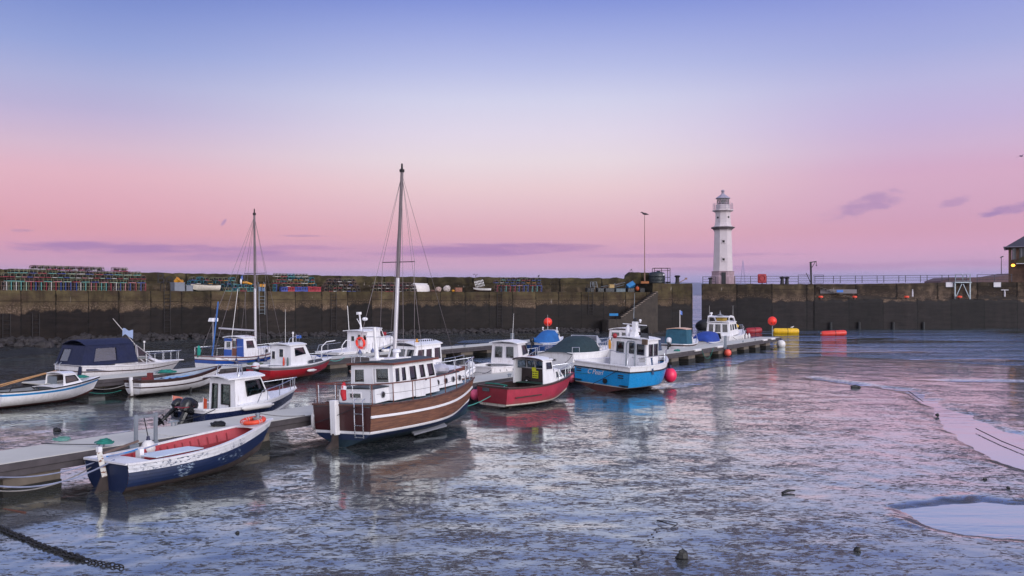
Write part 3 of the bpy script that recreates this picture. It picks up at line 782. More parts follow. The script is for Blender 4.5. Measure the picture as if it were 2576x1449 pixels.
for px, z0, z1, lb in ((14, .9, 3.4, 'rusted dark ladder on the wall under the first creels of the long stack'), (88, .9, 3.4, 'short dark ladder low on the wall behind the navy canopy cruiser'),
                       (419, .9, 5.4, 'hooped iron ladder on the wall beside the grey crates'), (658, 2.9, 5.4, 'pale ladder hanging on the wall behind the shorter mast'),
                       (838, 1.0, 5.4, 'dark ladder on the wall under the gap between two creel stacks'), (1256, 1.0, 5.4, 'hooped ladder on the wall beside the white upturned boat'),
                       (1485, 2.5, 5.4, 'hooped ladder on the bare wall left of the black tubs')):
    ladder(px, z0, z1, lb, GALV if px == 658 else DSTEEL, z1 > 5)
# rubble along the foot of the wall
def rock_mesh(seed, n=1):
    rr = random.Random(seed); mb = MB()
    mb.sph((0, 0, 0), 1, 0, 8, (1, .75, .6))
    mb.v = [tuple(Vector(v)*(1+rr.uniform(-.28, .28))) for v in mb.v]
    return mb
ROCK = mat('dark wet rock', '322d2e', .75, var=.5, scale=1.4, bump=.5)
mb = MB(); rr = random.Random(5); protos = [rock_mesh(i) for i in range(7)]
pr = resample(EDGE[1:], .2)
RK = []
for i in range(1500):
    q = rr.choice(pr); px = CX+q.x*F/q.y
    if 1500 < px < 1545: continue
    d = abs(rr.gauss(0, 1.7))*(1.25 if px < 350 else .8)+.1
    x, y = q.x+rr.uniform(-.3, .3), q.y-d
    s = rr.uniform(.12, .34)*(rr.uniform(1.4, 2.2) if (px < 420 and rr.random() < .4) else 1)
    pm = protos[i % 7]; M = Matrix.Rotation(rr.uniform(0, 6.3), 3, 'Z') @ Matrix.Rotation(rr.uniform(-.5, .5), 3, 'X')
    RK.append((x, y, d, s, M, pm))
zc_ = mud_h(np.array([[r[0] for r in RK]]), np.array([[r[1] for r in RK]]))[0]
for (x, y, d, s, M, pm), zc in zip(RK, zc_):
    mb.add([M @ (Vector(v)*s) + Vector((x, y, float(zc)+s*.15+.35*math.exp(-d))) for v in pm.v], pm.f)
tag(mb.build('rock_rubble', ROCK, None), 'tumbled dark rocks along the foot of the long harbour wall', 'rocks', None, 'stuff')
# ---------------------------------------------------------------- far pier with the lighthouse
E3 = [Q(1765, 127), Q(2045, 128), Q(2300, 129), Q(2576, 130.5), Q(3000, 133)]
pier2 = thing('lighthouse_pier', 'far stone pier across the harbour mouth with the lighthouse on its end', 'pier')
strip('quay_wall', [E3[0], Q(1900, 127.4), Q(2048, 128)], -1.5, 6.6, 14, ST2, pier2, 16, .03, .5, .012, radial=True)
strip('lower_wall', [Q(2048.3, 127.9), Q(2300, 128.9), Q(2576, 130.4), Q(3000, 132.9)], -1.5, 4.35, 3.2, ST2, pier2, 12, .05, .5, .008)
strip('upper_wall', [Q(2048.3, 129.4), Q(2300, 130.4), Q(2576, 131.9), Q(3000, 134.4)], 4.3, 6.62, 14, stone('upper quay stone', '463b33', '463c36', 4.5, .15, 6.3, 7.4), pier2, 8, .02, .5, .008, lambda q, a: 6.62 + .3*min(1, max(0, a-6)/20))
mb = MB()
for i in range(11):
    f = i/10; q = Q(2056+f*84, 128.9); mb.box((q.x, q.y, 6.3-f*1.7), (.5, .5, .09))
mb.build('stair_tread', mat('dull stair stone', '4e453e', .85), pier2)
def q2(px, z, fr=.0): return Vector((Q(px, 128.5+fr).x, 128.5+fr+(px-2048)*.0045, z))
def litebox(name, label, cat, px, z, sz, m, fr=-.1, sub=None):
    q = q2(px, z, fr); o = MB().box((0, 0, 0), sz).build(name, m, None, None, q, .01); tag(o, label, cat); return o
SIGNW = mat('white sign board', 'c8c4cc', .5, var=.08)
for px, lb in ((2402, 'white sign board on the far wall left of the steel gantry'), (2529, 'white sign board on the far wall right of the steel gantry')):
    q = q2(px, 6.55, .72)
    t_ = thing('sign_board', lb, 'sign', q); MB().box((0, 0, 0), (1.1, .06, .72)).build('panel', SIGNW, t_)
    MB().tube([(-.56, -.04, -.37), (.56, -.04, -.37), (.56, -.04, .37), (-.56, -.04, .37)], .03, 4, 0, True).build('frame', GALV, t_)
q = q2(2111, 5.52, .55); t_ = thing('notice_panel', 'long grey panel with a small blue notice on the far wall', 'sign', q)
MB().box((0, 0, 0), (5.4, .08, .6)).build('panel', mat('grey panel', '6a6468', .6), t_)
MB().box((.2, -.06, .05), (.95, .03, .34)).build('blue_notice', mat('blue notice', '2a6ac0', .4), t_)
for px, lb, wd in ((2304.5, 'short white painted post on the ledge of the far wall', 0), (2549, 'white T shaped post on the ledge of the far wall', 1)):
    t_ = thing('white_post', lb, 'post', q2(px, 4.75, .75))
    MB().lathe([(.12, 0), (.12, .75), (.07, .8), (.07, .95), (0, 1.0)], 10).build('shaft', SIGNW, t_, 40)
    if wd: MB().box((0, 0, 1.0), (1.1, .12, .1)).build('crossbar', SIGNW, t_)
    else: MB().sph((0, 0, .98), .1).build('cap', SIGNW, t_, 60)
OB = mat('orange painted bollard', 'f0543a', .4, var=.1)
for i, (px, lb) in enumerate(((2065, 'orange capped bollard on the ledge below the pier stairs'), (2153, 'orange capped bollard on the ledge under the grey notice panel'), (2289, 'orange capped bollard on the ledge beside the short white post'), (2429, 'orange capped bollard on the ledge between the gantry legs'))):
    q = q2(px, 4.36, -.1 if px > 2065 else -.45); t_ = thing('bollard', lb, 'bollard', q, 0, 'orange bollards along the ledge')
    MB().lathe([(.2, 0), (.2, .22)], 12).build('base', mat('bollard iron', '4a2c26', .6), t_, 40)
    MB().lathe([(.25, .22), (.34, .26), (.35, .42), (.26, .5), (0, .52)], 14).build('cap', OB, t_, 40)
MB_ = MB()
for px, lb in ((2091, 'leftmost of four black fender piles at the foot of the far wall'), (2165, 'second from the left of four black fender piles'), (2254, 'third from the left of four black fender piles'), (2333.5, 'rightmost of four black fender piles at the foot of the far wall')):
    tag(MB().lathe([(.2, -1), (.2, .98), (.12, 1.02), (0, 1.04)], 8).build('fender_pile', BLACK, None, 40, q2(px, 0, -.95)), lb, 'pile', 'black piles at the foot of the far wall')
# steel gantry
g_ = thing('steel_gantry', 'grey steel access gantry with two hooped gates bolted to the far wall', 'gantry', q2(2436.5, 4.36, .35))
W_ = 1.12
mb = MB()
for s in (-1, 1): mb.bar((s*W_, 0, 0), (s*W_, 0, 2.45), .17, .17); mb.bar((s*W_*.93, 0, .2), (s*.1, 0, 2.3), .1, .1)
mb.build('leg', GALV, g_)
MB().box((0, .2, 2.52), (2.5, .9, .16)).build('platform', GALV, g_)
mb = MB()
for s in (-1, 1):
    mb.tube([(s*W_, -.1, 2.5), (s*W_, -.1, 3.8)], .045, 5)
    mb.tube([(s*.06, -.1, 2.75), (s*.06, -.1, 3.6), (s*.2, -.1, 3.75), (s*.9, -.1, 3.75), (s*1.05, -.1, 3.6), (s*1.05, -.1, 2.75)], .04, 5, 0, True)
    mb.tube([(s*.06, -.1, 3.2), (s*1.05, -.1, 3.2)], .03, 5)
mb.build('gate', GALV, g_)
# railings along the far pier
RAILM = mat('dark blue railing paint', '2c2c38', .5, .2)
def railing(x0, x1, D, z0, z1, label, step, h=1.0, bars=3, dbl=False):
    a, b = Q(x0, D), Q(x1, D+(x1-x0)*.0045); t_ = thing('railing', label, 'railing', a, 0, 'railings along the far pier')
    L = b-a; n = max(1, int(round(L.length/step))); 
    for k in range(bars):
        f = h*(k+1)/bars; MB().tube([(0, 0, z0+f), (L.x, L.y, z1+f)], .035 if k == bars-1 else .026, 5).build('rail', RAILM, t_, 60)
    for i in range(n+1):
        f = i/n; z = z0+(z1-z0)*f
        for dx in ((-.5, .5) if dbl and 0 < i < n else (0,)):
            MB().box((L.x*f+dx, L.y*f, z+h/2+.02), (.07, .07, h+.04)).build('post', RAILM, t_)
railing(1768, 1800, 127.6, 6.6, 6.6, 'short dark railing at the pier tip left of the lighthouse', 1.6, 1.05)
railing(1848, 2008, 128.0, 6.62, 6.62, 'dark railing behind the red lifebuoy housing', 2.4, 1.12)
railing(2050, 2432, 129.8, 6.72, 6.95, 'long dark railing with paired posts along the far pier', 3.3, 1.05, 3, True)
railing(2458, 2545, 130.8, 6.92, 6.98, 'dark railing between the gantry and the brick building', 3.4, 1.1)
for x0, x1, lb in ((2008, 2036, 'closed railing gate left of the davit'), (2047, 2072, 'closed railing gate right of the davit')):
    a, b = Q(x0, 128.2), Q(x1, 128.2); g_ = thing('gate', lb, 'gate', (a.x, a.y, 6.62)); wd = b.x-a.x
    mb = MB().tube([(0, 0, .12), (0, 0, 1.3), (wd, 0, 1.3), (wd, 0, .12)], .045, 5, 0, True); mb.build('gate_frame', RAILM, g_)
    mb = MB()
    for k in (.45, .75, 1.05): mb.tube([(0, 0, k), (wd, 0, k)], .028, 5)
    mb.build('bar', RAILM, g_)
d_ = thing('davit', 'dark iron davit crane standing between the two gates', 'davit', (Q(2041, 127.9).x, 127.9, 6.6))
MB().bar((0, 0, 0), (-.1, 0, 3.2), .26, .2).build('post', DSTEEL, d_)
MB().bar((-.25, 0, 3.15), (.75, 0, 3.3), .12, .14).bar((.0, 0, 2.3), (.55, 0, 3.2), .07, .07).bar((-.05, 0, .1), (-.75, 0, 1.6), .08, .08).build('jib', DSTEEL, d_)
MB().tube([(.72, 0, 3.28), (.74, 0, 2.75)], .04, 5).sph((.74, 0, 2.7), .09).build('hook', DSTEEL, d_)
def bollard(px, D, z, s, label, m=DSTEEL):
    q = Q(px, D, z); t_ = thing('mooring_bollard', label, 'bollard', q, 0, 'iron mooring bollards')
    MB().lathe([(.34*s, 0), (.28*s, .15*s), (.24*s, .8*s)], 14).build('shaft', m, t_, 40)
    MB().lathe([(.24*s, .8*s), (.38*s, .92*s), (.4*s, 1.02*s), (.3*s, 1.1*s), (0, 1.12*s)], 14).build('head', m, t_, 40)
bollard(1787, 127.8, 6.6, .85, 'iron bollard at the pier tip left of the lighthouse door')
bollard(1967.5, 127.6, 6.6, .95, 'iron bollard on the far pier, left of a close pair')
bollard(1979.5, 127.6, 6.6, .95, 'iron bollard on the far pier, right of a close pair')
lb_ = thing('lifebuoy_housing', 'red rounded lifebuoy housing on the far pier railing', 'lifebuoy housing', (Q(1917, 127.6).x, 127.6, 7.25))
MB().box((0, 0, .15), (1.28, .3, 1.32)).build('case', REDF, lb_, None, None, .28)
MB().torus((0, -.2, .2), .4, .05, 0, 20, Matrix.Rotation(R(90), 3, 'X')).build('rim', mat('dark red moulding', '8c1626', .5), lb_, 60)
MB().box((0, 0, -.62), (.12, .12, .5)).build('stand', DSTEEL, lb_)
# ---------------------------------------------------------------- lighthouse
LW = mat('white lighthouse paint', 'c8bcc0', .55, var=.1, scale=.8, streak=.55, dirt='8a7468')
LG = mat('grey violet lead', '9c94a4', .5, var=.15)
LP = mat('pinkish sandstone', 'a08890', .8, var=.25, scale=1.2, bump=.3, streak=.4, dirt='5a4444')
LT = mat('stained cornice stone', '6e6468', .7, var=.3)
lh = thing('lighthouse', 'white octagonal lighthouse with glazed lantern on the pier head', 'lighthouse', (Q(1818.5, 131).x, 131, 6.6))
ROT = R(-90+22.5-10); k_ = 1/math.cos(PI/8)
def oct_(name, prof, m, par=lh, smooth=None): return MB().lathe([(r*k_, z) for r, z in prof], 8, (0, 0, 0), 0, None, ROT).build(name, m, par, smooth)
oct_('plinth', [(1.76, -.1), (1.76, 1.15), (1.6, 1.3), (1.6, 1.86), (1.66, 1.92), (1.45, 1.96)], LP)
oct_('tower', [(1.4, 1.95), (1.22, 7.6), (1.22, 7.95), (1.3, 8.0), (1.3, 8.08)], LW)
oct_('cornice', [(1.3, 8.08), (1.42, 8.22), (1.45, 8.3), (1.7, 8.42), (1.72, 8.5), (1.35, 8.62)], LT)
oct_('upper_tower', [(1.34, 8.6), (1.2, 8.85), (1.12, 9.2), (1.08, 9.7), (1.06, 10.6), (1.1, 10.8)], LW)
oct_('gallery', [(1.1, 10.78), (1.3, 10.9), (1.5, 10.98), (1.5, 11.1), (1.0, 11.1)], LW)
oct_('lantern_base', [(1.02, 11.1), (1.02, 11.85), (.96, 11.9)], LW)
mb = MB()
for k in range(16):
    a = 2*PI*k/16; mb.tube([(1.46*math.cos(a), 1.46*math.sin(a), 11.1), (1.46*math.cos(a), 1.46*math.sin(a), 12.05)], .018, 4)
for z in (11.4, 11.72, 12.05): mb.tube([(1.46*math.cos(2*PI*k/24), 1.46*math.sin(2*PI*k/24), z) for k in range(24)], .02, 4, 0, True)
mb.build('gallery_railing', LG, lh)
mb = MB(); r_ = .92
for k in range(8):
    a0, a1 = 2*PI*k/8+ROT, 2*PI*(k+1)/8+ROT
    p = [Vector((r_*math.cos(a), r_*math.sin(a), 0)) for a in (a0, a1)]; am = (p[0]+p[1])/2
    lo, hi = Vector((0, 0, 11.9)), Vector((0, 0, 12.82))
    mb.tube([p[0]+lo, p[0]+hi], .035, 5)
    for x, y in ((p[0], am), (am, p[1]), (am, p[0]), (p[1], am)): mb.tube([x+lo, y+hi], .022, 4)
mb.build('lantern_astragal', DSTEEL, lh)
oct_('lantern_glass', [(.89, 11.9), (.89, 12.82)], glass('lantern glass', 'd8d4dc', .1))
MB().lathe([(.2, 11.9), (.2, 12.2), (.3, 12.25), (.3, 12.55), (.12, 12.65), (0, 12.66)], 12).build('lamp', mat('lamp optic', '5c545c', .3), lh, 40)
oct_('lantern_roof', [(.98, 12.8), (1.06, 12.84), (1.04, 12.9), (.55, 13.25), (.24, 13.5), (.2, 13.62)], LG)
MB().lathe([(.2, 13.6), (.24, 13.66), (.24, 13.72), (.15, 13.76), (.26, 13.9), (.27, 14.0), (.16, 14.12), (0, 14.16)], 12).build('finial', LG, lh, 40)
# windows and door on the face towards the harbour
fa = ROT - PI/8 + 0; faces = [ROT+PI/8+k*PI/4 for k in range(8)]
f1 = min(faces, key=lambda a: abs(math.cos(a)*.2+math.sin(a)+1.0) + (0 if math.cos(a) < .05 else 9)); f2 = f1+PI/4
def onface(a, r, z, off=0, side=0): n = Vector((math.cos(a), math.sin(a), 0)); return n*(r+off) + Vector((-n.y, n.x, 0))*side + Vector((0, 0, z))
def lwin(a, r, z, s):
    w_ = MB()
    for dx, dz, sx, sz in ((-s, 0, .1, 2*s+.2), (s, 0, .1, 2*s+.2), (0, s, 2*s-.0, .1), (0, -s, 2*s-.0, .1)):
        w_.box(onface(a, r, z+dz, .0, dx), (.12, sx, sz), 0, a)
    w_ = w_.build('window', LW, lh)
    MB().box(onface(a, r, z, 0), (.06, 2*s-.05, 2*s-.05), 0, a).build('pane', LAMPCOL, w_)
lwin(f1, 1.27, 6.35, .22); lwin(f1, 1.36, 3.68, .22)
for a, z in ((f2, 10.0), (f1-PI/4, 9.95)):
    MB().lathe([(.15, 0), (.15, .06), (0, .06)], 14, onface(a, 1.07, z, .0), 0, Matrix.Rotation(a, 3, 'Z') @ Matrix.Rotation(R(90), 3, 'Y')).build('porthole', LAMPCOL, lh)
MB().box(onface(f1, 1.73, .88, .0), (.16, .62, 1.75), 0, f1).build('door', mat('black door paint', '14141a', .4), lh)
# ---------------------------------------------------------------- building at the right edge, street lamp, low shed behind
bd = thing('stone_building', 'dark stone building with slate roof and a lit lamp on the far pier', 'building', (Q(2537, 133).x, 133, 6.9), R(-30.2))
BST = mat('brown building stone', '5a4438', .9, var=.45, scale=1.4, bump=.6, streak=.4, dirt='241c1c')
SLATE = mat('slate roof', '3c3842', .6, var=.25, scale=3, bump=.4)
at = wall_quad(MB(), ((0, 0, 0), (14, 0, 0), (14, 0, 5.4), (0, 0, 5.4)), [], .3)
mb = MB(); wall_quad(mb, ((.0, 0, -.3), (14, 0, -.3), (14, 0, 5.4), (.0, 0, 5.4)), [(.03, .07, .66, .97), (.1, .15, .66, .97), (.19, .24, .66, .97)], .35)
wall_quad(mb, ((0, 9, -.3), (0, .36, -.3), (0, .36, 5.4), (0, 9, 5.4)), [(.4, .6, .35, .7)], .35)
wall_quad(mb, ((14, 0.36, -.3), (14, 9, -.3), (14, 9, 5.4), (14, .36, 5.4)), [], .35); wall_quad(mb, ((13.6, 9, -.3), (.4, 9, -.3), (.4, 9, 5.4), (13.6, 9, 5.4)), [], .35)
mb.build('wall', BST, bd)
rf = MB(); rf.add([(-.5, -.7, 5.35), (14.5, -.7, 5.35), (14.5, 9.7, 5.35), (-.5, 9.7, 5.35), (4.2, 4.5, 8.6), (9.8, 4.5, 8.6)], [(0, 1, 5, 4), (1, 2, 5), (2, 3, 4, 5), (3, 0, 4), (3, 2, 1, 0)])
roof_ = rf.build('roof', SLATE, bd)
mb = MB().tube([(-.6, -.75, 5.36), (14.5, -.75, 5.36)], .09, 6).tube([(-.6, -.75, 5.36), (-.6, 9.7, 5.36)], .09, 6); mb.build('gutter', mat('lead gutter', '6a6470', .4), roof_)
for u in (.03, .1, .19):
    wn_ = MB().box((14*u+.28, .1, 4.3), (.06, .08, 1.7)).build('window', mat('window frame paint', '8a8490', .5), bd)
    MB().box((14*u+.32, .2, 4.35), (.56, .03, 1.72)).build('pane', PANED, wn_)
MB().prism([(.9, -1.5, 2.85), (1.6, -1.5, 3.7), (2.4, -1.5, 4.15), (14, -1.5, 4.15), (14, -1.5, 2.85)], (0, 1.49, 0)).build('awning_roof', mat('mossy awning felt', '3a3620', .9, var=.3), bd)
MB().box((7.6, -1.56, 2.8), (13.2, .12, .1)).build('fascia', SIGNW, bd)
MB().box((2.6, -.06, 1.2), (1.1, .1, 1.6)).build('door', mat('grey weathered door', '5a5258', .7, var=.4), bd)
m_, w_, o_ = newmat('lit lamp'); em = w_.n('ShaderNodeEmission', {'Color': (1, .36, .04, 1), 'Strength': 5}); w_.t.links.new(em.outputs[0], o_.inputs[0])
MB().sph((.62, -1.7, 2.55), .24, 0, 12, (1.1, 1, .85)).build('lamp', m_, bd, 60)
sl_ = thing('street_lamp', 'thin far street lamp left of the stone building', 'street lamp', (Q(2519, 170).x, 170, 6.9))
MB().tube([(0, 0, 0), (0, 0, 5.4)], [.1, .06], 6).build('post', DSTEEL, sl_); MB().bar((-.15, 0, 5.4), (.35, 0, 5.6), .25, .18).build('lamp_head', DSTEEL, sl_)
sh = thing('low_shed', 'low brownish shed roof showing behind the far pier railing', 'shed', (Q(2440, 150).x, 150, 5))
MB().prism([(-5, 0, 0), (-5, 0, 2.4), (-3.4, 0, 3.0), (4.2, 0, 3.05), (8.0, 0, 3.75), (10, 0, 3.6), (10, 0, 0)], (0, 6, 0)).build('roof', mat('brown felt roof', '6a5458', .9, var=.2), sh)
MB().box((2, -.08, .6), (14, .1, 1.2)).build('wall', BST, sh)
tm_ = thing('lattice_mast', 'faint slender mast on the far shore right of the lighthouse', 'mast', (Q(2017-148, 6400).x, 6400, 0))
MB().tube([(-25, 0, 0), (0, 0, 260)], [5, 1.5], 4).tube([(25, 0, 0), (0, 0, 260)], [5, 1.5], 4).build('lattice', mat('pale mast', '9a88b0', .9), tm_)

# ---------------------------------------------------------------- thin evening air over the water
hz = MB().box((1500, 4600, 98), (22000, 11000, 206)).build('haze', None, None); hz.data.materials.clear()
m_, w_, o_ = newmat('evening haze')
pv = w_.n('ShaderNodeVolumePrincipled', {'Color': (.80, .82, .95, 1), 'Density': 6.0e-5, 'Anisotropy': .2}); w_.t.links.new(pv.outputs[0], o_.inputs['Volume'])
hz.data.materials.append(m_); tag(hz, kind='stuff'); hz.visible_shadow = True
# ================================================================ THE BOATS
def seat(name, label, cat, S, head, heel=0.0, pitch=0.0, z=0.0, group=None):
    return thing(name, label, cat, (S.x, S.y, z), head, group, heel, pitch)
def hd(x, y): return math.atan2(y, x)
BG = 'boats moored in the harbour'
# ---- blue clinker rowing boat in front of the pontoon
b = seat('rowing_boat', 'navy and white clinker rowing boat with red inside and flaking paint', 'rowing boat', Vector((-10.22, 22.15)), hd(2.95, 4.25), -1.5, .8)
h = Hull(4.75, 2.25, (.78, .80, 1.16), .86, (-.08, .42), (2.5, 1.5), .5, .42, 2.1, .05)
def mf(i): return 2 if i < 3 else (1 if i < 7 else 0)
h.mesh(b, h.lap(9, .032, mf), [B1W, B1N, ANTIF], [1 if i % 3 else 1 for i in range(40)])
h.inner(b, REDI, .1, .93, .22, .05)
h.gunwale(b, mat('white rail paint', 'dcdade', .45, var=.1, streak=.4, dirt='5a4a3a'), .1, .05, -.01, .02)
RIB = mat('dark red ribs', '8a2830', .6)
mb = MB()
for i in range(16):
    t = .14+.045*i
    for s in (-1, 1): mb.tube([h.pt(t, k, s, -.062) for k in (.34, .5, .7, .9)], .018, 4)
mb.build('rib', RIB, b)
mb = MB()
for s in (-1, 1): mb.sweep([h.pt(t, .66, s, -.1) for t in h.ts(.12, .85, 10)], [(-.02, -.04), (.02, -.04), (.02, .04), (-.02, .04)])
mb.build('riser', RIB, b)
h.deck(b, WHITE2, .0, .14, -.01, .02, .03, 'stern_deck')
h.deck(b, WHITE2, .86, 1, -.01, .03, .03, 'fore_deck')
MB().box((3.0, 0, .62), (.24, 1.75, .04)).build('thwart', RIB, b, None, None, .008)
t_ = MB().box((1.62, -.36, .79), (1.5, .62, .03), 0, R(4)).box((1.75, -.02, .765), (1.3, .5, .03), 0, R(-6)).build('bottom_board', mat('pale blue white boards', 'ccd8e4', .4, var=.08, streak=.3), b, None, None, .006)
MB().box((.95, .1, .82), (.12, .2, .26)).build('crutch', WHITE2, b)
MB().lathe([(.06, 1.1), (.06, 1.36), (.075, 1.37), (.075, 1.42), (0, 1.43)], 10, (4.72, 0, 0)).build('samson_post', GALV, b, 40)
mb = MB().bar((-.1, -.02, .42), (-.2, .03, 1.06), .1, .13); mb.build('rudder_post', RUSTY, b, None, None, .01)
MB().prism([(-.1, -.025, .6), (-.34, -.025, .1), (-.62, -.025, -.2), (.0, -.025, -.2), (-.02, -.025, .5)], (0, .05, 0)).build('rudder', ANTIF, b)
MB().box((-.2, .03, 1.12), (.1, .12, .12)).build('rudder_head', WHITE2, b)
MB().bar((-.1, .02, 1.0), (1.05, .32, 1.12), .05, .05).build('tiller', mat('grey driftwood', '6a5850', .8), b)
rg_ = MB().torus((0, 0, .06), .31, .068, 0, 24); o = rg_.build('lifebuoy', ORANGE, None, 60, b.matrix_basis @ Vector((4.55, 0, 1.16)))
o.rotation_euler = (R(4), R(-6), 0.4); tag(o, 'orange lifebuoy lying on the bow of the navy rowing boat', 'lifebuoy')
mb = MB()
for k in range(4):
    a = k*PI/2+.5; M = Matrix.Rotation(a, 3, 'Z')
    mb.tube([M @ (Vector((.31, 0, .06)) + Vector((.078*math.cos(x), 0, .078*math.sin(x)))) + M @ Vector((0, d, 0)) for d in (-.04, .04) for x in [2*PI*i/10 for i in range(11)]], .006, 4)
q = mb.build('band', SIGNW, o)
mb = MB(); 
for i in range(3): mb.tube([(.1*math.cos(a)*(1+.2*i), .1*math.sin(a)*(1+.1*i), .02+.03*i) for a in [2*PI*k/14 for k in range(14)]], .018, 5, 0, True)
o = mb.build('rope_coil', ROPE, None, 60, b.matrix_basis @ Vector((4.72, 0, 1.2))); tag(o, 'rope turned round the post on the navy rowing boat bow', 'rope')
# ---- varnished wooden motor cruiser
S2 = Vector((-5.5, 28.45)); b = BROWNB = seat('motor_cruiser', 'varnished brown wooden motor cruiser with white wheelhouse and maroon transom', 'motor cruiser', S2, hd(.539, .842), -2.8, 0)
h = H2 = Hull(6.9, 2.78, (1.40, 1.38, 1.70), .92, (.02, .35), (3.3, 1.4), .62, .4, 2.2, .0, .35, (.3, .9))
rows = []
def addb(k0, k1, n, mi, lap=0.0):
    for i in range(n):
        a, e = k0+(k1-k0)*i/n, k0+(k1-k0)*(i+1)/n
        rows.append((a, lap, mi))
        if lap: rows.append((e, 0.0, mi))
addb(0, .2, 3, 3); addb(.2, .34, 2, 2); addb(.34, .405, 1, 1); addb(.405, .71, 7, 0, .018); addb(.71, .775, 1, 1); addb(.775, 1.0, 5, 0, .018); rows.append((1.0, 0, 0))
trans = [{0: 4, 1: 1, 2: 2, 3: 3}[r[2]] if r[0] < .41 else 4 for r in rows]
h.mesh(b, rows, [PLANK, WHITE2, mat('navy boot top', '182848', .5), ANTIFB, MAROON], trans)
h.gunwale(b, peeling('peeling toe rail', '5a3830', '2c2018', .6), .07, .06, .02, .02, 'toe_rail')
mb = MB()
for s in (-1, 1):
    mb.sweep([h.pt(t, .742, s, .02) for t in h.ts(0, 1, 20)], [(-.02, -.035), (.025, -.03), (.025, .03), (-.02, .035)])
mb.build('rub_rail', WHITE2, b, 40)
h.deck(b, GREYD, 0, 1, .03, .05, .06)
mb = MB()
for s in (-1, 1): mb.prism([h.pt(.38, .14, s, .02), h.pt(.66, .17, s, .02), h.pt(.66, .17, s, .16)-Vector((0, 0, .1)), h.pt(.38, .14, s, .16)-Vector((0, 0, .1))], (0, 0, .05))
mb.build('bilge_keel', mat('grey bilge plate', '7a7c84', .6, var=.2), b)
cabin(b, .75, 6.2, .82, .42, 1.40, 1.86, 0, .18, .03, {'a': [(.3, .62, .35, .72)], 'f': []}, WHITE2, DKGREY, GLD, WHITE2, (.03, .03, .03, .03, .04), 1.62, 2.04, name='trunk_cabin', rname='trunk_roof')
PH = mat('porthole rim', 'a0a0a8', .3, .7)
def porthole(root, p, n, r=.085):
    M = Vector(n).to_track_quat('Z', 'Y').to_matrix()
    o = MB().lathe([(r*1.3, 0), (r*1.3, .03), (r*1.05, .035), (r, .02)], 14, p, 0, M).build('porthole', PH, root, 40)
    MB().lathe([(r, 0), (r, .021), (0, .022)], 14, p, 0, M).build('pane', LAMPCOL, o)
for x in (1.15, 1.95, 4.45, 5.0, 5.5, 5.95):
    f = (x-.75)/5.45; yw = .82-.40*f-.015
    for s in (-1, 1): porthole(b, (x, s*yw, 1.64+.2*f), (0.07, s, .03))
cabin(b, 1.5, 4.15, .99, .86, 1.42, 2.62, .02, .28, .05, {'a': [(.09, .36, .50, .88), (.6, .9, .50, .90)], 's': [(.03, .14, .50, .90), (.18, .29, .50, .90), (.36, .53, .47, .90), (.60, .74, .50, .90), (.80, .97, .50, .90)], 'f': [(.05, .3, .55, .9), (.36, .64, .55, .9), (.7, .95, .55, .9)]},
      WHITE2, DKGREY, GLS, WHITE2, (.1, .15, .1, .04, .09), 1.5, 2.66, name='wheelhouse')
mb = MB()
for s in (-1, 1): mb.bar((1.42, s*1.045, 2.645), (4.05, s*.93, 2.69), .03, .07)
mb.bar((1.42, -1.04, 2.655), (1.42, 1.04, 2.655), .03, .05); mb.build('roof_trim', TEAK, b)
MB().box((2.92, -.965, 1.72), (.52, .03, .58)).build('door_panel', WHITE, b, None, None, .008)
MB().box((3.22, -.975, 1.98), (.08, .05, .03)).build('door_handle', DSTEEL, b)
MB().box((1.47, .1, 1.98), (.03, .42, 1.05)).build('door', WHITE2, b, None, None, .008)
MB().box((2.6, .05, 2.78), (1.25, .85, .04), 0, R(3)).build('roof_hatch', WHITE, b, None, None, .01)
mb = MB().tube([(1.95, .12, 2.72), (1.88, .12, 3.9)], [.085, .055], 10).box((1.95, .12, 2.78), (.4, .3, .1)); mb.build('signal_mast', WHITE, b, 50)
MB().tube([(1.9, -.3, 3.55), (1.9, .55, 3.58)], .02, 6).build('crosstree', WHITE, b)
MB().lathe([(.1, 2.72), (.07, 2.86), (.07, 2.95), (.15, 2.99), (.15, 3.06), (.08, 3.1), (0, 3.11)], 14, (2.75, -.1, 0)).build('roof_vent', WHITE, b, 50)
h.rail(b, TEAK, .02, .86, .68, [.02, .16, .3, .44, .58, .72, .86], .021, .07, 'hand_rail')
MB().tube([h.pt(.02, 1, -1, -.07, .68), h.pt(.02, 1, 1, -.07, .68)], .021, 6).build('stern_rail', TEAK, b)
mb = MB()
for y in (-1.15, -.38, .38, 1.15): mb.tube([(.14, y, 1.4), (.14, y, 2.1)], .016, 5)
mb.build('stanchion', STEEL, b)
h.rail(b, STEEL, .84, .99, .82, [.84, .92, .98], .022, .05, 'pulpit', lean=.06)
h.rail(b, WIRE, .05, .86, .36, [], .006, .07, 'guard_wire')
mb = MB()
for y in (-.98, -.62): mb.tube([(.05, y, 1.62), (-.06, y, 1.58), (-.08, y, .5), (-.06, y, .38)], .018, 6)
for z in (.4, .78, 1.15): mb.tube([(-.08, -.98, z), (-.08, -.62, z)], .016, 5)
mb.build('boarding_ladder', STEEL, b, 60)
MB().bar((-.1, .22, .45), (-.1, .22, 1.58), .2, .24).build('rudder_stock', WHITE2, b, None, None, .015)
MB().prism([(.1, .18, .5), (-.22, .18, .5), (-.28, .18, .25), (-.75, .18, -.06), (.1, .18, -.06)], (0, .07, 0)).build('rudder', ANTIF, b)
mb = MB().tube([(.1, -.05, 2.12), (.02, -.1, 2.0), (-.02, -.12, 1.8), (-.06, -.2, 1.58)], [.05, .09, .1, .07], 8); mb.build('furled_flag', mat('red ensign cloth', 'b02430', .85, var=.3), b, 60)
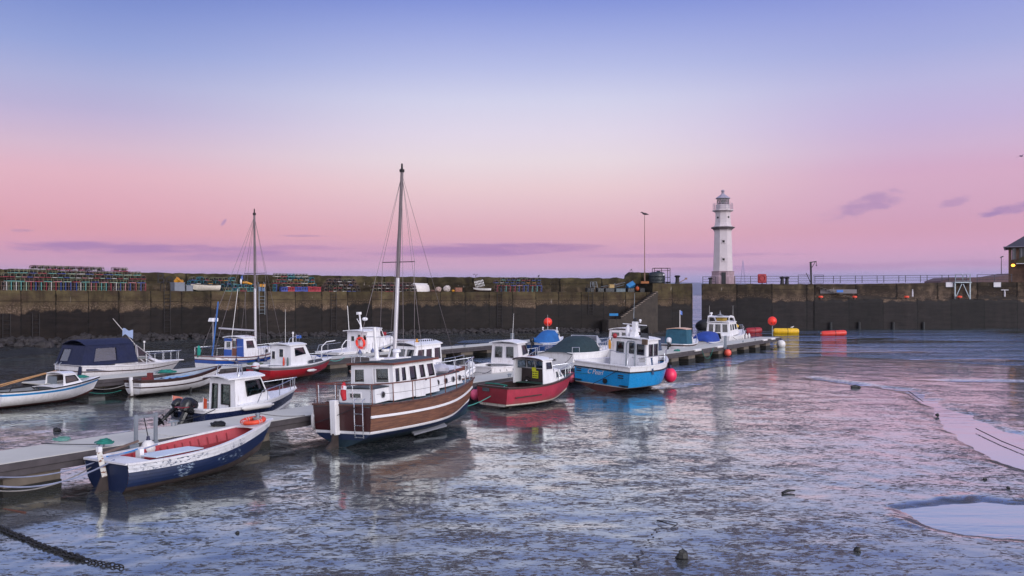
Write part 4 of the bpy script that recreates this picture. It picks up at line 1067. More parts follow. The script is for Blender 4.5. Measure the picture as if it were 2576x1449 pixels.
MB().tube([(.04, -.1, 2.02), (.0, -.115, 1.9)], .098, 8).build('flag_stripe', mat('white bunting', 'd0ccd4', .85), b, 60)
mb = MB().tube([(6.95, .1, 1.8), (7.3, .1, 2.0), (7.75, .1, 2.1)], .05, 4).prism([(7.1, .06, 1.85), (7.75, .06, 2.05), (7.7, .06, 1.93), (7.15, .06, 1.75)], (0, .12, 0)); mb.build('anchor_roller', WHITE, b)
mb = MB()
for i, (x, y, z, r) in enumerate(((4.9, .1, 2.15, .26), (5.25, -.1, 2.2, .3), (5.6, .08, 2.2, .22), (5.1, .25, 2.3, .2))): mb.sph((x, y, z), r, 0, 10, (1.2, 1, .7))
mb.v = [tuple(Vector(v)*(1+.0)+Vector((rnd.uniform(-.03, .03), rnd.uniform(-.03, .03), rnd.uniform(-.03, .03)))) for v in mb.v]
tag(mb.build('tarpaulin_bundle', mat('greyish white tarpaulin', 'b4b2be', .7, var=.2), None, 30, None), 'crumpled pale tarpaulin bundle on the foredeck of the wooden cruiser', 'tarpaulin').matrix_world = b.matrix_basis
o = MB().sph((0, 0, 0), .2, 0, 10, (.7, .7, 1.1)).build('red_bundle', mat('red cloth', '8a1c28', .85), None, 40, b.matrix_basis @ Vector((2.0, .5, 1.98))); tag(o, 'red jacket heaped behind the aft window of the wooden cruiser', 'jacket')
o = MB().sph((0, 0, 0), .17, 0, 10, (.6, .8, 1.3)).build('yellow_jacket', YEL, None, 40, b.matrix_basis @ Vector((2.05, -.55, 2.12))); tag(o, 'yellow jacket hanging inside the wooden cruiser wheelhouse', 'jacket')
# ---- crimson boat with white cuddy
b = CRIMB = seat('cuddy_boat', 'faded crimson boat with a white open backed cuddy and dark cockpit', 'cuddy boat', Vector((-.86, 38.15)), hd(3.72, 3.8), 0, 0)
h = H3 = Hull(4.85, 2.15, (1.0, .98, 1.24), .88, (.0, .35), (3.0, 1.5), .5, .42, 2.3, .0, .35, (.2, .88))
h.mesh(b, h.bands([(.17, 0), (.28, 1), (.94, 2), (1.0, 3)]), [ANTIF, mat('stained white boot top', 'c8c0b4', .5, var=.12, streak=.9, dirt='6a4424'), CRIM, BROWN], [0]*2+[1]*2+[4]*30 if False else None)
MB().prism([h.pt(0, .29, 1)+Vector((-.006, 0, 0)), h.pt(0, .29, -1)+Vector((-.006, 0, 0)), h.pt(0, .6, -1)+Vector((-.006, 0, 0)), h.pt(0, .93, -1)+Vector((-.006, 0, 0)), h.pt(0, .93, 1)+Vector((-.006, 0, 0)), h.pt(0, .6, 1)+Vector((-.006, 0, 0))], (-.02, 0, 0)).build('transom', CRIMT, b)
h.gunwale(b, BROWN, .1, .07, .0, .0)
INB = mat('dark brown cockpit paint', '2c1c1c', .6, var=.25)
h.inner(b, INB, .03, .55, .3, .05)
h.deck(b, mat('green deck paint', '3c5a50', .6, var=.2), .5, 1, .02, .04, .05)
cabin(b, 2.35, 3.2, .95, .86, .95, 2.05, .0, .22, .06, {'s': [(.2, .92, .62, .93)], 'f': [(.04, .32, .62, .92), (.36, .64, .62, .92), (.68, .96, .62, .92)]}, WHITE2, WHITE2, GLS, WHITE2, (.12, .1, .05, .035, .1), openback=True, name='cuddy')
MB().prism([(2.72, -.86, .4), (2.72, .86, .4), (2.72, .82, 1.62), (2.72, -.82, 1.62)], (.03, 0, 0)).build('bulkhead', INB, b)
mb = MB(); mb.tube([(2.22, .92*math.cos(a), 2.02+.12*math.sin(a)) for a in [PI*i/10 for i in range(11)]], .035, 5); mb.build('roof_beam', BROWN, b, 50)
MB().tube([(2.3, -.93, .95), (2.3, -.9, 2.05)], .035, 5).tube([(2.3, .93, .95), (2.3, .9, 2.05)], .035, 5).build('door_post', WHITE2, b)
cabin(b, 3.2, 4.25, .82, .5, 1.05, 1.6, .0, .3, .05, {'s': [(.12, .46, .25, .85), (.54, .86, .25, .85)], 'f': []}, WHITE2, WHITE2, PANED, WHITE2, (0, .02, .02, .03, .06), 1.12, 1.5, name='fore_cabin', rname='fore_roof')
mb = MB().torus((2.66, .42, 1.05), .19, .016, 0, 16, Matrix.Rotation(R(80), 3, 'Y'))
for k in range(6): a = k*PI/3; mb.tube([(2.64, .42, 1.05), (2.65, .42+.26*math.cos(a), 1.05+.26*math.sin(a))], .012, 4)
mb.sph((2.63, .42, 1.05), .05, 1, 8); mb.build('steering_wheel', [DSTEEL, STEEL], b, 60)
MB().box((2.7, -.06, 1.36), (.03, .36, .34)).box((2.695, .02, 1.6), (.03, .24, .16)).build('notice', YSIGN, b)
mb = MB()
for i in range(3):
    for j in range(3): mb.sph((2.68, -.17+.11*i, 1.26+.1*j), .03, 0, 8)
mb.build('notice_dots', BLACK, b)
mb = MB().torus((2.68, .3, 1.86), .13, .014, 0, 14, Matrix.Rotation(R(70), 3, 'Y')); mb.build('upper_wheel', BLACK, b)
MB().box((.25, .0, .96), (.35, 1.5, .05)).build('stern_bench', BROWN, b)
MB().bar((.45, -1.0, .55), (2.0, -1.09, .58), .04, .05).build('rub_strip', BROWN, b)
MB().box((-.05, .35, .86), (.03, .42, .15)).build('name_board', PANED, b)
h.rail(b, STEEL, .72, .98, .5, [.72, .85, .97], .016, .06, 'bow_rail', drop=1)
MB().tube([(3.0, -.7, 2.12), (3.0, .7, 2.12)], .015, 5).tube([(2.55, .3, 2.2), (3.05, .3, 2.19)], .015, 5).build('grab_rail', TEAK, b)
MB().box((.6, .45, -.05), (.16, .12, .8)).box((.6, -.45, -.05), (.16, .12, .8)).build('beaching_leg', ANTIF, b)
# ---- bright blue fishing boat
b = PEARL = seat('fishing_boat', 'bright blue fishing boat with white wheelhouse and C Pearl on its transom', 'fishing boat', Vector((4.55, 44.9)), hd(.70, .714), 2.6, 0)
h = H4 = Hull(5.1, 3.75, (1.48, 1.46, 1.55), .97, (.0, .45), (4.2, 1.7), .6, .35, 2.6, .0, .2, (.27, .95))
h.mesh(b, h.bands([(.26, 0), (.285, 1), (.79, 2), (.825, 3), (1.0, 4)]), [ANTIFR, mat('pale waterline stripe', 'b4aca0', .5), CPBLUE, BLACK, WHITE])
h.gunwale(b, WHITE, .16, .06, -.05, .0, 'bulwark_cap')
h.gunwale(b, BLACK, .05, .06, .015, 0, 'rubbing_strake', .81)
h.deck(b, mat('grey work deck', '9a9ca4', .6), 0, 1, .34, .02, .12)
mb = MB()
for s in (-1, 1): mb.grid([[h.pt(t, 1, s, -.12, d) for t in h.ts(.02, .97, 14)] for d in (0, -.36)])
mb.add([h.pt(.02, 1, -1, -.12), h.pt(.02, 1, 1, -.12), h.pt(.02, 1, 1, -.12, -.36), h.pt(.02, 1, -1, -.12, -.36)], [(0, 1, 2, 3)])
mb.build('bulwark_lining', WHITE, b)
cabin(b, 2.25, 3.55, 1.2, 1.02, 1.12, 2.66, .0, -.02, .06, {'a': [(.16, .36, .50, .88), (.52, .66, .52, .88), (.74, .94, .50, .86)], 's': [(.18, .5, .45, .86), (.6, .92, .45, .86)], 'f': [(.06, .34, .5, .88), (.38, .62, .5, .88), (.66, .94, .5, .88)]},
      WHITE, WHITE, GLS, mat('grey window rubber', '50555c', .5), (.14, .14, .08, .06, .08), name='wheelhouse')
def arch(y0, y1, z0, z1): return [(2.2, y0, z0), (2.2, y0, z1-.15), (2.2, y0+(y1-y0)*.15, z1), (2.2, y1-(y1-y0)*.15, z1), (2.2, y1, z1-.15), (2.2, y1, z0)]
MB().tube(arch(-.45, .12, 1.15, 2.56), .03, 6).build('door_frame', mat('pale grey door frame', '8c949c', .5), b, 60)
MB().box((2.2, -.36, 1.72), (.08, .12, .04)).build('door_handle', STEEL, b)
mb = MB().box((2.75, 0, 3.15), (.24, .28, .86)); mb.box((2.72, -.0, 2.86), (.36, .36, .28)); mb.build('mast_box', WHITE, b, None, None, .03)
MB().tube([(2.7, -.78, 3.42), (2.7, .78, 3.42)], .025, 6).build('crosstree', WHITE, b)
MB().lathe([(.04, 3.57), (.1, 3.6), (.1, 3.72), (.05, 3.76), (0, 3.77)], 10, (2.75, .02, 0)).build('mast_lamp', BLACK, b, 40)
MB().lathe([(.05, 3.55), (.05, 3.62), (.08, 3.66), (.05, 3.72), (0, 3.73)], 10, (2.75, -.32, 0)).build('navigation_lamp', WHITE, b, 40)
mb = MB().sph((2.7, .42, 3.05), .17, 0, 12, (.85, .85, 2.0)); mb.build('liferaft_canister', WHITE, b, 60)
whip(b, 2.75, .12, 3.6, 1.5, .02, GALV, .016)
mb = MB(); 
for y in (-.5, -1.0): mb.bar((2.6, y, 2.72), (2.45, y-.06, 3.4), .03, .03)
mb.bar((2.45, -.56, 3.4), (2.45, -1.06, 3.4), .03, .03); mb.bar((2.6, -.5, 2.75), (2.6, -1.0, 2.75), .03, .03); mb.build('folded_screen_frame', BLACK, b)
MB().prism([(2.59, -.52, 2.78), (2.59, -.98, 2.78), (2.46, -1.03, 3.38), (2.46, -.58, 3.38)], (.012, 0, 0)).build('folded_screen', GLD, b)
MB().box((2.12, -1.12, 2.6), (.12, .3, .28)).build('lamp_box', mat('brown wooden box', '5c4a3c', .8), b)
MB().sph((2.08, .82, 2.78), .13, 0, 10, (1, 1, 1.1)).build('red_lamp', REDF, b, 60)
o = MB().tube([(0, 0, 0), (.01, .02, -.25), (0, 0, -.5)], [.05, .09, .06], 7).build('yellow_glove', YELT, None, 60, b.matrix_basis @ Vector((2.05, 1.14, 2.55))); tag(o, 'yellow gloves hanging from the blue fishing boat wheelhouse', 'gloves')
mb = MB().tube([(1.9, -.2, 1.15), (1.9, -.25, 1.9), (1.9, .95, 2.0), (1.9, 1.0, 1.15)], .02, 6); 
mb.build('guard_rail', STEEL, b, 60)
mb = MB()
mb.tube([h.pt(.14, 1, -1, -.1, 0), h.pt(.14, 1, -1, -.1, .42), h.pt(.5, 1, -1, -.1, .46), h.pt(.52, 1, -1, -.1, 0)], .02, 6)
for t in (.26, .38): mb.tube([h.pt(t, 1, -1, -.1, 0), h.pt(t, 1, -1, -.1, .44)], .018, 5)
mb.build('side_rail', STEEL, b, 60)
mb = MB().tube([h.pt(.66, 1, -1, -.1, 0), h.pt(.66, 1, -1, -.1, .5), h.pt(.9, 1, -1, -.1, .52), h.pt(.92, 1, -1, -.1, 0)], .02, 6); mb.build('bow_rail', STEEL, b, 60)
MB().lathe([(.22, 1.15), (.12, 1.3), (.12, 1.55), (.24, 1.62), (.24, 1.7), (0, 1.74)], 12, (4.25, -.15, 0)).build('capstan', GALV, b, 40)
mb = MB()
for i in range(5): mb.tube(sag((1.0+.1*i, -1.62, 1.85), (1.16+.1*i, -1.62, 1.86), .22, 6), .014, 4)
o = mb.build('hung_rope', ROPE, None, 60); o.matrix_world = b.matrix_basis; tag(o, 'loops of pale rope hung on the side rail of the blue fishing boat', 'rope')
mb = MB(); gr = [[Vector((1.75+.05*j, -1.78-.03*i, 1.86-.17*i)) + Vector((rnd.uniform(-.02, .02),)*3) for j in range(4)] for i in range(6)]; mb.grid(gr)
o = mb.build('blue_cloth', mat('dark blue oilskin', '2c4468', .7), None, 50); o.matrix_world = b.matrix_basis; tag(o, 'dark blue oilskin draped over the bulwark of the blue fishing boat', 'oilskin')
DK = mat('exhaust slot black', '0c0d10', .5)
for y, z in ((1.5, .98), (-1.25, .88)):
    for dz in (0, .12): MB().box((-.012, y, z+dz), (.05, .32, .055)).build('vent_slot', DK, b, None, None, .01)
MB().lathe([(.13, 0), (.13, .06), (.0, .062)], 16, (-.01, -.28, .62), 0, Matrix.Rotation(R(-90), 3, 'Y')).build('exhaust_pipe', DK, b)
for y in (1.52, -1.5): MB().box((-.09, y, .5+(.03 if y > 0 else 0)), (.16, .46, .05)).build('trim_tab', DK, b)
M = frame3((-.012, .42, 1.0), (0, -1, 0), (0, 0, 1)); text('C Pearl', .34, b, M, SIGNW, 'name_lettering', .006, .35)
# ---- white pilothouse boat with outboards, behind the pontoon
b = PILOT = seat('pilothouse_boat', 'white pilothouse boat with navy side band, green windscreen and two black outboards', 'pilothouse boat', Vector((-11.25, 30.35)), HEAD, 0, 0)
h = H5 = Hull(4.5, 2.05, (1.06, 1.06, 1.32), .9, (.0, .4), (3.0, 1.5), .55, .42, 2.2, .0)
h.mesh(b, h.bands([(.52, 0), (.57, 0), (.88, 1), (1.0, 0)]), [WHITE, NAVY])
h.gunwale(b, WHITE, .06, .06, .03, 0, 'rubbing_strake', .54); h.gunwale(b, WHITE, .1, .05, -.03, 0, 'bulwark_cap')
h.deck(b, WHITE, .34, 1, .0, .09, .03); h.deck(b, mat('grey cockpit sole', 'b4b8bc', .6), .0, .36, .42, 0, .08, 'cockpit_sole')
mb = MB()
for s in (-1, 1): mb.grid([[h.pt(t, 1, s, -.09, d) for t in h.ts(.02, .36, 8)] for d in (0, -.44)])
mb.add([h.pt(.02, 1, -1, -.09), h.pt(.02, 1, 1, -.09), h.pt(.02, 1, 1, -.09, -.44), h.pt(.02, 1, -1, -.09, -.44)], [(0, 1, 2, 3)])
mb.build('cockpit_lining', WHITE, b)
cabin(b, 1.45, 3.25, .76, .70, .5, 1.98, .02, .55, .08, {'a': [(.13, .33, .13, .86), (.48, .80, .38, .86)], 's': [(.36, .93, .52, .92)], 'f': [(.05, .95, .58, .93)]}, WHITE, WHITE, GLT, mat('black window rubber', '1a1c20', .5), (.34, .16, .1, .05, .1), .85, 2.0, name='pilothouse')
MB().box((1.44, -.42, 1.02), (.04, .05, .16)).build('door_handle', DSTEEL, b)
mb = MB().tube([(1.7, .6, 2.05), (1.78, .6, 2.42), (1.78, -.6, 2.42), (1.7, -.6, 2.05)], .02, 6).tube([(2.0, -.45, 2.08), (1.95, -.45, 2.5), (1.8, -.45, 2.5), (1.76, -.45, 2.08)], .022, 6)
for z in (2.2, 2.35): mb.tube([(2.0, -.45, z), (1.78, -.45, z)], .015, 5)
mb.build('roof_rack', STEEL, b, 60)
h.rail(b, STEEL, .5, .99, .42, [.62, .78, .93, .985], .018, .05, 'pulpit', drop=1, lean=.02)
outboard(b, -.02, -.18, .72, COWL, 1.3, 28); outboard(b, .0, .62, .82, mat('black cowl with stripe', '1a1a20', .3), .95, 52)
MB().box((-.28, -.18, 1.16), (.5, .4, .03)).build('cowl_band', mat('engine stripe', '7a2430', .4), b)
flag(b, (.08, .95, .9), .55, .4, .25, mat('faded orange flag', 'c87868', .85), .1, (.9, -.3, 0))
flag(b, (.05, -.75, .9), .6, .2, .42, mat('red orange flag', 'b4482c', .85), .12, (.6, -.3, 0))
# ---- small white cuddy boat at the left edge
b = seat('cabin_dinghy', 'small white cuddy boat with a blue stripe and oars, at the left edge', 'small boat', Vector((-22.45, 37.7)), hd(.5, .866), -1, 0)
h = H6 = Hull(4.75, 1.95, (.82, .80, 1.04), .85, (.05, .35), (2.6, 1.5), .4, .42, 2.2, .0)
h.mesh(b, h.bands([(.2, 0), (.76, 1), (.88, 2), (1.0, 1)]), [ANTIFR, WHITE, STRIPE])
h.gunwale(b, BLACK, .06, .045, .01, -.0); h.deck(b, WHITE, .5, 1, .0, .06, .03); h.inner(b, mat('grey boat inside', '7a7e84', .6), .04, .55, .3, .06)
cabin(b, 2.85, 3.95, .74, .52, .78, 1.36, .05, .35, .07, {'s': [(.12, .86, .3, .85)], 'f': []}, WHITE, WHITE, BROWNG, BLACK, (.05, .02, .02, .04, .08), .92, 1.34, openback=True, name='cuddy')
MB().box((2.95, .3, .8), (.04, .7, .9)).build('cabin_door', mat('grey cuddy door', '6c747c', .5), b)
MB().tube([(.3, -.85, .82), (.4, -.85, 1.0), (1.2, -.88, 1.0), (1.4, -.9, .84)], .02, 6).build('grab_rail', DSTEEL, b, 60)
outboard(b, .02, .1, .72, COWL, .8, 0)
for i, (y0, y1, x0) in enumerate(((-.2, -.25, -.4), (.35, .45, .6))):
    mb = MB().tube([(0, 0, 0), (2.2, 0, .22)], .028, 6).prism([(2.2, -.03, .2), (2.8, -.09, .26), (2.85, .09, .27), (2.2, .03, .22)], (0, 0, .02))
    o = mb.build('oar', WOODP, None, 60, b.matrix_basis @ Vector((x0, y0, .98))); o.rotation_euler = (0, R(-4), hd(.5, .866)+R(2+i*5))
    tag(o, ('long pale oar laid slanting over the cockpit of the left edge boat', 'second oar laid against the cuddy of the left edge boat')[i], 'oar', 'oars in the small boat')
# ---- navy canopied cruiser
b = seat('sport_cruiser', 'white motor cruiser with a navy canvas canopy behind the left pontoon', 'motor cruiser', UV(26.0, -43.6), HEAD, 0, -.8)
h = H7 = Hull(6.05, 2.7, (1.36, 1.28, 1.32), .92, (.1, .5), (2.6, 1.5), .75, .4, 2.3, .0)
h.mesh(b, h.bands([(.25, 1), (.74, 0), (.79, 2), (1.0, 0)]), [CREAM, ANTIF, BROWN])
h.gunwale(b, CREAM, .08, .06, .02, 0, 'rub_rail'); h.deck(b, CREAM, 0, 1, .02, .06, .03)
cabin(b, 1.9, 5.3, 1.12, .55, 1.3, 1.78, .35, .9, .1, {'s': [(.46, .58, .1, .62), (.6, .72, .1, .62), (.74, .84, .1, .62)], 'f': []}, CREAM, CREAM, BROWNG, ALU, (0, .02, .03, .05, .1), 1.3, 1.62, name='fore_cabin', rname='cabin_top')
mb = MB()
for s in (-1, 1): mb.prism([(.2, s*1.25, 1.2), (2.0, s*1.28, 1.12), (2.35, s*1.26, 1.0), (2.2, s*1.27, .96), (1.9, s*1.29, 1.04), (.2, s*1.26, 1.12)], (0, s*.03, 0))
mb.build('side_stripe', NAVY, b)
cb = cabin(b, -.05, 3.3, 1.2, 1.1, 1.34, 2.38, .35, .25, .14, {'a': [(.1, .46, .2, .82)], 's': [(.2, .62, .18, .86)], 'f': []}, DNAVY, DNAVY, GLV, DNAVY, (.04, .05, .03, .03, .26), 1.42, 2.42, name='canopy', rname='canopy_top')
MB().prism([(.02, -1.2, 1.42), (.0, -.95, 1.42), (-.12, -.95, .75), (-.1, -1.2, .75)], (.03, 0, 0)).build('canopy_flap', DNAVY, b)
ws = cabin(b, 3.25, 4.35, 1.08, .85, 1.66, 2.34, .0, .95, .1, {'s': [(.04, .9, .08, .92)], 'f': [(.04, .48, .08, .95), (.52, .96, .08, .95)], 'a': [(.05, .95, .05, .95)]}, ALU, ALU, GLT, ALU, (0, 0, 0, .02, 0), 1.62, 2.3, name='windscreen', rname=None, th=.03)
h.rail(b, STEEL, .62, .99, .55, [.62, .72, .82, .9, .98], .018, .08, 'pulpit', lean=-.02, drop=1)
MB().box((6.6, 0, 1.32), (.55, .4, .05)).build('anchor_platform', CREAM, b)
mb = MB()
for y in (.95, .6): mb.tube([(-.02, y, 1.5), (-.12, y, 1.4), (-.12, y, .6)], .018, 5)
for z in (.7, .95, 1.2): mb.tube([(-.12, .95, z), (-.12, .6, z)], .014, 5)
mb.build('swim_ladder', STEEL, b, 60)
MB().tube([(4.35, -.1, 1.68), (2.7, .35, 3.75)], [.022, .012], 6).build('leaning_staff', FENW, b)
mb = MB(); p0 = Vector((3.2, .22, 3.2))
mb.grid([[p0 + Vector((.32*f*math.cos(.3), -.5*f, -.12*f - j*.14*(1+.3*math.sin(4*f+j)) + .05*math.sin(8*f))) for j in range(4)] for f in [i/7 for i in range(8)]])
mb.build('flag', mat('pale blue tattered flag', '98a8c8', .85, var=.2), b, 60)
MB().lathe([(.02, 1.7), (.02, 2.35), (.06, 2.36), (.06, 2.46), (0, 2.47)], 8, (4.75, .5, 0)).build('navigation_lamp', FENW, b, 40)
# ---- brown and white open launch
b = seat('open_launch', 'brown and white open launch with blue tarpaulin inside, beside the left pontoon', 'launch', UV(26.2, -38.35), HEAD, -2, 0)
h = H8 = Hull(4.9, 1.85, (.84, .82, 1.22), .72, (.05, .35), (2.4, 1.5), .4, .42, 2.1, .05)
h.mesh(b, h.bands([(.14, 0), (.5, 1), (.59, 2), (.83, 1), (1.0, 2)]), [ANTIF, WHITE2, BROWN])
h.gunwale(b, BROWN, .1, .05); h.inner(b, mat('blue grey launch inside', '8c98a8', .6, var=.25), .05, .94, .34, .05)
mb = MB()
for x in (1.3, 2.6, 3.7): mb.box((x, 0, .66), (.24, 1.5, .04))
mb.build('thwart', BROWN, b)
MB().prism([(-.02, .5, .56), (-.02, -.5, .56), (-.02, -.5, .72), (-.02, .5, .72)], (-.02, 0, 0)).build('name_panel', mat('pale name panel', 'b8b4b8', .5), b)
MB().bar((-.12, 0, .1), (-.14, 0, 1.0), .1, .14).build('rudder_post', WHITE2, b); MB().prism([(-.1, -.02, .3), (-.45, -.02, -.05), (0, -.02, -.05)], (0, .04, 0)).build('rudder', ANTIF, b)
mb = MB(); mb.grid([[Vector((1.8+i*.28, -.55+j*.22, .78+.06*math.sin(i*1.7+j*2.1))) for j in range(6)] for i in range(8)]); mb.build('tarpaulin', mat('pale blue tarpaulin', '8cb4dc', .6), b, 40)
o = MB().box((0, 0, .1), (.5, .35, .2)).box((.12, 0, .3), (.25, .2, .25)).build('fish_box', mat('rust red fish box', '6a2424', .6), None, None, b.matrix_basis @ Vector((.85, .1, .72)), .02); tag(o, 'rust red gear box in the stern of the brown and white launch', 'box')
# ---- red hulled cabin boat
b = REDB = seat('cabin_boat', 'red hulled cabin boat with a white cabin in the middle of the harbour', 'cabin boat', UV(33.85, -38.2), HEAD, 0, 0)
h = H9 = Hull(5.25, 2.2, (.98, .92, 1.12), .9, (.1, .4), (3.0, 1.5), .5, .42, 2.3, .0)
h.mesh(b, h.bands([(.18, 0), (.8, 1), (1.0, 2)]), [ANTIF, RED, mat('grey sheer strake', '8c8c94', .5, var=.2)])
h.gunwale(b, mat('weathered rub strip', '5c5656', .7, var=.3), .07, .06, .02, 0, 'rub_rail', .9); h.gunwale(b, WHITE2, .1, .05, -.02, .02)
h.deck(b, WHITE2, .3, 1, .0, .06, .03); h.deck(b, GREYD, 0, .32, .3, 0, .07, 'cockpit_sole')
mb = MB()
for s in (-1, 1): mb.grid([[h.pt(t, 1, s, -.08, d) for t in h.ts(.02, .33, 8)] for d in (0, -.32)])
mb.add([h.pt(.02, 1, -1, -.08), h.pt(.02, 1, 1, -.08), h.pt(.02, 1, 1, -.08, -.32), h.pt(.02, 1, -1, -.08, -.32)], [(0, 1, 2, 3)]); mb.build('cockpit_lining', WHITE2, b)
cabin(b, 1.65, 3.55, .88, .74, .7, 2.08, .02, .62, .08, {'a': [(.06, .24, .42, .76, GLD), (.42, .64, .52, .86, GLT)], 's': [(.2, .82, .52, .9)], 'f': [(.08, .46, .5, .9), (.54, .92, .5, .9)]}, WHITE2, WHITE2, GLS, WHITE2, (.12, .1, .08, .05, .08), 1.0, 2.1, name='cabin')
cabin(b, 3.5, 4.75, .76, .4, 1.05, 1.36, .0, .45, .06, {'s': [], 'f': []}, WHITE2, WHITE2, GLD, WHITE2, (0, .0, .0, .03, .05), 1.08, 1.3, name='fore_cabin', rname='fore_roof')
mb = MB(); 
for s in (-1, 1): mb.prism([(3.0, s*.9, 1.0), (4.4, s*.66, 1.06), (4.2, s*.66, 1.22), (3.0, s*.88, 1.18)], (0, s*.02, 0))
mb.build('side_panel', mat('dark grey panel', '3c4048', .4), b)
o = outboard(b, -.04, .0, .75, mat('white red outboard cowl', 'd4d4dc', .3), .9, 14); MB().box((-.2, 0, 1.02), (.4, .28, .05)).build('cowl_band', RED, o)
h.rail(b, STEEL, .64, .99, .4, [.64, .8, .93], .018, .06, 'bow_rail', drop=1)
MB().tube([(1.75, -.5, 2.2), (1.9, -.5, 2.5), (3.1, 0, 2.62), (3.2, .1, 2.3)], .02, 6).build('roof_rail', STEEL, b, 60)
MB().lathe([(.03, 2.1), (.03, 2.7), (.06, 2.72), (.06, 2.82), (0, 2.84)], 8, (2.7, .1, 0)).build('lamp_pole', FENW, b, 40)
flag(b, (3.05, .2, 2.1), .55, .35, .22, mat('blue white small flag', '3a62b0', .8), .05, (.5, -.8, 0)); whip(b, 2.3, .3, 2.15, 2.0)
for y, m_, lb in ((-.3, ORANGE, 'orange rope hank hanging on the red hulled boat cabin'), (-.62, mat('grey green net', '5c6a68', .9), 'grey net bag hanging on the red hulled boat cabin')):
    o = MB().tube([(0, 0, 0), (0, .02, -.3), (0, 0, -.62)], [.03, .06, .04], 7).build('rope_hank', m_, None, 60, b.matrix_basis @ Vector((1.6, y, 1.42))); tag(o, lb, 'rope')
# ---- blue and white motor sailer with the shorter mast
b = SAILB = seat('motor_sailer', 'blue and white motor sailer with a blue bulkhead, brown door and short mast', 'motor sailer', UV(34.3, -43.3), HEAD, .0, 0)
h = H10 = Hull(5.6, 2.25, (1.34, 1.2, 1.42), .85, (.1, .5), (2.6, 1.5), .5, .42, 2.2, .0)
h.mesh(b, h.bands([(.2, 0), (.66, 1), (.82, 2), (.86, 3), (1.0, 1)]), [ANTIF, WHITE, ROYAL, TEAK])
h.gunwale(b, TEAK, .06, .05); h.deck(b, WHITE, .0, 1, .02, .06, .03)
cabin(b, 2.15, 3.5, .92, .82, 1.2, 2.34, .0, .42, .06, {'a': [(.1, .34, .42, .8), (.44, .62, .46, .88)], 's': [(.18, .8, .45, .88)], 'f': [(.06, .46, .5, .9), (.54, .94, .5, .9)]}, WHITE, WHITE, GLS, WHITE, (.14, .1, .06, .05, .1), name='wheelhouse')
MB().prism([(2.125, .9, 1.22), (2.125, .2, 1.22), (2.125, .2, 1.62), (2.125, .9, 1.62)], (.02, 0, 0)).prism([(2.125, -.28, 1.22), (2.125, -.9, 1.22), (2.125, -.86, 2.3), (2.125, -.28, 2.3)], (.02, 0, 0)).prism([(2.125, .9, 2.14), (2.125, .2, 2.14), (2.125, .2, 2.32), (2.125, .86, 2.32)], (.02, 0, 0)).build('bulkhead_panel', ROYAL, b)
d_ = MB().prism([(2.11, .13, 1.22), (2.11, -.26, 1.22), (2.11, -.26, 1.72), (2.11, .13, 1.72)], (.02, 0, 0)).prism([(2.11, .13, 1.74), (2.11, .08, 1.74), (2.11, .08, 2.3), (2.11, .13, 2.3)], (.02, 0, 0)).prism([(2.11, -.21, 1.74), (2.11, -.26, 1.74), (2.11, -.26, 2.3), (2.11, -.21, 2.3)], (.02, 0, 0)).build('door', TEAK, b)
cabin(b, 3.5, 4.9, .72, .42, 1.25, 1.62, 0, .2, .05, {'s': [], 'f': []}, WHITE, WHITE, GLD, WHITE, (0, .05, .03, .03, .06), 1.35, 1.66, name='fore_cabin', rname='fore_roof')
porthole(b, (4.2, -.6, 1.46), (.2, -1, 0), .1)
MASTB = mat('backlit brown upper spar', '6c6064', .5, var=.2)  # darker tone for the upper mast, its backlit look put into the colour
def rig(b, x, z0, z1, r, rake, spread, zs, stays, sx=0.0, wire=.012, lean=0.0):
    top = Vector((x+rake, lean, z1)); base = Vector((x, 0, z0)); L = (z1-z0)
    ms = MB().tube([base, base.lerp(top, .45)], [r, r*.95], 10).tube([base.lerp(top, .45), top], [r*.94, r*.72], 10, 1).build('mast', [ALU, MASTB], b, 60)
    MB().lathe([(r*1.1, 0), (r*1.2, .12), (r*.5, .16), (r*.4, .4)], 8, top).build('masthead', DSTEEL, ms, 40)
    f = (zs-z0)/L; p = base.lerp(top, f)
    MB().bar(p+Vector((0, -spread, .02)), p+Vector((0, spread, .02)), .05, .035).build('spreader', DSTEEL, ms)
    for e, via in stays:
        pts = [top-Vector((0, 0, .1))] + ([p+Vector((0, via*spread, .02))] if via else []) + [Vector(e)]
        MB().tube(pts, wire, 4).build('stay', WIRE, b)
    return top
rig(b, 3.85, 1.6, 10.05, .085, -.1, .95, 6.35, [((6.15, 0, 1.5), 0), ((.1, .6, 1.4), 0), ((.1, -.6, 1.4), 0), ((4.0, -1.0, 1.35), -1), ((4.0, 1.0, 1.35), 1), ((3.4, -1.02, 1.3), 0), ((3.4, 1.02, 1.3), 0)])
MB().tube([(3.75, 0, 2.75), (1.1, .1, 2.98)], .055, 8).build('boom', ALU, b, 60)
MB().tube([(.15, -.45, 1.3), (.45, -.62, 4.6)], [.05, .045], 7).build('stern_pole', mat('blue painted pole', '2c5c9c', .5), b, 60)
MB().tube([(.42, -.2, 1.3), (.42, -.2, 3.4)], .03, 6).build('radar_pole', ALU, b)
MB().prism([(.2, -.42, 3.4), (.2, .02, 3.4), (.25, -.02, 3.62), (.25, -.38, 3.62)], (.42, 0, 0)).build('radar_box', WHITE, b, None, None, .03)
MB().tube([(1.9, -.1, 2.4), (2.3, -.18, 5.4)], [.02, .014], 5).build('whip_aerial', FENW, b)
mb = MB().tube([(.05, 1.0, 1.4), (.05, 1.0, 1.85), (1.9, 1.05, 1.85)], .016, 5).tube([(.05, -1.0, 1.4), (.05, -1.0, 1.85), (1.9, -1.05, 1.85)], .016, 5).tube([(.05, -1, 1.85), (.05, 1, 1.85)], .016, 5); mb.build('stern_rail', STEEL, b, 60)
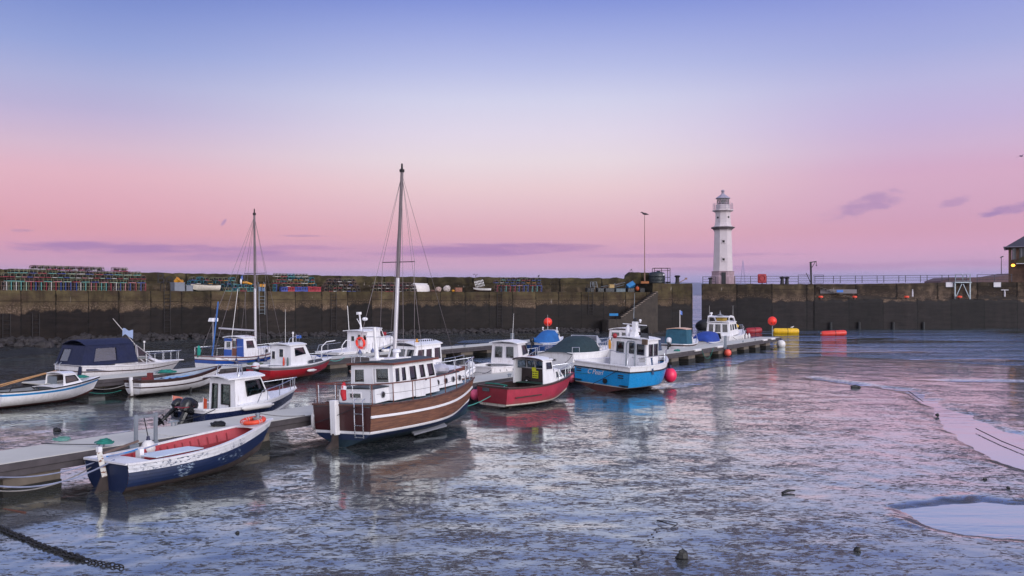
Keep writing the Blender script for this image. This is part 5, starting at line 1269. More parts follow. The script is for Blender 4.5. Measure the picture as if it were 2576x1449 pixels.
h.rail(b, STEEL, .66, .99, .5, [.66, .78, .9, .98], .016, .06, 'bow_rail', drop=1)
mb = MB(); mb.tube([(0, 0, 0), (.02, .03, -.3), (-.01, 0, -.7)], [.06, .12, .08], 8); o = mb.build('green_net', mat('sea green netting', '1c8c7c', .9, var=.3), None, 60, b.matrix_basis @ Vector((.05, .65, 1.95))); tag(o, 'sea green netting hung on the stern rail of the blue and white motor sailer', 'netting')
mb = MB()
for i in range(7): mb.sph((2.6+i*.11, -.5, 2.46), .035, 0, 6)
mb.build('roof_grab', TEAK, b)
# ---- white and blue lifeguard style boat with the lifebuoy
b = seat('patrol_boat', 'white boat with blue hull and a red lifebuoy on its wheelhouse', 'work boat', UV(44.2, -43.0), HEAD, 0, .5)
h = H11 = Hull(6.9, 2.5, (1.05, 1.12, 1.55), .9, (.1, .55), (2.7, 1.5), .6, .42, 2.2, .0)
h.mesh(b, h.bands([(.22, 0), (.8, 1), (1.0, 2)]), [ANTIF, ROYAL, WHITE]); h.gunwale(b, BLACK, .06, .05, .02, 0, 'rub_rail', .8); h.gunwale(b, WHITE, .1, .05, -.02)
h.deck(b, WHITE, .0, 1, .02, .05, .03)
cabin(b, 3.05, 4.3, 1.0, .98, 1.1, 2.36, .0, .0, .05, {'a': [(.2, .37, .42, .72), (.52, .68, .48, .82), (.8, .96, .5, .8)], 's': [], 'f': []}, WHITE, WHITE, GLD, WHITE, (.42, .0, .1, .05, .06), name='wheelhouse')
cabin(b, 4.32, 5.3, 1.0, .9, 1.15, 2.5, .0, .55, .08, {'s': [(.3, .85, .5, .9)], 'f': [(.08, .46, .5, .9), (.54, .92, .5, .9)]}, WHITE, WHITE, GLS, WHITE, (.0, .1, .04, .05, .05), 1.3, 2.5, name='fore_wheelhouse', rname='fore_wheelhouse_roof')
cabin(b, 5.2, 6.7, .9, .5, 1.25, 1.78, .0, .25, .06, {'s': [(.45, .56, .4, .7, GLD), (.68, .78, .4, .7, GLD)], 'f': []}, WHITE, WHITE, GLD, WHITE, (.0, .02, .02, .03, .05), 1.42, 1.82, name='fore_cabin', rname='fore_roof')
o = MB().torus((0, 0, 0), .36, .085, 0, 24).build('lifebuoy', BALLR, None, 60, b.matrix_basis @ Vector((2.92, -.42, 1.55)))
o.rotation_euler = (Matrix.Rotation(HEAD, 3, 'Z') @ Matrix.Rotation(R(82), 3, 'Y')).to_euler(); tag(o, 'red lifebuoy hung on the wheelhouse of the white and blue boat', 'lifebuoy')
mb = MB()
for k in range(4):
    a = k*PI/2+PI/4; mb.torus((.36*math.cos(a), .36*math.sin(a), 0), .09, .012, 0, 12, Matrix.Rotation(a, 3, 'Z') @ Matrix.Rotation(R(90), 3, 'X'))
mb.build('band', SIGNW, o)
mb = MB().tube([(3.55, .05, 2.42), (3.35, .05, 3.6)], .06, 6).tube([(3.1, .05, 3.25), (3.45, .05, 2.8)], .03, 5).box((3.3, .05, 3.65), (.3, .22, .18)); mb.build('signal_mast', WHITE, b, 50)
MB().sph((3.75, -.12, 3.22), .22, 0, 12, (1, 1, .6)).build('radar_dome', WHITE, b, 60)
MB().tube([(2.75, .5, 2.4), (2.6, .5, 4.2)], .025, 5).build('whip_aerial', FENW, b)
mb = MB().tube([(.1, 1.05, 1.1), (.3, 1.05, 1.5), (2.5, 1.1, 1.55)], .018, 5).tube([(1.2, 1.08, 1.1), (1.2, 1.08, 1.53)], .016, 5).tube([(.3, -1.05, 1.1), (.3, -1.05, 1.5)], .016, 5); mb.build('side_rail', STEEL, b, 60)
for y in (-1.0, .2): MB().tube([(-.35, y, .75), (-.3, y, 1.45), (.15, y, 1.75), (1.0, y, 1.8)] if y > 0 else [(.35, y, .8), (.45, y, 1.55), (.8, y, 1.85), (1.2, y, 1.85)], .03, 6).build('towing_frame', WHITE, b, 60)
MB().tube([(1.7, -.6, 1.15), (1.62, -.6, 2.05)], .03, 5).build('flagstaff', FENW, b)
h.rail(b, STEEL, .82, .99, .6, [.82, .9, .98], .02, .06, 'bow_rail')
o = MB().tube([(-.3, 0, 0), (.3, 0, 0)], .14, 8).build('red_roll', REDF, None, 40, b.matrix_basis @ Vector((5.9, .1, 2.05))); tag(o, 'red rolled raft on the foredeck of the white and blue boat', 'raft')
M = frame3(tuple(h.pt(.16, .55, -1, .012)), tuple(h.pt(.3, .55, -1)-h.pt(.08, .55, -1)), tuple(h.pt(.16, .7, -1)-h.pt(.16, .4, -1))); text('Dolphin', .3, b, M, SIGNW, 'name_lettering', .004, .3)
# ---- white motor sailer with the tall mast, bow towards the camera
b = TALLB = seat('motor_sailer', 'white motor sailer with the tallest mast, behind the varnished wooden cruiser', 'motor sailer', UV(35.4, -26.0), HEAD+PI, 0, 0)
h = H12 = Hull(6.7, 2.4, (1.45, 1.38, 1.72), .8, (.05, .5), (2.4, 1.5), .6, .42, 2.1, .0)
h.mesh(b, h.bands([(.25, 0), (.9, 1), (1.0, 2)]), [ANTIFB, WHITE, TEAK]); h.gunwale(b, TEAK, .07, .05); h.deck(b, WHITE, 0, 1, .02, .06, .03)
cabin(b, 1.9, 4.05, .95, .88, 1.4, 2.68, .05, .38, .1, {'p': [(.05, .32, .48, .86), (.38, .62, .48, .86), (.7, .96, .44, .88)], 's': [(.04, .3, .44, .88), (.38, .62, .48, .86), (.68, .95, .48, .86)], 'f': [(.06, .34, .5, .88), (.38, .62, .5, .88), (.66, .94, .5, .88)], 'a': [(.1, .9, .1, .85)]}, WHITE, WHITE, GLS, WHITE, (.12, .12, .06, .05, .16), 1.5, 2.62, name='wheelhouse')
cabin(b, 4.0, 5.8, .75, .4, 1.42, 1.82, 0, .2, .05, {'s': [], 'f': []}, WHITE, WHITE, GLD, WHITE, (0, .05, .03, .03, .06), 1.5, 1.86, name='fore_cabin', rname='fore_roof')
top = rig(b, 4.35, 1.75, 10.7, .1, -.55, .95, 6.5, [((7.1, 0, 1.85), 0), ((.15, .5, 1.5), 0), ((4.2, -1.05, 1.5), -1), ((4.2, 1.05, 1.5), 1), ((3.5, -1.08, 1.45), 0), ((3.5, 1.08, 1.45), 0), ((4.9, 1.0, 1.5), 0)], 0, .011)
MB().tube([(4.35, 0, 2.92), (1.5, .0, 2.78)], .06, 8).build('boom', ALU, b, 60)
mb = MB()
for i in range(8): mb.sph((2.1+i*.16, .55, 2.86), .04, 0, 6)
mb.build('roof_grab', DSTEEL, b)
MB().lathe([(.1, 2.75), (.1, 2.82), (.05, 2.86), (.05, 2.94), (0, 2.96)], 10, (3.2, .4, 0)).build('roof_lamp', YELT, b, 40)
h.rail(b, STEEL, .76, .99, .66, [.76, .88, .98], .02, .06, 'pulpit')
h.rail(b, STEEL, .02, .3, .6, [.02, .15, .3], .018, .06, 'stern_rail')
# ---- white cabin boat behind the crimson one
b = WHITEB = seat('cabin_boat', 'white cabin boat with round topped windows behind the crimson boat', 'cabin boat', UV(38.1, -26.35), HEAD, 0, 0)
h = H13 = Hull(6.0, 2.3, (1.22, 1.15, 1.38), .9, (.05, .5), (2.8, 1.5), .5, .42, 2.2, .0)
h.mesh(b, h.bands([(.2, 0), (1.0, 1)]), [ANTIF, CREAM]); h.gunwale(b, CREAM, .1, .06); h.deck(b, CREAM, .42, 1, .0, .06, .03); h.deck(b, GREYD, 0, .45, .3, .0, .08, 'cockpit_sole')
mb = MB()
for s in (-1, 1): mb.grid([[h.pt(t, 1, s, -.08, d) for t in h.ts(.02, .46, 8)] for d in (0, -.32)])
mb.add([h.pt(.02, 1, -1, -.08), h.pt(.02, 1, 1, -.08), h.pt(.02, 1, 1, -.08, -.32), h.pt(.02, 1, -1, -.08, -.32)], [(0, 1, 2, 3)]); mb.build('cockpit_lining', WHITE, b)
cabin(b, 2.85, 4.3, .95, .86, .95, 2.3, .04, .5, .1, {'a': [(.14, .4, .42, .86), (.56, .82, .42, .86)], 's': [(.42, .94, .48, .9)], 'f': [(.06, .94, .48, .9)]}, CREAM, WHITE, GLD, mat('grey rubber trim', '6a6a70', .5), (.22, .1, .12, .05, .12), 1.2, 2.32, name='wheelhouse')
whip(b, 3.5, -.1, 2.45, 1.5, .15); mb = MB().lathe([(.03, 2.38), (.03, 2.5), (.07, 2.55), (0, 2.6)], 8, (4.4, -.6, -.7)); mb.build('searchlight', WHITE, b, 40)
h.rail(b, STEEL, .62, .99, .5, [.62, .75, .88, .98], .02, .06, 'bow_rail', drop=1, lean=.05)
mb = MB()
for i, t in enumerate((.12, .22, .32)): mb.tube([h.pt(t, 1, -1, -.05, .0), h.pt(t, .8, -1, .03, 0)], .02, 4)
mb.build('rail_cleat', DSTEEL, b); outboard(b, -.03, .2, 1.0, mat('white outboard cowl', 'c8c8d0', .3), .9, 20)
# ---- blue boat with blue cover and number
b = LHB = seat('covered_boat', 'blue boat numbered LH12 with a blue cockpit cover and outboard', 'small boat', UV(64.3, -38.3), HEAD, 0, 0)
h = H14 = Hull(4.5, 1.95, (.9, .88, 1.22), .85, (.0, .35), (2.6, 1.5), .45, .42, 2.2, .0)
h.mesh(b, h.bands([(.15, 0), (.82, 1), (1.0, 2)]), [ANTIF, mat('deep blue hull paint', '17407c', .35, var=.15), WHITE]); h.gunwale(b, WHITE, .09, .06); h.deck(b, WHITE, 0, 1, .02, .05, .03)
def cover(root, h, pts, m, name='cover', off=.03, wf=1.0, n=9, wrinkle=.02):
    """canvas stretched over the cockpit: pts = [(t, top height above sheer, flatness)]"""
    rows = []
    for t, hh, wd in pts:
        w_ = h.half(t)*wf+off; z = h.zs(t); x = h.x(t, 1); row = []
        for j in range(n):
            q = -1+2*j/(n-1); prof = 1-abs(q)**wd
            row.append(Vector((x, w_*q, z-.08 + (hh+.08)*prof + rnd.uniform(-wrinkle, wrinkle)*(prof > .05))))
        rows.append(row)
    mb = MB().slab(rows, .012); return mb.build(name, m, root, 60)
cover(b, h, [(-.02, .06, 2), (.1, .28, 3), (.25, .6, 3.5), (.4, .88, 4), (.52, .98, 4.5), (.6, 1.0, 5), (.62, .9, 5)], BLUEC)
cabin(b, 2.6, 3.5, .78, .6, 1.0, 1.86, 0, .35, .08, {'s': [(.15, .8, .45, .88)], 'f': [(.08, .92, .45, .88)]}, WHITE, WHITE, GLD, WHITE, (0, .03, .02, .03, .06), 1.1, 1.84, name='cuddy')
outboard(b, -.04, .15, .85, COWL, 1.0, 10)
o = MB().sph((.05, .15, 1.15), .26, 0, 12, (1.1, .8, .8)).build('outboard_cover', BLUEC, b, 50)
whip(b, 2.9, .4, 1.95, 1.3)
for y in (-.7, .72): MB().lathe([(.05, 1.9), (.05, 2.05), (.09, 2.1), (.05, 2.16), (0, 2.17)], 8, (2.6, y, 0)).build('rail_knob', WHITE, b, 40)
M = frame3(tuple(h.pt(.2, .6, -1, .014)), tuple(h.pt(.36, .6, -1)-h.pt(.08, .6, -1)), tuple(h.pt(.2, .75, -1)-h.pt(.2, .45, -1))); text('LH12', .42, b, M, SIGNW, 'number_lettering', .005)
# ---- white cruiser under a dark green cover
b = GREENB = seat('sport_cruiser', 'white sports cruiser under a dark green cover left of the blue fishing boat', 'motor cruiser', UV(46.9, -26.45), HEAD, 0, 0)
h = H15 = Hull(6.9, 2.7, (1.46, 1.38, 1.5), .92, (.05, .5), (2.7, 1.5), .7, .42, 2.3, .0)
h.mesh(b, h.bands([(.2, 0), (.4, 2), (1.0, 1)]), [ANTIF, WHITE, NAVY]); h.gunwale(b, WHITE, .1, .07); h.deck(b, WHITE, 0, 1, .02, .06, .03)
cover(b, h, [(-.02, .06, 3), (.06, .2, 3), (.16, .5, 3), (.27, .82, 3.2), (.36, .98, 3.5), (.46, .98, 4), (.52, .85, 4.5), (.54, .7, 5)], GREENC, wf=.93)
cabin(b, 3.7, 5.6, 1.08, .6, 1.4, 1.98, 0, .9, .1, {'s': [(.1, .42, .15, .55), (.5, .75, .15, .5)], 'f': []}, WHITE, WHITE, PANED, WHITE, (0, .0, .02, .04, .1), 1.44, 1.7, name='fore_cabin', rname='cabin_top')
MB().prism([(3.6, -1.02, 1.9), (4.55, -.85, 1.88), (3.75, -.95, 2.36)], (0, .03, 0)).prism([(3.6, 1.02, 1.9), (4.55, .85, 1.88), (3.75, .95, 2.36)], (0, -.03, 0)).prism([(4.6, .85, 1.88), (4.6, -.85, 1.88), (3.78, -.95, 2.36), (3.78, .95, 2.36)], (.03, 0, .02)).build('windscreen', mat('cloudy white screen', 'b8bcc8', .2), b)
h.rail(b, STEEL, .5, .99, .55, [.5, .6, .7, .8, .9, .98], .02, .08, 'pulpit', mid=True, drop=1)
h.rail(b, STEEL, .0, .12, .35, [.0, .12], .02, .08, 'stern_rail')
M = frame3((-.012, .1, 1.0), (0, -1, 0), (0, 0, 1)); text('480', .2, b, M, DK, 'number_lettering')
# ---- cream cabin boat half hidden behind the blue fishing boat
b = seat('cabin_boat', 'cream cabin boat half hidden behind the blue fishing boat wheelhouse', 'cabin boat', UV(55.6, -26.8), HEAD, 0, 0)
h = H16 = Hull(5.4, 2.3, (1.4, 1.34, 1.5), .9, (.0, .5), (2.7, 1.5), .6, .42, 2.3, .0)
h.mesh(b, h.bands([(.2, 0), (1.0, 1)]), [ANTIF, CREAM]); h.gunwale(b, CREAM, .1, .06); h.deck(b, CREAM, 0, 1, .02, .06, .03)
cabin(b, 1.3, 3.9, 1.0, .85, 1.36, 2.5, .1, .75, .12, {'a': [(.1, .46, .3, .85), (.54, .9, .3, .85)], 's': [(.1, .45, .45, .88), (.52, .88, .42, .86)], 'f': [(.08, .92, .4, .9)]}, CREAM, CREAM, GLD, CREAM, (.15, .08, .06, .05, .12), name='cabin')
h.rail(b, STEEL, .6, .99, .5, [.6, .75, .9], .02, .06, 'pulpit', drop=1)
MB().tube([(2.2, -.6, 2.6), (3.6, -.5, 2.66), (3.7, -.5, 2.58)], .02, 5).build('roof_rail', STEEL, b)
# ---- boat with the teal canvas cockpit
b = TEALB = seat('covered_boat', 'white boat with an upright teal canvas cockpit cover beyond the blue fishing boat', 'small boat', UV(66.2, -26.6), HEAD, 0, 0)
h = H17 = Hull(5.0, 2.05, (1.05, 1.0, 1.25), .9, (-.05, .4), (2.7, 1.5), .5, .42, 2.2, .0)
h.mesh(b, h.bands([(.2, 0), (.86, 1), (1.0, 2)]), [ANTIF, WHITE, mat('brown gunwale paint', '4a3430', .5)]); h.gunwale(b, WHITE, .09, .06); h.deck(b, WHITE, 0, 1, .02, .06, .03)
cabin(b, .75, 2.15, .95, .9, 1.02, 2.2, .12, .02, .1, {'a': [], 's': [], 'f': []}, TEALC, mat('peach canopy edge', 'd8b098', .6), GLV, TEALC, (.02, .08, .04, .05, .08), name='canvas_cover')
cabin(b, 2.2, 3.6, .85, .55, 1.0, 1.72, .0, .55, .08, {'s': [(.15, .5, .3, .85)], 'f': [(.08, .92, .3, .9)]}, WHITE, WHITE, BROWNG, WHITE, (0, .0, .02, .03, .06), 1.1, 1.66, name='cuddy')
outboard(b, -.05, .2, 1.0, mat('white engine cowl', 'd0d0d6', .3), 1.1, 16)
MB().tube([(1.9, .1, 2.3), (1.9, .1, 3.75)], .03, 5).build('flagstaff', FENW, b)
mb = MB(); mb.grid([[Vector((1.9+.28*f, .1-.1*f, 3.75-.1*j-.12*f)) for j in range(4)] for f in (0, .33, .66, 1)]); mb.build('flag', mat('pale blue pennant', '5c78c0', .8), b)
h.rail(b, STEEL, .56, .99, .35, [.6, .75, .9], .02, .06, 'bow_rail', drop=1)
# ---- dinghy under the royal blue cover
b = seat('covered_dinghy', 'white dinghy under a royal blue cover between the teal boat and the far cruiser', 'dinghy', UV(72.2, -26.5), HEAD, 0, 0)
h = H18 = Hull(4.1, 2.0, (.95, .92, 1.1), .92, (-.05, .35), (2.7, 1.6), .4, .42, 2.2, .0)
h.mesh(b, h.bands([(.2, 0), (1.0, 1)]), [ANTIF, WHITE]); h.gunwale(b, WHITE, .1, .07); h.deck(b, WHITE, 0, 1, .02, .05, .03)
cover(b, h, [(-.02, .1, 3), (.06, .5, 4), (.2, .8, 4), (.4, .86, 4), (.6, .84, 4.5), (.7, .76, 5), (.72, .4, 5)], mat('royal blue canvas', '1c3c8c', .8, var=.25, bump=.4, bscale=8))
MB().prism([(3.0, -.8, 1.1), (3.25, -.78, 1.1), (3.15, -.75, 1.62), (2.95, -.76, 1.62)], (0, .03, 0)).prism([(3.28, .78, 1.1), (3.28, -.78, 1.1), (3.12, -.75, 1.62), (3.12, .75, 1.62)], (.02, 0, 0)).build('windscreen', GLD, b)
# ---- far white cruiser near the pontoon end
b = FARB = seat('motor_cruiser', 'white motor cruiser with black windows and roof arch near the pontoon end', 'motor cruiser', UV(78.2, -27.2), HEAD, 0, 0)
h = H19 = Hull(7.3, 2.8, (1.2, 1.2, 1.55), .92, (-.1, .5), (2.8, 1.5), .7, .42, 2.2, .0)
h.mesh(b, h.bands([(.25, 0), (.62, 2), (1.0, 1)]), [ANTIF, WHITE, mat('slate blue lower hull', '3a4654', .4)]); h.gunwale(b, WHITE, .1, .07); h.deck(b, WHITE, 0, 1, .02, .06, .03)
cabin(b, .7, 3.7, 1.15, 1.0, 1.15, 2.42, .05, .5, .1, {'a': [(.08, .3, .3, .9), (.36, .62, .3, .9), (.68, .92, .3, .9)], 's': [(.05, .28, .42, .88), (.33, .58, .42, .88), (.64, .92, .42, .88)], 'f': [(.05, .32, .42, .9), (.36, .64, .42, .9), (.68, .95, .42, .9)]}, WHITE, WHITE, GLD, WHITE, (.1, .12, .06, .06, .08), 1.3, 2.44, name='wheelhouse')
cabin(b, 3.6, 5.8, .95, .5, 1.3, 1.72, 0, .5, .08, {'s': [], 'f': []}, WHITE, WHITE, GLD, WHITE, (0, 0, .02, .03, .06), 1.4, 1.7, name='fore_cabin', rname='fore_roof')
mb = MB()
for s in (-1, 1): mb.sweep([(.8, s*1.02, 2.5), (.85, s*1.0, 2.95), (1.4, s*.98, 3.02), (2.3, s*.95, 2.92), (2.8, s*.92, 2.5)], [(-.04, -.09), (.04, -.09), (.04, .09), (-.04, .09)])
mb.slab([[Vector((x, q*1.0, z)) for q in (-1, -.3, .3, 1)] for x, z in ((.8, 2.98), (1.5, 3.06), (2.3, 2.96))], .06); mb.build('roof_arch', WHITE, b, 40)
mb = MB().lathe([(.3, 3.05), (.32, 3.12), (.1, 3.18), (.08, 3.34), (.04, 3.36), (.02, 3.55)], 12, (1.3, 0, 0)); mb.build('radar_scanner', mat('grey radar housing', '7a7c84', .4), b, 40)
MB().lathe([(.06, 3.05), (.06, 3.2), (.12, 3.22), (.12, 3.36), (0, 3.38)], 10, (1.0, .75, 0)).build('satellite_dome', WHITE, b, 40)
MB().box((2.0, .1, 2.72), (1.2, .7, .3)).build('roof_raft', mat('yellow roof raft', 'c0a040', .6), b, None, None, .08)
MB().sph((5.9, .1, 1.95), .42, 0, 10, (1.5, .9, .55)).build('yellow_cover', YEL, b, 50)
whip(b, .9, .9, 2.5, 1.5); whip(b, 2.6, -.8, 2.5, 1.5)
h.rail(b, STEEL, .5, .99, .5, [.55, .68, .8, .9, .98], .02, .08, 'pulpit', drop=1)
# ================================================================ PONTOONS AND WHAT IS TIED TO THEM
DECKM = mat('pale pontoon decking', 'c4c0b6', .7, var=.1, scale=.8, bump=.2, bscale=40, streak=.35, dirt='7c7a70')
FASC = mat('grey weathered timber fascia', '4c4649', .85, var=.3, scale=3, bump=.4)
CONCR = mat('concrete float', '6c6258', .85, var=.3, scale=1.5, bump=.4)
WEED = mat('weedy float base', '22201c', .8, var=.4, scale=3, bump=.5)
def pontoon(label, v, u0, u1, floats, zt=.9, wd=2.0, brk=10.2):
    t_ = thing('pontoon', label, 'pontoon', UV(u0, v), HEAD, 'floating pontoons lying on the mud')
    L = u1-u0; x = 0.0
    while x < L-.1:
        l = min(brk, L-x)-.05
        d = MB().box((x+l/2, 0, zt-.03), (l, wd-.1, .06)).build('deck', DECKM, t_, None, None, .01)
        x += brk
    for s in (-1, 1):
        x = 0.0
        while x < L-.1:
            l = min(brk, L-x)-.03
            MB().box((x+l/2, s*(wd/2-.02), zt-.1), (l, .1, .17)).box((x+l/2, s*(wd/2-.05), zt-.28), (l, .08, .16)).build('fascia', FASC, t_)
            x += brk
    MB().box((L, 0, zt-.12), (.1, wd, .2)).build('end_fascia', FASC, t_)
    for f, fl in floats:
        o = MB().box((f+fl/2, 0, .51), (fl, wd-.24, .5)).build('float', CONCR, t_, None, None, .02)
        MB().box((f+fl/2, 0, -.02), (fl+.02, wd-.2, .56)).build('weed', WEED, o)
    return t_
PON1 = pontoon('near pontoon with pale deck running from the left foreground to the wooden cruiser', -22.75, 6, 30.4, [(5.4+7*i, 1.45) for i in range(3)])
PON3 = pontoon('far pontoon with pale deck running from behind the crimson boat to the outer end', -24.3, 30.5, 85.6, [(4.55+3.3*i, 1.35) for i in range(15)])
PON2 = pontoon('second pontoon with pale deck between the navy canopied cruiser and the harbour wall', -40.6, 22.5, 70, [(.6+3.6*i, 1.6) for i in range(13)])
def onp(u, edge, z=.9, pon=1):
    c_ = -40.6 if pon == 2 else (-22.75 if u < 30.45 else -24.3)
    return UV(u, c_+(1 if edge > 0 else -1), z)
# pile guides, cleats
def guide(u, edge, label, pon=1, hgt=.75, w_=.62):
    q = onp(u, edge, .9, pon); t_ = thing('pile_guide', label, 'pile guide', q, HEAD, 'steel guides on the pontoons')
    s = -1 if edge > 0 else 1
    for x in (-w_/2, w_/2):
        MB().bar((x, s*.05, -.25), (x, s*.05, hgt), .09, .07).box((x-.1, s*.05, -.12), (.28, .16, .2)).build('upright', GALV, t_)
    MB().bar((-w_/2, s*.05, hgt-.07), (w_/2, s*.05, hgt-.07), .05, .07).build('crossbar', GALV, t_)
guide(15.2, 1, 'steel hoop guide on the pontoon edge behind the navy rowing boat', 1, .78, .62)
guide(69.2, 1, 'steel guide on the far pontoon edge above the coral buoy', 1, .8, .35)
guide(66.0, -1, 'small steel guide near the far end of the second pontoon', 2, .7, .4)
def cleat(u, edge, label, pon=1):
    q = onp(u, edge, .9, pon) + NV*(-.16 if edge > 0 else .16)
    t_ = thing('cleat', label, 'cleat', q, HEAD, 'mooring cleats on the pontoons')
    MB().tube([(-.2, 0, .12), (-.1, 0, .14), (.1, 0, .14), (.2, 0, .12)], [.018, .028, .028, .018], 6).build('horn', GALV, t_, 60)
    for x in (-.07, .07): MB().tube([(x, 0, 0), (x, 0, .14)], .025, 6).build('foot', GALV, t_)
for u, e, p, lb in ((14.0, 1, 1, 'cleat with green rope on the near pontoon beside the rowing boat stern'), (17.5, -1, 1, 'cleat on the near pontoon beside the black outboards'), (23.8, 1, 1, 'cleat on the near pontoon between the rowing boat and wooden cruiser'), (28.5, 1, 2, 'cleat with green rope on the second pontoon beside the launch'), (44.0, 1, 2, 'cleat on the second pontoon behind the wooden cruiser mast'), (36.9, 1, 1, 'cleat on the pontoon below the white cabin boat'),
                    (51, 1, 2, 'cleat on the bare stretch of the second pontoon, nearer one'), (56, 1, 2, 'cleat on the bare stretch of the second pontoon, farther one'), (74.5, 1, 1, 'cleat on the far pontoon between its two white edge fenders'), (78, 1, 1, 'cleat on the far pontoon below the far white cruiser')):
    cleat(u, e, lb, p)
# white edge fenders along the far pontoon
for u, e, p, lb in ((62.9, 1, 1, 'white edge fender on the far pontoon nearest the blue fishing boat'), (67.9, 1, 1, 'white edge fender on the far pontoon left of the steel guide'), (80.3, 1, 1, 'white edge fender on the far pontoon, second from its end'), (82.9, 1, 1, 'white edge fender at the outer end of the far pontoon'), (49.0, -1, 2, 'white padded block on the second pontoon beside the wheelhouse roof'), (54.5, -1, 2, 'white padded block farther along the second pontoon')):
    q = onp(u, e, .86 if p == 1 else .98, p); o = MB().box((0, 0, 0), (1.25, .3, .2)).build('edge_fender', FENW, None, 40, q, .07); o.rotation_euler = (0, 0, HEAD); tag(o, lb, 'fender', 'white edge fenders')
# marker balls on posts
def marker(q, z, label, r=.42):
    t_ = thing('marker_ball', label, 'marker', q)
    MB().tube([(0, 0, -.2), (0, 0, z-.2)], .035, 6).build('post', GALV, t_)
    MB().sph((0, 0, z), r, 0, 20, (1, 1, 1.02)).build('ball', BALLR, t_, 80)
    mb = MB()
    for dx in (-.18, .14): mb.sph((dx, -r*.86, z-.18), .05, 0, 8)
    mb.build('lug', DSTEEL, t_)
marker(UV(83.6, -23.5, .9), 1.62, 'orange red marker ball on a post at the outer end of the far pontoon')
marker(UV(69.5, -40.0, .9), 1.62, 'orange red marker ball on a post behind the blue LH12 boat', .39)
# ---- floats and buoys
def barrel(px, py, L, r, m, label, rz=0.0, tilt=0.0):
    q = P(px, py); t_ = thing('mooring_float', label, 'float', (q.x, q.y, .12), R(rz), 'big cylinder floats by the far wall', 0, tilt)
    prof = [(0, -L/2), (r*.8, -L/2+.02), (r, -L/2+.22), (r*1.01, 0), (r, L/2-.22), (r*.8, L/2-.02), (0, L/2)]
    MB().lathe(prof, 18, (0, 0, r*.45), 0, Matrix.Rotation(R(90), 3, 'Y')).build('drum', m, t_, 50)
    for x in (-L/2, L/2): MB().lathe([(.2*r, -.06), (.3*r, 0), (.2*r, .06)], 10, (x, 0, r*.62), 0, Matrix.Rotation(R(90), 3, 'Y')).build('end_fitting', FENW, t_)
    MB().torus((L*.05, 0, r*.45), r*1.01, .03, 0, 22, Matrix.Rotation(R(90), 3, 'Y')).build('strap', DSTEEL, t_)
barrel(1896, 838.5, 2.1, .44, REDF, 'dark red cylinder float left of the orange marker ball', 8, 3)
barrel(1977, 840, 3.2, .42, YEL, 'yellow cylinder float right of the orange marker ball', -2, 0)
barrel(2097, 844.5, 3.1, .36, mat('orange red float', 'd2382c', .4, var=.12, streak=.3), 'orange red cylinder float by itself near the far wall', 3, 2.5)
def buoy(p, r, m, label, rope=None, tall=1.1):
    t_ = thing('buoy', label, 'buoy', p)
    MB().sph((0, 0, 0), r, 0, 16, (1, 1, tall)).build('ball', m, t_, 80)
    MB().lathe([(r*.34, r*tall*.9), (r*.22, r*tall*1.15), (r*.22, r*tall*1.35), (0, r*tall*1.37)], 10).build('neck', mat('navy buoy neck', '1c2044', .5), t_, 40)
    if rope is not None: MB().tube([(0, 0, r*tall*1.3), Vector(rope)-Vector(p)], .014, 5).build('lanyard', ROPED, t_)
def bpt(root, x, y, z): return root.matrix_basis @ Vector((x, y, z))
buoy(bpt(PEARL, 5.15, -.72, .62), .37, mat('bright pink buoy', 'f0305c', .35), 'bright pink round buoy hanging at the bow of the blue fishing boat', bpt(PEARL, 5.3, -.5, 1.5))
buoy(bpt(PEARL, .1, 2.1, .55), .27, PINKF, 'faded pink buoy between the crimson and the bright blue boats', bpt(PEARL, .2, 1.7, 1.5))
buoy(bpt(CRIMB, .25, 1.35, .52), .24, mat('pink buoy', 'e0587c', .4), 'pink buoy between the wooden cruiser bow and the crimson boat', bpt(CRIMB, .3, .95, 1.0))
buoy(UV(69.2, -23.05, .32), .30, mat('coral buoy', 'e8604c', .4), 'coral buoy hanging under the steel guide of the far pontoon', UV(69.2, -23.3, .9), 1.0)
buoy(UV(84.6, -22.95, .28), .42, FENW, 'white round buoy at the outer corner of the far pontoon', UV(84.6, -23.3, .9), 1.0)
buoy(UV(15.2, -21.6, .72), .2, FENW, 'white round fender hanging from the steel hoop on the near pontoon', UV(15.2, -21.8, 1.6), 1.25)
def fender(p, m, label, l=.5, r=.1, grp='boat fenders', rot=None):
    t_ = thing('fender', label, 'fender', p, 0, grp)
    if rot: t_.rotation_euler = rot
    MB().lathe([(.02, -l/2-.06), (r*.5, -l/2-.02), (r, -l/2+.08), (r, l/2-.08), (r*.5, l/2+.02), (.03, l/2+.06), (.03, l/2+.12), (0, l/2+.12)], 12).build('body', m, t_, 50)
    MB().tube([(0, 0, l/2+.1), (0, .02, l/2+.5)], .01, 4).build('lanyard', ROPED, t_)
fender(bpt(BROWNB, .15, 1.42, .85), FENW, 'white sausage fender at the port stern corner of the wooden cruiser')
p_ = PILOT.matrix_basis @ Vector((2.1, -1.12, .98)); fender(p_, FENW, 'long white fender lying on the pontoon beside the pilothouse boat', 1.3, .1, 'boat fenders', (0, R(90), HEAD)); 
p11 = [o for o in SC.objects if o.name == 'patrol_boat'][0]
for x, lb, m_ in ((2.35, 'white fender on the blue hull, leftmost of three', FENW), (2.85, 'white fender on the blue hull, middle of three', FENW), (3.7, 'white fender on the blue hull, rightmost of three', FENW)): fender(p11.matrix_basis @ Vector((x, -1.28, .78)), m_, lb, .42, .15, 'fenders of the white and blue boat')
for x, lb in ((1.9, 'blue fender on the blue hull left of the white fenders'), (3.25, 'blue fender on the blue hull between the white fenders'), (4.4, 'blue fender on the blue hull under the forward wheelhouse')): fender(p11.matrix_basis @ Vector((x, -1.27, .82)), ROYAL, lb, .5, .16, 'fenders of the white and blue boat')
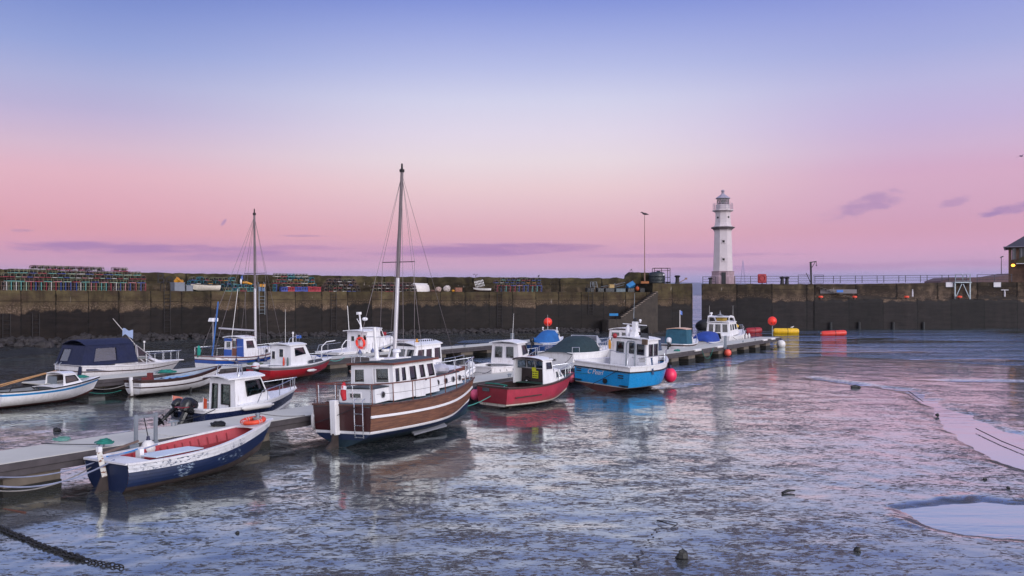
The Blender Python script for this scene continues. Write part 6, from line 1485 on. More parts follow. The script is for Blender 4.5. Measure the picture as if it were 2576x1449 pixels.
for x, lb in ((1.3, 'navy fender hanging below the motor sailer brown door'), (3.0, 'navy fender hanging amidships on the blue and white motor sailer'), (3.55, 'navy fender hanging below the motor sailer side window'), (4.6, 'navy fender hanging near the bow of the blue and white motor sailer')): fender(SAILB.matrix_basis @ Vector((x, -1.22, .85)), FENB, lb, .5, .12, 'fenders of the motor sailer')
fender(REDB.matrix_basis @ Vector((2.9, -1.2, .62)), FENW, 'white fender lying along the red hull of the cabin boat', .55, .08, 'boat fenders', (0, R(90), HEAD))
for x, lb in ((3.9, 'white fender on the far cruiser, nearest its wheelhouse'), (4.9, 'white fender on the far cruiser, middle of three'), (5.8, 'white fender on the far cruiser, nearest its bow')): fender(FARB.matrix_basis @ Vector((x, -1.35, .95)), FENW, lb, .5, .12, 'fenders of the far cruiser')
# ---- mooring ropes
def line(a, b_, d, label, m=ROPE, r=.016):
    a, b_ = Vector(a), Vector(b_); pts = [p-a for p in sag(a, b_, d, 14)]
    o = MB().tube(pts, r, 5).build('mooring_rope', m, None, 60, a); tag(o, label, 'rope', 'mooring ropes')
B1 = [o for o in SC.objects if o.name == 'rowing_boat'][0]
line(onp(10.6, 1, .78), bpt(B1, .1, .5, .76), .22, 'upper slack rope from the left edge to the rowing boat stern', ROPEB)
line(onp(10.4, 1, .72), bpt(B1, .05, -.25, .85), .42, 'middle slack rope from the left edge to the rowing boat rudder', ROPEB, .02)
line(onp(10.2, 1, .7), bpt(B1, 0, .7, .6), .42, 'lowest grey rope drooping under the rowing boat stern', ROPE)
line(onp(13.4, -1, .93), onp(14.0, 1, 1.0), .02, 'thin dark rope lying across the near pontoon deck', ROPED, .012)
line(bpt(B1, .15, .2, .86), bpt(B1, 1.6, .3, .95), .03, 'pale blue rope along the stern deck of the rowing boat', ROPEB, .022)
line(bpt(B1, .2, .4, .84), bpt(B1, .9, .1, .95), .02, 'bright blue rope on the rowing boat stern deck', mat('bright blue rope', '2c7cc0', .9), .018)
line(onp(24.4, 1, .9), bpt(BROWNB, .1, 1.0, 1.45), .42, 'pale slack rope from the near pontoon to the wooden cruiser stern', ROPE)
line(onp(23.8, 1, .95), bpt(BROWNB, .1, .9, 1.48), .25, 'pale tighter rope from the pontoon cleat to the wooden cruiser stern', ROPE)
line(onp(25.2, 1, .95), bpt(BROWNB, .15, .8, 1.5), .08, 'dark rope from the pontoon to the wooden cruiser stern cleat', ROPED)
line(bpt(BROWNB, -.12, 1.1, .82), bpt(BROWNB, -.1, -.75, 1.38), .03, 'dark rope slanting across the maroon transom', ROPED, .012)
line(bpt(CRIMB, .4, -.4, 1.04), bpt(CRIMB, -.7, .9, .12), .12, 'sea green rope drooping from the crimson boat stern', mat('sea green rope', '5cb4a8', .9), .018)
line(bpt(CRIMB, .4, -.5, 1.05), bpt(CRIMB, .45, .9, 1.05), -.03, 'green rope heaped along the crimson boat stern', ROPEG, .03)
line(bpt(PEARL, .1, -1.4, 1.5), bpt(PEARL, -.5, .9, .1), .06, 'dark rope slanting across the blue fishing boat transom', ROPED, .016)
line(bpt(PEARL, .1, -1.3, 1.48), bpt(PEARL, -.05, 1.7, .85), .18, 'thin green rope across the blue transom under its name', ROPEG, .01)
line(UV(63.6, -23.2, .85), UV(66.2, -23.2, .85), .75, 'green rope looped below the far pontoon edge', ROPEG, .02)
line(bpt(REDB, 5.4, 0, 1.1), onp(42.3, 1, .95, 2), .2, 'sea green rope from the red hulled boat bow to the second pontoon', mat('sea green rope', '5cb4a8', .9), .018)
line(onp(24.0, 1, .8, 2), UV(26.4, -38.6, .8), .35, 'grey rope from the second pontoon to the launch stern', ROPE)
line(bpt(PILOT, 4.9, -.1, 1.1), onp(26.0, 1, .92), .1, 'pale rope from the pilothouse boat bow over the near pontoon', ROPE)
line(onp(23.5, 1, .85, 2), UV(25.9, -38.9, .35), .3, 'green rope hanging from the second pontoon by the left edge boat', ROPEG)
line(bpt(SAILB, .3, -1.0, 1.3), onp(36.0, -1, .95, 2), .1, 'pale rope from the blue and white motor sailer to the second pontoon', ROPE)
line(bpt(SAILB, 5.2, -.5, 1.4), onp(39.4, -1, .95, 2), .1, 'grey rope from the motor sailer bow to the second pontoon', ROPE)
line(bpt(p11, .6, -1.1, 1.05), onp(43.6, -1, .95, 2), .1, 'dark rope from the lifebuoy boat stern to the second pontoon', ROPED)
line(bpt(p11, 6.2, -.7, 1.5), onp(50.2, -1, .95, 2), .12, 'grey rope from the lifebuoy boat bow to the second pontoon', ROPE)
line(bpt(WHITEB, .3, -1.0, 1.2), onp(37.2, -1, .95), .08, 'dark rope from the white cabin boat stern to the far pontoon', ROPED)
line(bpt(GREENB, .2, -1.1, 1.45), onp(46.0, -1, .95), .1, 'dark rope from the green covered cruiser stern to the far pontoon', ROPED)
line(bpt(FARB, 1.2, -1.2, 1.2), onp(78.5, -1, .95), .08, 'dark rope from the far cruiser to the far pontoon', ROPED)
line(bpt(PILOT, .4, -.95, 1.06), onp(17.9, -1, 1.0), .05, 'dark rope from the pilothouse boat stern to the near pontoon', ROPED)
line(bpt(B1, 4.72, 0, 1.42), onp(21.3, 1, .92), .06, 'grey rope from the rowing boat bow post to the near pontoon', ROPE)
def heap(p, m, label, s=.3, n=5, r=.03, name='rope_heap'):
    mb = MB(); rr = random.Random(int(s*100)+n)
    for k in range(n):
        a0 = rr.uniform(0, 6); mb.tube([Vector((s*(1-.14*k)*math.cos(a)*rr.uniform(.6, 1.15), .8*s*(1-.1*k)*math.sin(a)*rr.uniform(.8, 1.1), .02+.016*k+rr.uniform(0, .035))) for a in [a0+2*PI*i/12 for i in range(12)]], r, 5, 0, True)
    tag(mb.build(name, m, None, 60, p), label, 'rope', 'heaps of rope')
heap(onp(14.05, 1, 1.0)-NV*.1, ROPEG, 'green rope heap on the near pontoon cleat behind the rowing boat', .22, 5, .025)
heap(onp(14.0, -1, .92), mat('faded green rope', '5c8c84', .9), 'faded green rope heap on the far edge of the near pontoon', .25, 3, .02)
heap(onp(18.2, 1, .92)+NV*-.6, BLACK, 'black rope heap lying on the near pontoon above the rowing boat', .24, 5, .035)
heap(onp(29, 1, .95, 2)-NV*.15, ROPEG, 'teal rope heap on the second pontoon above the launch', .5, 5, .04)
heap(onp(35.0, 1, .95, 2)-NV*.2, mat('olive net heap', '5c6450', .9), 'olive net heap on the second pontoon beside the launch bow', .45, 6, .04)
heap(H6 and Vector(bpt([o for o in SC.objects if o.name == 'cabin_dinghy'][0], 4.2, 0, 1.08)), ROPEG, 'teal rope coil on the foredeck of the left edge boat', .3, 4, .035)
heap(onp(60.2, 1, .92)-NV*.5, ROPEG, 'green rope coil on the far pontoon near the blue fishing boat', .28, 4, .035)
# ---- things lying on the mud
mb = MB(); pts = [P(x, y, .07) for x, y in ((-40, 1308), (20, 1337), (95, 1368), (170, 1395), (250, 1415), (305, 1424))]
pr = resample(pts, .092); rr = random.Random(3)
for i, q in enumerate(pr):
    t = (pr[min(i+1, len(pr)-1)]-pr[max(0, i-1)]).normalized(); a = math.atan2(t.y, t.x)
    M = Matrix.Rotation(a, 3, 'Z') @ Matrix.Rotation(R(90)*(i % 2) + rr.uniform(-.5, .5), 3, 'X')
    s = 1.0 if i < len(pr)*.8 else .7
    mb.tube([q + M @ Vector((.082*s*math.cos(x), .05*s*math.sin(x), 0)) + Vector((0, 0, .0)) for x in [2*PI*k/10 for k in range(10)]], .021*s, 5, 0, True)
tag(mb.build('mooring_chain', mat('black muddy chain', '17161a', .6, var=.4), None, 60), 'heavy black mooring chain half sunk in the mud at the lower left', 'chain')
def stone_(px, py, s, label, sc=(1, .8, .8), m=ROCK, grp='stones on the mud'):
    q = P(px, py, .05); mb = rock_mesh(int(px)); o = MB().add([Vector((v[0]*s*sc[0], v[1]*s*sc[1], v[2]*s*sc[2]/.6+s*.35)) for v in mb.v], mb.f).build('stone', m, None, None, q); tag(o, label, 'stone', grp)
BST_ = mat('black weedy stone', '141416', .5, var=.5, bump=.5)
stone_(1717, 1408, .115, 'black stump like stone at the bottom edge of the mud', (1, .8, 1.25), BST_)
stone_(2156, 1388, .075, 'small pointed black stone on the mud near the bottom right', (1, .8, .9), BST_)
stone_(597, 1342, .045, 'tiny dark stone on the mud below the rowing boat bow', (1, 1, .8), BST_)
stone_(143, 1086, .14, 'dark stone in a brown puddle behind the near pontoon', (1.1, .8, .7), BST_)
stone_(2358, 1046, .09, 'dark stone beside the winding stream', (1, .8, .8), BST_)
stone_(2536, 1229, .05, 'small dark stone above the pool', (1, .8, .8), BST_)
stone_(2152, 976, .2, 'dark lump on the mud near the stream head', (1.6, .7, .4), BST_)
stone_(2478, 1207, .05, 'small dark pebble right of the mud centre', (1.2, .8, .7), BST_)
def stick(a, b_, r, label, m=DSTEEL, name='driftwood', mid=None):
    a, b_ = Vector(a), Vector(b_); pts = [Vector((0, 0, 0))] + ([Vector(mid)-a] if mid else []) + [b_-a]
    tag(MB().tube(pts, [r]*(len(pts)-1)+[r*.6], 6).build(name, m, None, 60, a), label, 'debris', 'debris on the mud')
stick(P(1968, 1240, .08), P(2000, 1234, .1), .035, 'curled dark stick lying in a puddle', BST_, mid=P(1980, 1234, .1))
stick(P(2455, 1078, .1), P(2620, 1150, .08), .018, 'long dark rope running along the stream bank at the right edge', ROPED, 'sunken_rope', P(2520, 1110, .08))
stick(P(2285, 984, .1), P(2322, 1010, .09), .022, 'dark rope at the head of the winding stream', ROPED, 'sunken_rope')
mb = MB(); q0 = P(1678, 1311, .06); pts = [P(x, y, z)-q0 for x, y, z in ((1652, 1309, .06), (1680, 1311, .05), (1704, 1316, .05), (1702, 1322, .05), (1680, 1317, .12), (1655, 1310, .1))]
tag(mb.tube(pts, .012, 5).build('wire_loop', DSTEEL, None, 60, q0), 'bent dark wire loop sticking out of the mud at the lower middle', 'wire')
mb = MB(); rr = random.Random(11)
for i in range(17):
    f = i/16; q = P(1652-72*f+(5 if i % 2 else -3), 1330+112*f**1.05, .07); s = .02+.02*f
    mb.lathe([(s*.5, -.02), (s, -.022), (s*.8, -.008), (s*.3, -.004), (0, -.006)], 8, q)
tag(mb.build('footprints', mat('dark wet silt', '1c1718', .5), None, 50), 'line of dark bird like footprints across the mud at the bottom', 'footprints', None, 'stuff')
for (px, py, sx, an, lb) in ((1500, 1000, 1, 0, ''),):
    pass
stick(P(64, 1290, .06), P(10, 1280, .06), .03, 'rusty brown strip on the mud below the pontoon float', mat('rusty strip', '5a3424', .7))
stone_(480, 985, .13, 'dark pointed lump on the mud under the pilothouse boat bow', (.6, .6, 1.4), BST_)
# bird on the mud's far side is left to the quay list
# ================================================================ WHAT STANDS ON THE QUAYS
QZ = 5.385
OLIVE = mat('olive creel frame', '78745a', .8, var=.3); TEALF = mat('teal creel frame', '347888', .7, var=.25); RUSTF = mat('rusty creel frame', '6c5650', .8, var=.3); NETM = mat('dark creel netting', '1c1c22', .95, var=.4)
CB = {k: mat(k+' creel base', v, .7, var=.25) for k, v in {'red': '8c3440', 'blue': '384c8c', 'white': 'b4b0ae', 'teal': '5c9490', 'pale green': '90a494', 'pink': 'a87478', 'orange': 'b47c34', 'brown': '5a4238', 'dark': '2c2c34'}.items()}
CREEL = {}
def creel_mesh(base, frame):
    k = (base, frame.name)
    if k in CREEL: return CREEL[k]
    L, W, Hh = .76, .44, .36; mb = MB()
    for s in (-1, 1): mb.box((0, s*(W/2-.03), .03), (L, .07, .055), 1); mb.box((s*(L/2-.03), 0, .03), (.06, W-.14, .054), 1)
    for i in range(3): mb.box((-.18+.18*i, 0, .035), (.05, W-.1, .03), 1)
    for x in (-L/2+.02, 0, L/2-.02):
        pts = [(x, -W/2+.02, .07), (x, -W/2+.02, Hh*.62), (x, -W/2+.09, Hh*.93), (x, 0, Hh), (x, W/2-.09, Hh*.93), (x, W/2-.02, Hh*.62), (x, W/2-.02, .07)]
        mb.tube(pts, .024, 4, 0)
    for y, z in ((-W/2+.03, Hh*.62), (0, Hh), (W/2-.03, Hh*.62)): mb.tube([(-L/2, y, z), (L/2, y, z)], .02, 4, 0)
    rr = random.Random(len(CREEL))
    for sgn in (-1, 1):
        for i in range(5):
            x = -L/2+L*i/4; mb.tube([(x, sgn*(W/2-.02), .08), (min(L/2, x+.16), sgn*(W/2-.08), Hh*.9)], .008, 3, 2); mb.tube([(x, sgn*(W/2-.02), .08), (max(-L/2, x-.16), sgn*(W/2-.08), Hh*.9)], .008, 3, 2)
    mb.prism([(-.12, -.17, .08), (-.1, .17, .08), (-.08, .1, .3), (-.1, -.1, .3)], (.02, 0, 0), 2)
    mb.box((.16, 0, .16), (.22, .24, .16), 2)
    o = mb.build('creel', [frame, CB[base], NETM], None); me = o.data; bpy.data.objects.remove(o); CREEL[k] = me
    return me
ORD = 'first second third fourth fifth sixth seventh eighth ninth tenth eleventh twelfth thirteenth fourteenth fifteenth sixteenth seventeenth eighteenth nineteenth twentieth twenty-first twenty-second twenty-third twenty-fourth twenty-fifth twenty-sixth twenty-seventh twenty-eighth twenty-ninth thirtieth'.split()
RC = random.Random(21)
def creels(px0, px1, n, z, mode, row, stack, group, frame, cols, back=1.0, jit=.03):
    for i in range(n):
        px = px0+(px1-px0)*(i+.5)/n; q, an = edge_at(px, back); base = cols[i % len(cols)] if isinstance(cols, list) and RC.random() < .3 else RC.choice(cols)
        o = bpy.data.objects.new('creel', creel_mesh(base, RC.choice(frame))); COL.objects.link(o)
        o.location = (q.x+RC.uniform(-jit, jit), q.y+RC.uniform(-jit, jit)*2, QZ+z+RC.uniform(0, .015))
        a = an+RC.uniform(-.09, .09)
        if mode == 'end': o.rotation_euler = (0, 0, a+PI/2)
        elif mode == 'side': o.rotation_euler = (RC.uniform(-.03, .03), RC.uniform(-.04, .04), a)
        elif mode == 'stood':
            o.rotation_euler = (Matrix.Rotation(a, 3, 'Z') @ Matrix.Rotation(R(-90), 3, 'Y')).to_euler()
            o.location.z += .38
        tag(o, f"{base}-based lobster creel, {ORD[i]} from the left in {row} {stack}", 'lobster creel', group)
MIX1 = ['red', 'blue', 'white', 'pale green', 'teal', 'pink', 'blue', 'red']; MIXD = ['brown', 'dark', 'white', 'red', 'brown', 'blue']
G1 = 'creels of the long stack'; FR1 = [OLIVE, OLIVE, RUSTF]
creels(8, 70, 5, 0, 'stood', 'the bottom row of', 'the long stack', G1, FR1, ['white', 'pale green', 'teal'])
creels(70, 371, 24, 0, 'stood', 'the bottom row of', 'the long stack', G1, FR1, ['red', 'blue', 'red', 'white', 'blue', 'pink', 'teal'])
for i, o in enumerate([x for x in COL.objects if x.get('group') == G1]): o['label'] = o['label'].split(',')[0] + f", {ORD[i]} from the left in the bottom row of the long stack"
creels(12, 366, 15, .77, 'side', 'the second row of', 'the long stack', G1, FR1, MIX1)
creels(3, 366, 24, 1.13, 'end', 'the third row of', 'the long stack', G1, FR1, MIX1)
creels(20, 355, 14, 1.49, 'side', 'the fourth row of', 'the long stack', G1, FR1, ['pale green', 'white', 'blue', 'red', 'blue', 'teal'])
creels(78, 258, 11, 1.85, 'end', 'the top row of', 'the long stack', G1, FR1, ['white', 'red', 'dark'])
creels(281, 321, 2, 1.85, 'side', 'the separate top pair of', 'the long stack', G1, FR1, ['red'])
G2 = 'teal creels behind the quay dinghy'; F2 = [TEALF, TEALF, OLIVE]; C2 = ['teal', 'blue', 'white', 'orange', 'red', 'dark', 'teal']
creels(473, 594, 7, 0, 'end', 'the bottom row', 'behind the quay dinghy', G2, F2, ['dark', 'teal'], 1.9)
creels(471, 596, 8, .37, 'end', 'the second row', 'behind the quay dinghy', G2, F2, C2, 1.9, .06)
creels(473, 594, 8, .74, 'end', 'the third row', 'behind the quay dinghy', G2, F2, C2, 1.9, .06)
creels(478, 590, 7, 1.1, 'end', 'the top row', 'behind the quay dinghy', G2, F2, C2, 1.9, .06)
creels(561, 640, 4, 0, 'side', 'the bottom row', 'right of the quay dinghy', G2, F2, ['teal', 'red', 'teal'], .9, .06)
creels(596, 640, 3, .37, 'end', 'the upper row', 'right of the quay dinghy', G2, F2, ['dark', 'teal'], 1.1, .08)
G3 = 'creels stacked on the plastic crates'; F3 = [TEALF, OLIVE, OLIVE]; C3 = ['red', 'teal', 'white', 'red', 'orange', 'white', 'red']
creels(686, 705, 1, 0, 'stood', 'the bottom row', 'beside the plastic crates', G3, [TEALF], ['blue'])
creels(703, 796, 7, .5, 'end', 'the lowest row', 'on the plastic crates', G3, F3, ['dark', 'white', 'dark', 'red'])
creels(686, 790, 6, .86, 'side', 'the second row', 'on the plastic crates', G3, F3, C3)
creels(692, 790, 7, 1.22, 'end', 'the third row', 'on the plastic crates', G3, F3, C3)
creels(688, 773, 5, 1.58, 'side', 'the top row', 'on the plastic crates', G3, F3, ['white', 'red', 'teal'])
G4 = 'creels of the drab stack'; F4 = [RUSTF, RUSTF, OLIVE]
for z, a, b_, n, rn in ((0, 810, 904, 8, 'the bottom row of'), (.36, 812, 902, 8, 'the second row of'), (.72, 817, 896, 7, 'the third row of'), (1.08, 822, 893, 6, 'the top row of')): creels(a, b_, n, z, 'end', rn, 'the drab stack', G4, F4, MIXD)
G5 = 'creels of the low dark stack'
for z, a, b_, n, rn in ((0, 936, 1046, 11, 'the bottom row of'), (.36, 936, 1044, 11, 'the second row of'), (.72, 939, 1036, 10, 'the top row of')): creels(a, b_, n, z, 'end', rn, 'the low dark stack', G5, F4, ['brown', 'red', 'dark', 'white', 'brown'], 1.0, .07)
G6 = 'creels of the right hand stack'
creels(1245, 1367, 11, 0, 'stood', 'the bottom row of', 'the rightmost stack', G6, [OLIVE, RUSTF], ['red', 'blue', 'teal', 'blue', 'red', 'orange', 'pale green', 'blue', 'white'])
creels(1249, 1363, 7, .77, 'side', 'the second row of', 'the rightmost stack', G6, FR1, ['blue', 'red', 'blue', 'pink'])
creels(1240, 1361, 9, 1.1, 'end', 'the third row of', 'the rightmost stack', G6, FR1, ['blue', 'orange', 'red', 'blue', 'white'])
creels(1258, 1360, 8, 1.44, 'end', 'the top row of', 'the rightmost stack', G6, FR1, ['blue', 'blue', 'red', 'white', 'teal', 'red'])
def onq(px, back=1.0, z=0.0):
    q, an = edge_at(px, back); return Vector((q.x, q.y, QZ+z)), an
def crate(px, w, d, hh, m, label, back=1.0, z=0.0, slats=True, name='fish_crate', cat='crate', group='plastic crates under the creels'):
    q, an = onq(px, back, z); t_ = thing(name, label, cat, q, an, group)
    mb = MB(); th_ = .05
    mb.box((0, 0, .03), (w, d, .06))
    rects = [(a/4+.03, (a+1)/4-.03, b/2*.8+.12, (b+1)/2*.8+.04) for a in range(4) for b in range(2)] if slats else []
    for p0, p1 in (((-w/2, -d/2), (w/2, -d/2)), ((w/2, -d/2), (w/2, d/2)), ((w/2, d/2), (-w/2, d/2)), ((-w/2, d/2), (-w/2, -d/2))):
        wall_quad(mb, ((p0[0], p0[1], .06), (p1[0], p1[1], .06), (p1[0], p1[1], hh), (p0[0], p0[1], hh)), rects, th_)
    mb.build('body', m, t_)
    MB().tube([(-w/2, -d/2, hh), (w/2, -d/2, hh), (w/2, d/2, hh), (-w/2, d/2, hh)], .035, 5, 0, True).build('rim', m, t_)
    return t_
PR, PB = mat('red plastic crate', 'a8283c', .5, var=.2), mat('blue plastic crate', '3c4ca0', .5, var=.2)
for px, w_, m_, lb in ((713.5, .78, PB, 'blue lattice crate under the creels, leftmost crate of the row'), (730.5, .8, PR, 'red lattice crate between two blue ones under the creels'), (747.5, .78, PB, 'blue lattice crate just right of the first red crate'), (764, .74, PB, 'blue lattice crate just left of the right hand red crates'), (780.5, .78, PR, 'red lattice crate second from the right end of the crate row'), (797, .74, PR, 'red lattice crate at the right end of the crate row')):
    crate(px, w_, .6, .47, m_, lb)
GC = mat('grey insulated tub', '767a84', .6, var=.12)
crate(447, 1.12, .9, .84, GC, 'tall grey fish tub on the quay under the yellow tubs', 1.0, 0, False, 'fish_tub', 'tub', 'grey tubs on the quay'); crate(472.5, .72, .8, .58, GC, 'low grey fish tub between the tall one and the white dinghy', 1.0, 0, False, 'fish_tub', 'tub', 'grey tubs on the quay')
def tub(px, back, z, r, hh, m, label, tilt=(0, 0, 0), group='round tubs on the quay', name='round_tub'):
    q, an = onq(px, back, z); t_ = thing(name, label, 'tub', q, 0, group); t_.rotation_euler = tilt
    MB().lathe([(r*.82, 0), (r, hh), (r*1.06, hh), (r*1.06, hh-.05), (r*1.0, hh-.05)], 16).lathe([(0, .04), (r*.78, .04), (r*.94, hh-.02)], 16).build('body', m, t_, 40)
    MB().torus((0, 0, hh), r*1.03, .025, 0, 18).build('rim', m, t_, 60)
tub(441, 1.0, .9, .26, .46, YELT, 'yellow tub tipped over on the tall grey tub', (0, R(48), 0)); tub(458, 1.2, .62, .32, .4, YELT, 'yellow tub leaning beside the tall grey tub', (R(40), R(-20), 0))
BT = mat('black plastic tub', '17181c', .5, var=.2)
for px, w_, hh, m_, lb in ((1483.5, .95, .52, BT, 'black tub under the upright ladder frames'), (1509, .9, .52, BT, 'black tub just right of the ladder frames'), (1532, 1.25, .5, BT, 'long black tub under the tan box'), (1559, 1.35, .45, mat('grey green tub', '4c5a62', .5), 'grey green tub right of the long black tub'), (1585, .95, .5, BT, 'black tub under the tipped blue crate'), (1613, .75, .52, BT, 'black tub against the raised pier end')):
    crate(px, w_, .7, hh, m_, lb, 1.2, 0, False, 'fish_tub', 'tub', 'tubs at the head of the stairs')
t_ = crate(1590, 1.05, .7, .6, mat('sky blue crate', '2470a8', .5, var=.2), 'sky blue crate tipped up on the black tubs', 1.2, .62, False, 'fish_crate', 'crate', None); t_.rotation_euler = (R(-35), R(-28), t_.rotation_euler.z)
q, an = onq(1603, 1.1, .45); buoy(q, .28, mat('rusty orange buoy', 'a8481c', .6), 'rusty orange buoy wedged beside the tipped blue crate')
q, an = onq(1538, 1.3, .72); o = MB().box((0, 0, 0), (.66, .4, .5)).box((0, 0, .26), (.7, .44, .05)).build('tan_box', mat('tan plywood', 'a48a5c', .8), None, None, q); o.rotation_euler = (0, R(4), an); tag(o, 'tan box lying on the long black tub', 'box')
q, an = onq(1540, 1.6, .62); t_ = thing('pole_heap', 'heap of thin poles and net frames over the black tubs', 'poles', q, an)
for i in range(7): MB().tube([(-1.6+i*.3, 0, RC.uniform(-.1, .1)), (RC.uniform(.4, 2.0), RC.uniform(-.2, .2), RC.uniform(.3, .75))], .025, 4).build('pole', RUSTF if i % 2 else GALV, t_)
q, an = onq(1495, 1.5, .35); t_ = thing('ladder_frame', 'pale upright metal ladder frames behind the black tubs', 'frame', q, an)
for x in (-.55, -.18, .0, .5): MB().tube([(x, 0, 0), (x*.8-.03, .15, .98)], .028, 5).build('upright', GALV, t_)
for z in (.4, .7, .97): MB().tube([(-.5, .05, z), (.45, .15, z)], .02, 5).build('bar', GALV, t_)
# small boats laid up on the quay
def quayboat(px, L, B, hgt, m, label, an0, rows, back=1.0, z=0.0, name='dinghy', inner=True, roll=0):
    q, an = onq(px, back, z); t_ = thing(name, label, 'dinghy', q, an+an0, 'small boats laid up on the quay', roll)
    t_.location = Vector(t_.location) - Vector((math.cos(an+an0), math.sin(an+an0), 0))*L/2
    hl = Hull(L, B, (hgt, hgt*.95, hgt*1.15), .85, (.02, .2), (2.6, 1.5), .25, .42, 2.2, .02)
    hl.mesh(t_, hl.bands(rows), m); hl.gunwale(t_, BROWN, .07, .05)
    if inner: hl.inner(t_, GREYD, .05, .93, .3, .05)
    return t_
quayboat(517, 2.75, 1.3, .66, [mat('creamy white dinghy', 'd8d0c4', .4, var=.08, streak=.7, dirt='8c6a40')], 'white dinghy with a brown rim sitting on the quay before the teal creels', PI, [(1, 0)])
quayboat(1213, 2.05, 1.0, .48, [BROWN, WHITE2, BLACK], 'small white boat with dark bottom on the quay under the slatted panel', PI+.1, [(.35, 0), (.9, 1), (1, 2)])
q, an = onq(1059, 1.6, 0); t_ = thing('upturned_boat', 'white upturned boat on the quay beside the low dark creels', 'boat', q, an)
hl = Hull(2.3, 1.9, (1.02, 1.04, .98), .8, (0, .25), (2.4, 1.6), .2, .42, 2.0); mb = MB()
for sd in (-1, 1): mb.grid([[Vector((p.x-1.15, p.y, 1.05-p.z)) for p in [hl.pt(t, k, sd) for t in hl.ts(n=12)]] for k in [i/8 for i in range(9)]])
mb.add([Vector((p.x-1.15, p.y, 1.05-p.z)) for p in [hl.pt(0, k, -1) for k in (0, .2, .5, 1)]+[hl.pt(0, k, 1) for k in (1, .5, .2)]], [tuple(range(7))])
mb.build('hull', mat('chalk white hull', 'd4ccc8', .6, var=.1, streak=.5, dirt='8a7460'), t_, 50); MB().bar((-1.1, 0, 1.04), (.95, 0, .98), .06, .06).build('keel', WHITE2, t_)
def bundle(px, r, m, label, sc=(1, 1, 1), z=.0, cat='bundle', back=1.0):
    q, an = onq(px, back, z); mb = MB().sph((0, 0, r*sc[2]*.9), r, 0, 12, sc); rr = random.Random(int(px))
    mb.v = [tuple(Vector(v)+Vector((rr.uniform(-.09, .09)*r, rr.uniform(-.09, .09)*r, rr.uniform(-.09, .09)*r))) for v in mb.v]
    tag(mb.build('bundle', m, None, 35, q), label, cat, 'bundles on the quay')
bundle(1103, .34, mat('rust and white sheet', 'a89088', .8, var=.6, scale=6), 'rust stained white bundle right of the upturned boat', (1.1, .8, .95)); bundle(1124, .44, mat('crumpled white sheet', 'b8aca8', .8, var=.6, scale=5), 'large crumpled white bundle, middle of the bare quay', (1.05, .8, .95))
bundle(1140, .2, YELT, 'small yellow bundle between the white bundle and brown box', (1, .8, .7)); bundle(1088, .22, mat('brown heap', '5a4038', .9), 'low brown heap beside the rust stained bundle', (1.6, .8, .6))
q, an = onq(1153, 1.0, .24); o = MB().box((0, 0, 0), (.85, .5, .46)).box((0, -.02, .25), (.9, .55, .05)).build('crate', mat('rust brown crate', '8a5c4c', .8, var=.5, scale=5), None, None, q); o.rotation_euler = (0, 0, an); tag(o, 'rust brown crate with a pale lid on the bare quay', 'crate')
q, an = onq(1208, 2.2, .62); t_ = thing('slatted_panel', 'pale slatted panel leaning over the small white boat', 'panel', q, an); t_.rotation_euler = (R(-8), R(-14), an)
for i in range(7):
    for j in range(3): MB().box((-.52+.18*i, 0, .12+.3*j), (.07, .03, .22)).build('slat', WHITE2, t_)
for j in range(4): MB().box((0, .03, .0+.3*j), (1.3, .03, .05)).build('batten', DSTEEL, t_)
q, an = onq(1197, 2.4, 0); t_ = thing('hook_post', 'thin iron hook post against the parapet above the small boat', 'post', q, an)
MB().tube([(0, 0, 0), (0, 0, 2.1), (-.2, 0, 2.25), (-.35, 0, 2.15)], .03, 5).tube([(0, 0, 2.1), (.25, 0, 2.2)], .025, 5).build('post', DSTEEL, t_)
q, an = onq(607, 1.1, .3); t_ = thing('marker_pole', 'blue and white dan pole standing among the teal creels', 'pole', q, an)
MB().tube([(0, 0, 0), (0, 0, 1.35)], .05, 6).build('pole', ROYAL, t_); MB().sph((-.04, 0, .75), .14, 0, 10, (.8, .8, 2.2)).build('float', FENW, t_); MB().prism([(.0, 0, .9), (.14, 0, 1.5), (.2, 0, .95)], (0, .03, 0)).build('pennant', ROYAL, t_)
q, an = onq(622, 1.0, .82); o = MB().tube([(-.5, 0, .1), (-.1, 0, .12), (.5, 0, -.05)], [.1, .13, .1], 8).build('yellow_roll', YELT, None, 40, q); o.rotation_euler = (0, 0, an); tag(o, 'yellow roll lying on the teal creels left of the short mast', 'roll')
q, an = onq(659, .9, .62); o = MB().box((0, 0, 0), (.62, .4, .26)).box((0, 0, .14), (.66, .44, .04)).build('crate', YELT, None, None, q); o.rotation_euler = (0, 0, an); tag(o, 'yellow crate perched at the head of the pale ladder', 'crate')
q, an = onq(657, .9, 0); o = MB().box((-.16, 0, .24), (.3, .3, .46)).box((.22, 0, .2), (.28, .26, .38)).build('box', mat('blue and pale jerrycans', '4c6890', .6, var=.4, scale=5), None, None, q, .03); o.rotation_euler = (0, 0, an); tag(o, 'blue grey containers under the yellow crate', 'container')
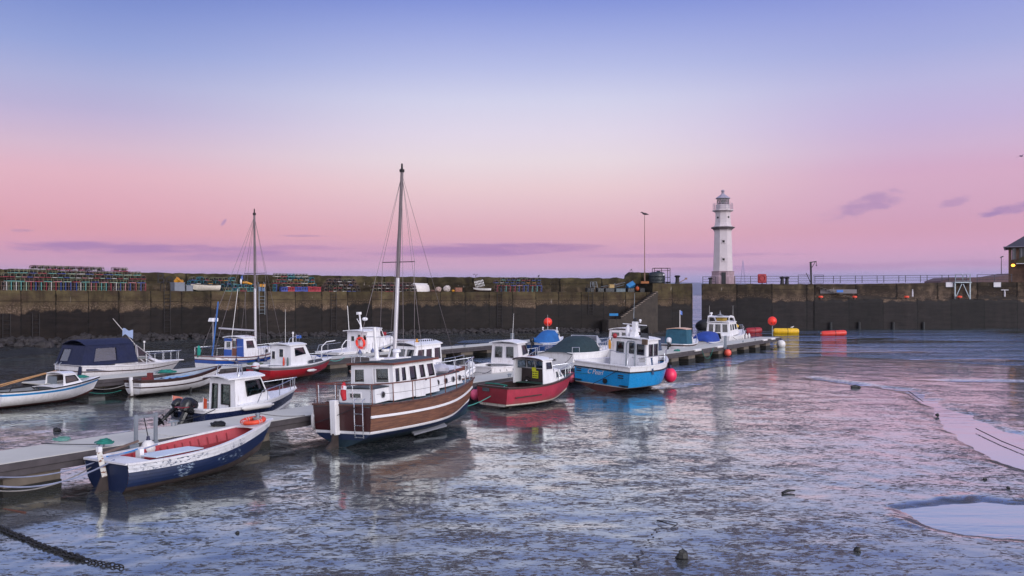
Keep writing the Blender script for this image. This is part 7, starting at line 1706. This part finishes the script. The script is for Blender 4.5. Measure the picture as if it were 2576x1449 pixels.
# ---- raised pier end: tank, cage, gull pole, bollard
EZ = 6.53
q = Q(1652.5, 118.6, EZ); t_ = thing('oil_tank', 'dark green oil tank on the raised pier end', 'tank', q)
TK = mat('dark green tank', '1c2428', .45, var=.2)
prof = [(1.0, 0), (1.12, .12), (1.12, .38), (1.06, .45), (1.12, .52), (1.12, .82), (1.06, .9), (1.12, .98), (1.12, 1.25), (.95, 1.5), (.4, 1.62), (0, 1.64)]
MB().lathe(prof, 20).build('body', TK, t_, 35); MB().lathe([(.25, 1.6), (.25, 1.72), (0, 1.74)], 12, (.2, 0, 0)).build('filler_cap', BLACK, t_, 40); MB().box((.75, -.86, 1.2), (.3, .05, .22)).build('label_plate', SIGNW, t_)
t_ = thing('tank_cage', 'rusty open steel cage frame around the oil tank', 'frame', Q(1666, 118.0, EZ)); RT = mat('rusty steel frame', '3c2424', .7, .3)
for x in (-1.05, -.1, 1.05):
    for y in ((0, 1.8) if abs(x) > .5 else (0,)): MB().bar((x, y, 0), (x, y, 2.1), .07, .07).build('upright', RT, t_)
for z in (2.1, 1.75, .85): MB().bar((-1.05 if z > 1.6 else .3, 0, z), (1.05, 0, z), .05, .05).bar((1.05, 0, z), (1.05, 1.8, z), .05, .05).build('crossbar', RT, t_)
MB().bar((-1.05, 1.8, 2.1), (1.05, 1.8, 2.1), .05, .05).bar((-1.05, 0, 2.1), (-1.05, 1.8, 2.1), .05, .05).build('top_rail', RT, t_)
t_ = thing('flag_pole', 'tall thin rusty pole on the raised pier end with a gull on top', 'pole', Q(1622, 117.2, EZ))
MB().tube([(0, 0, 0), (-.02, 0, 3.2), (-.03, 0, 9.1)], [.075, .06, .035], 8).build('shaft', mat('rusty white pole', '8a6a60', .7, var=.6, scale=4), t_, 60); MB().box((0, 0, .15), (1.05, .5, .3)).build('base', mat('orange brown base', '9a6038', .8), t_)
def gull(p, label, s=1.0, rz=0.0, m=None, wings=0):
    m = m or mat('dark gull feathers', '3a3238', .9); mb = MB()
    pts = [Vector(v)*s for v in ((-.34, 0, .05), (-.22, 0, .07), (-.08, 0, .09), (.08, 0, .12), (.17, 0, .19), (.22, 0, .22), (.27, 0, .215), (.34, 0, .205))]
    mb.tube(pts, [.012*s, .045*s, .085*s, .08*s, .05*s, .052*s, .03*s, .006*s], 8)
    if wings:
        for sd in (-1, 1): mb.grid([[Vector((x*s, sd*y*s, z*s+.1*s)) for x in (xa, (xa+xb)/2, xb)] for y, z, xa, xb in ((.05, 0, -.12, .12), (.3, .1, -.1, .12), (.55, .12, -.14, .05), (.75, .06, -.2, -.08))])
    else:
        for sd in (-1, 1): mb.tube([(.0, sd*.03*s, .06*s), (.01, sd*.03*s, -.06*s), (.04, sd*.03*s, -.06*s)], .008*s, 4)
    o = mb.build('gull', m, None, 60, p); o.rotation_euler = (0, 0, rz); tag(o, label, 'bird')
gull(Q(1621.4, 117.2, EZ+9.17), 'gull perched on top of the tall thin pole', 1.7, PI)
q, an = edge_at(1355, 4.8); gull(q+Vector((0, 0, 7.36)), 'small dark bird standing on the parapet above the rightmost creels', 1.15, 1.2)
gull(Vector((35.25, 60.5, 14.55)), 'bird flying at the right edge of the sky', .55, 0, mat('mauve grey feathers', '5a4870', .9), 1)
[o for o in SC.objects if o.name.startswith('gull')][-1].rotation_euler = (Matrix.Rotation(R(-20), 3, 'Y') @ Matrix.Rotation(R(90), 3, 'Z')).to_euler()
gull(Q(1993, 112.2, .78), 'white gull standing on the yellow cylinder float', .9, .4, mat('white gull feathers', 'd4d0d0', .8))
bollard(1704, 117.4, EZ, 1.0, 'iron bollard at the tip of the raised pier end')
t_ = thing('hose_coil', 'dark hose coil on the raised pier end', 'hose', Q(1680, 117.3, EZ)); MB().torus((0, 0, .1), .33, .05, 0, 18).torus((.05, 0, .2), .3, .05, 0, 18).build('coil', BLACK, t_, 60)
t_ = thing('anchor', 'old anchor lying beside the bollard on the pier tip', 'anchor', Q(1717, 117.5, EZ)); MB().bar((-.5, 0, .1), (.45, 0, .62), .09, .09).build('shank', mat('pale rusty iron', '8a6a5c', .8), t_); MB().box((.47, 0, .66), (.28, .2, .24)).build('crown', mat('pale rusty iron', '8a6a5c', .8), t_)
t_ = thing('quay_rope_post', 'small tripod on the sloping parapet left of the gull pole', 'tripod', Q(1588, 119.4, 8.1))
for dx in (-.25, .0, .25): MB().tube([(dx, 0, 0), (0, 0, .45)], .02, 4).build('leg', DSTEEL, t_)
# fender tyre mass at the far pier corner
o = MB().sph((0, 0, 0), 1.0, 0, 12, (1.5, 1, .95)).build('rock', BST_, None, 40, (Q(1775, 124).x, 124, .6)); tag(o, 'big black weedy rock at the corner of the far pier in the harbour mouth', 'rock')
# two posts with a blue float board in front of the landing
t_ = thing('landing_post', 'thin raking post with a blue board near the stair landing', 'post', Q(1541, 109, .3)); MB().tube([(-.9, 0, -.2), (-.3, 0, 2.3)], .04, 5).build('pole', DSTEEL, t_); MB().tube([(.75, 0, -.2), (.4, 0, 2.2)], .03, 5).build('stay', DSTEEL, t_); MB().box((.15, 0, 2.25), (1.1, .12, .3)).build('board', STRIPE, t_)
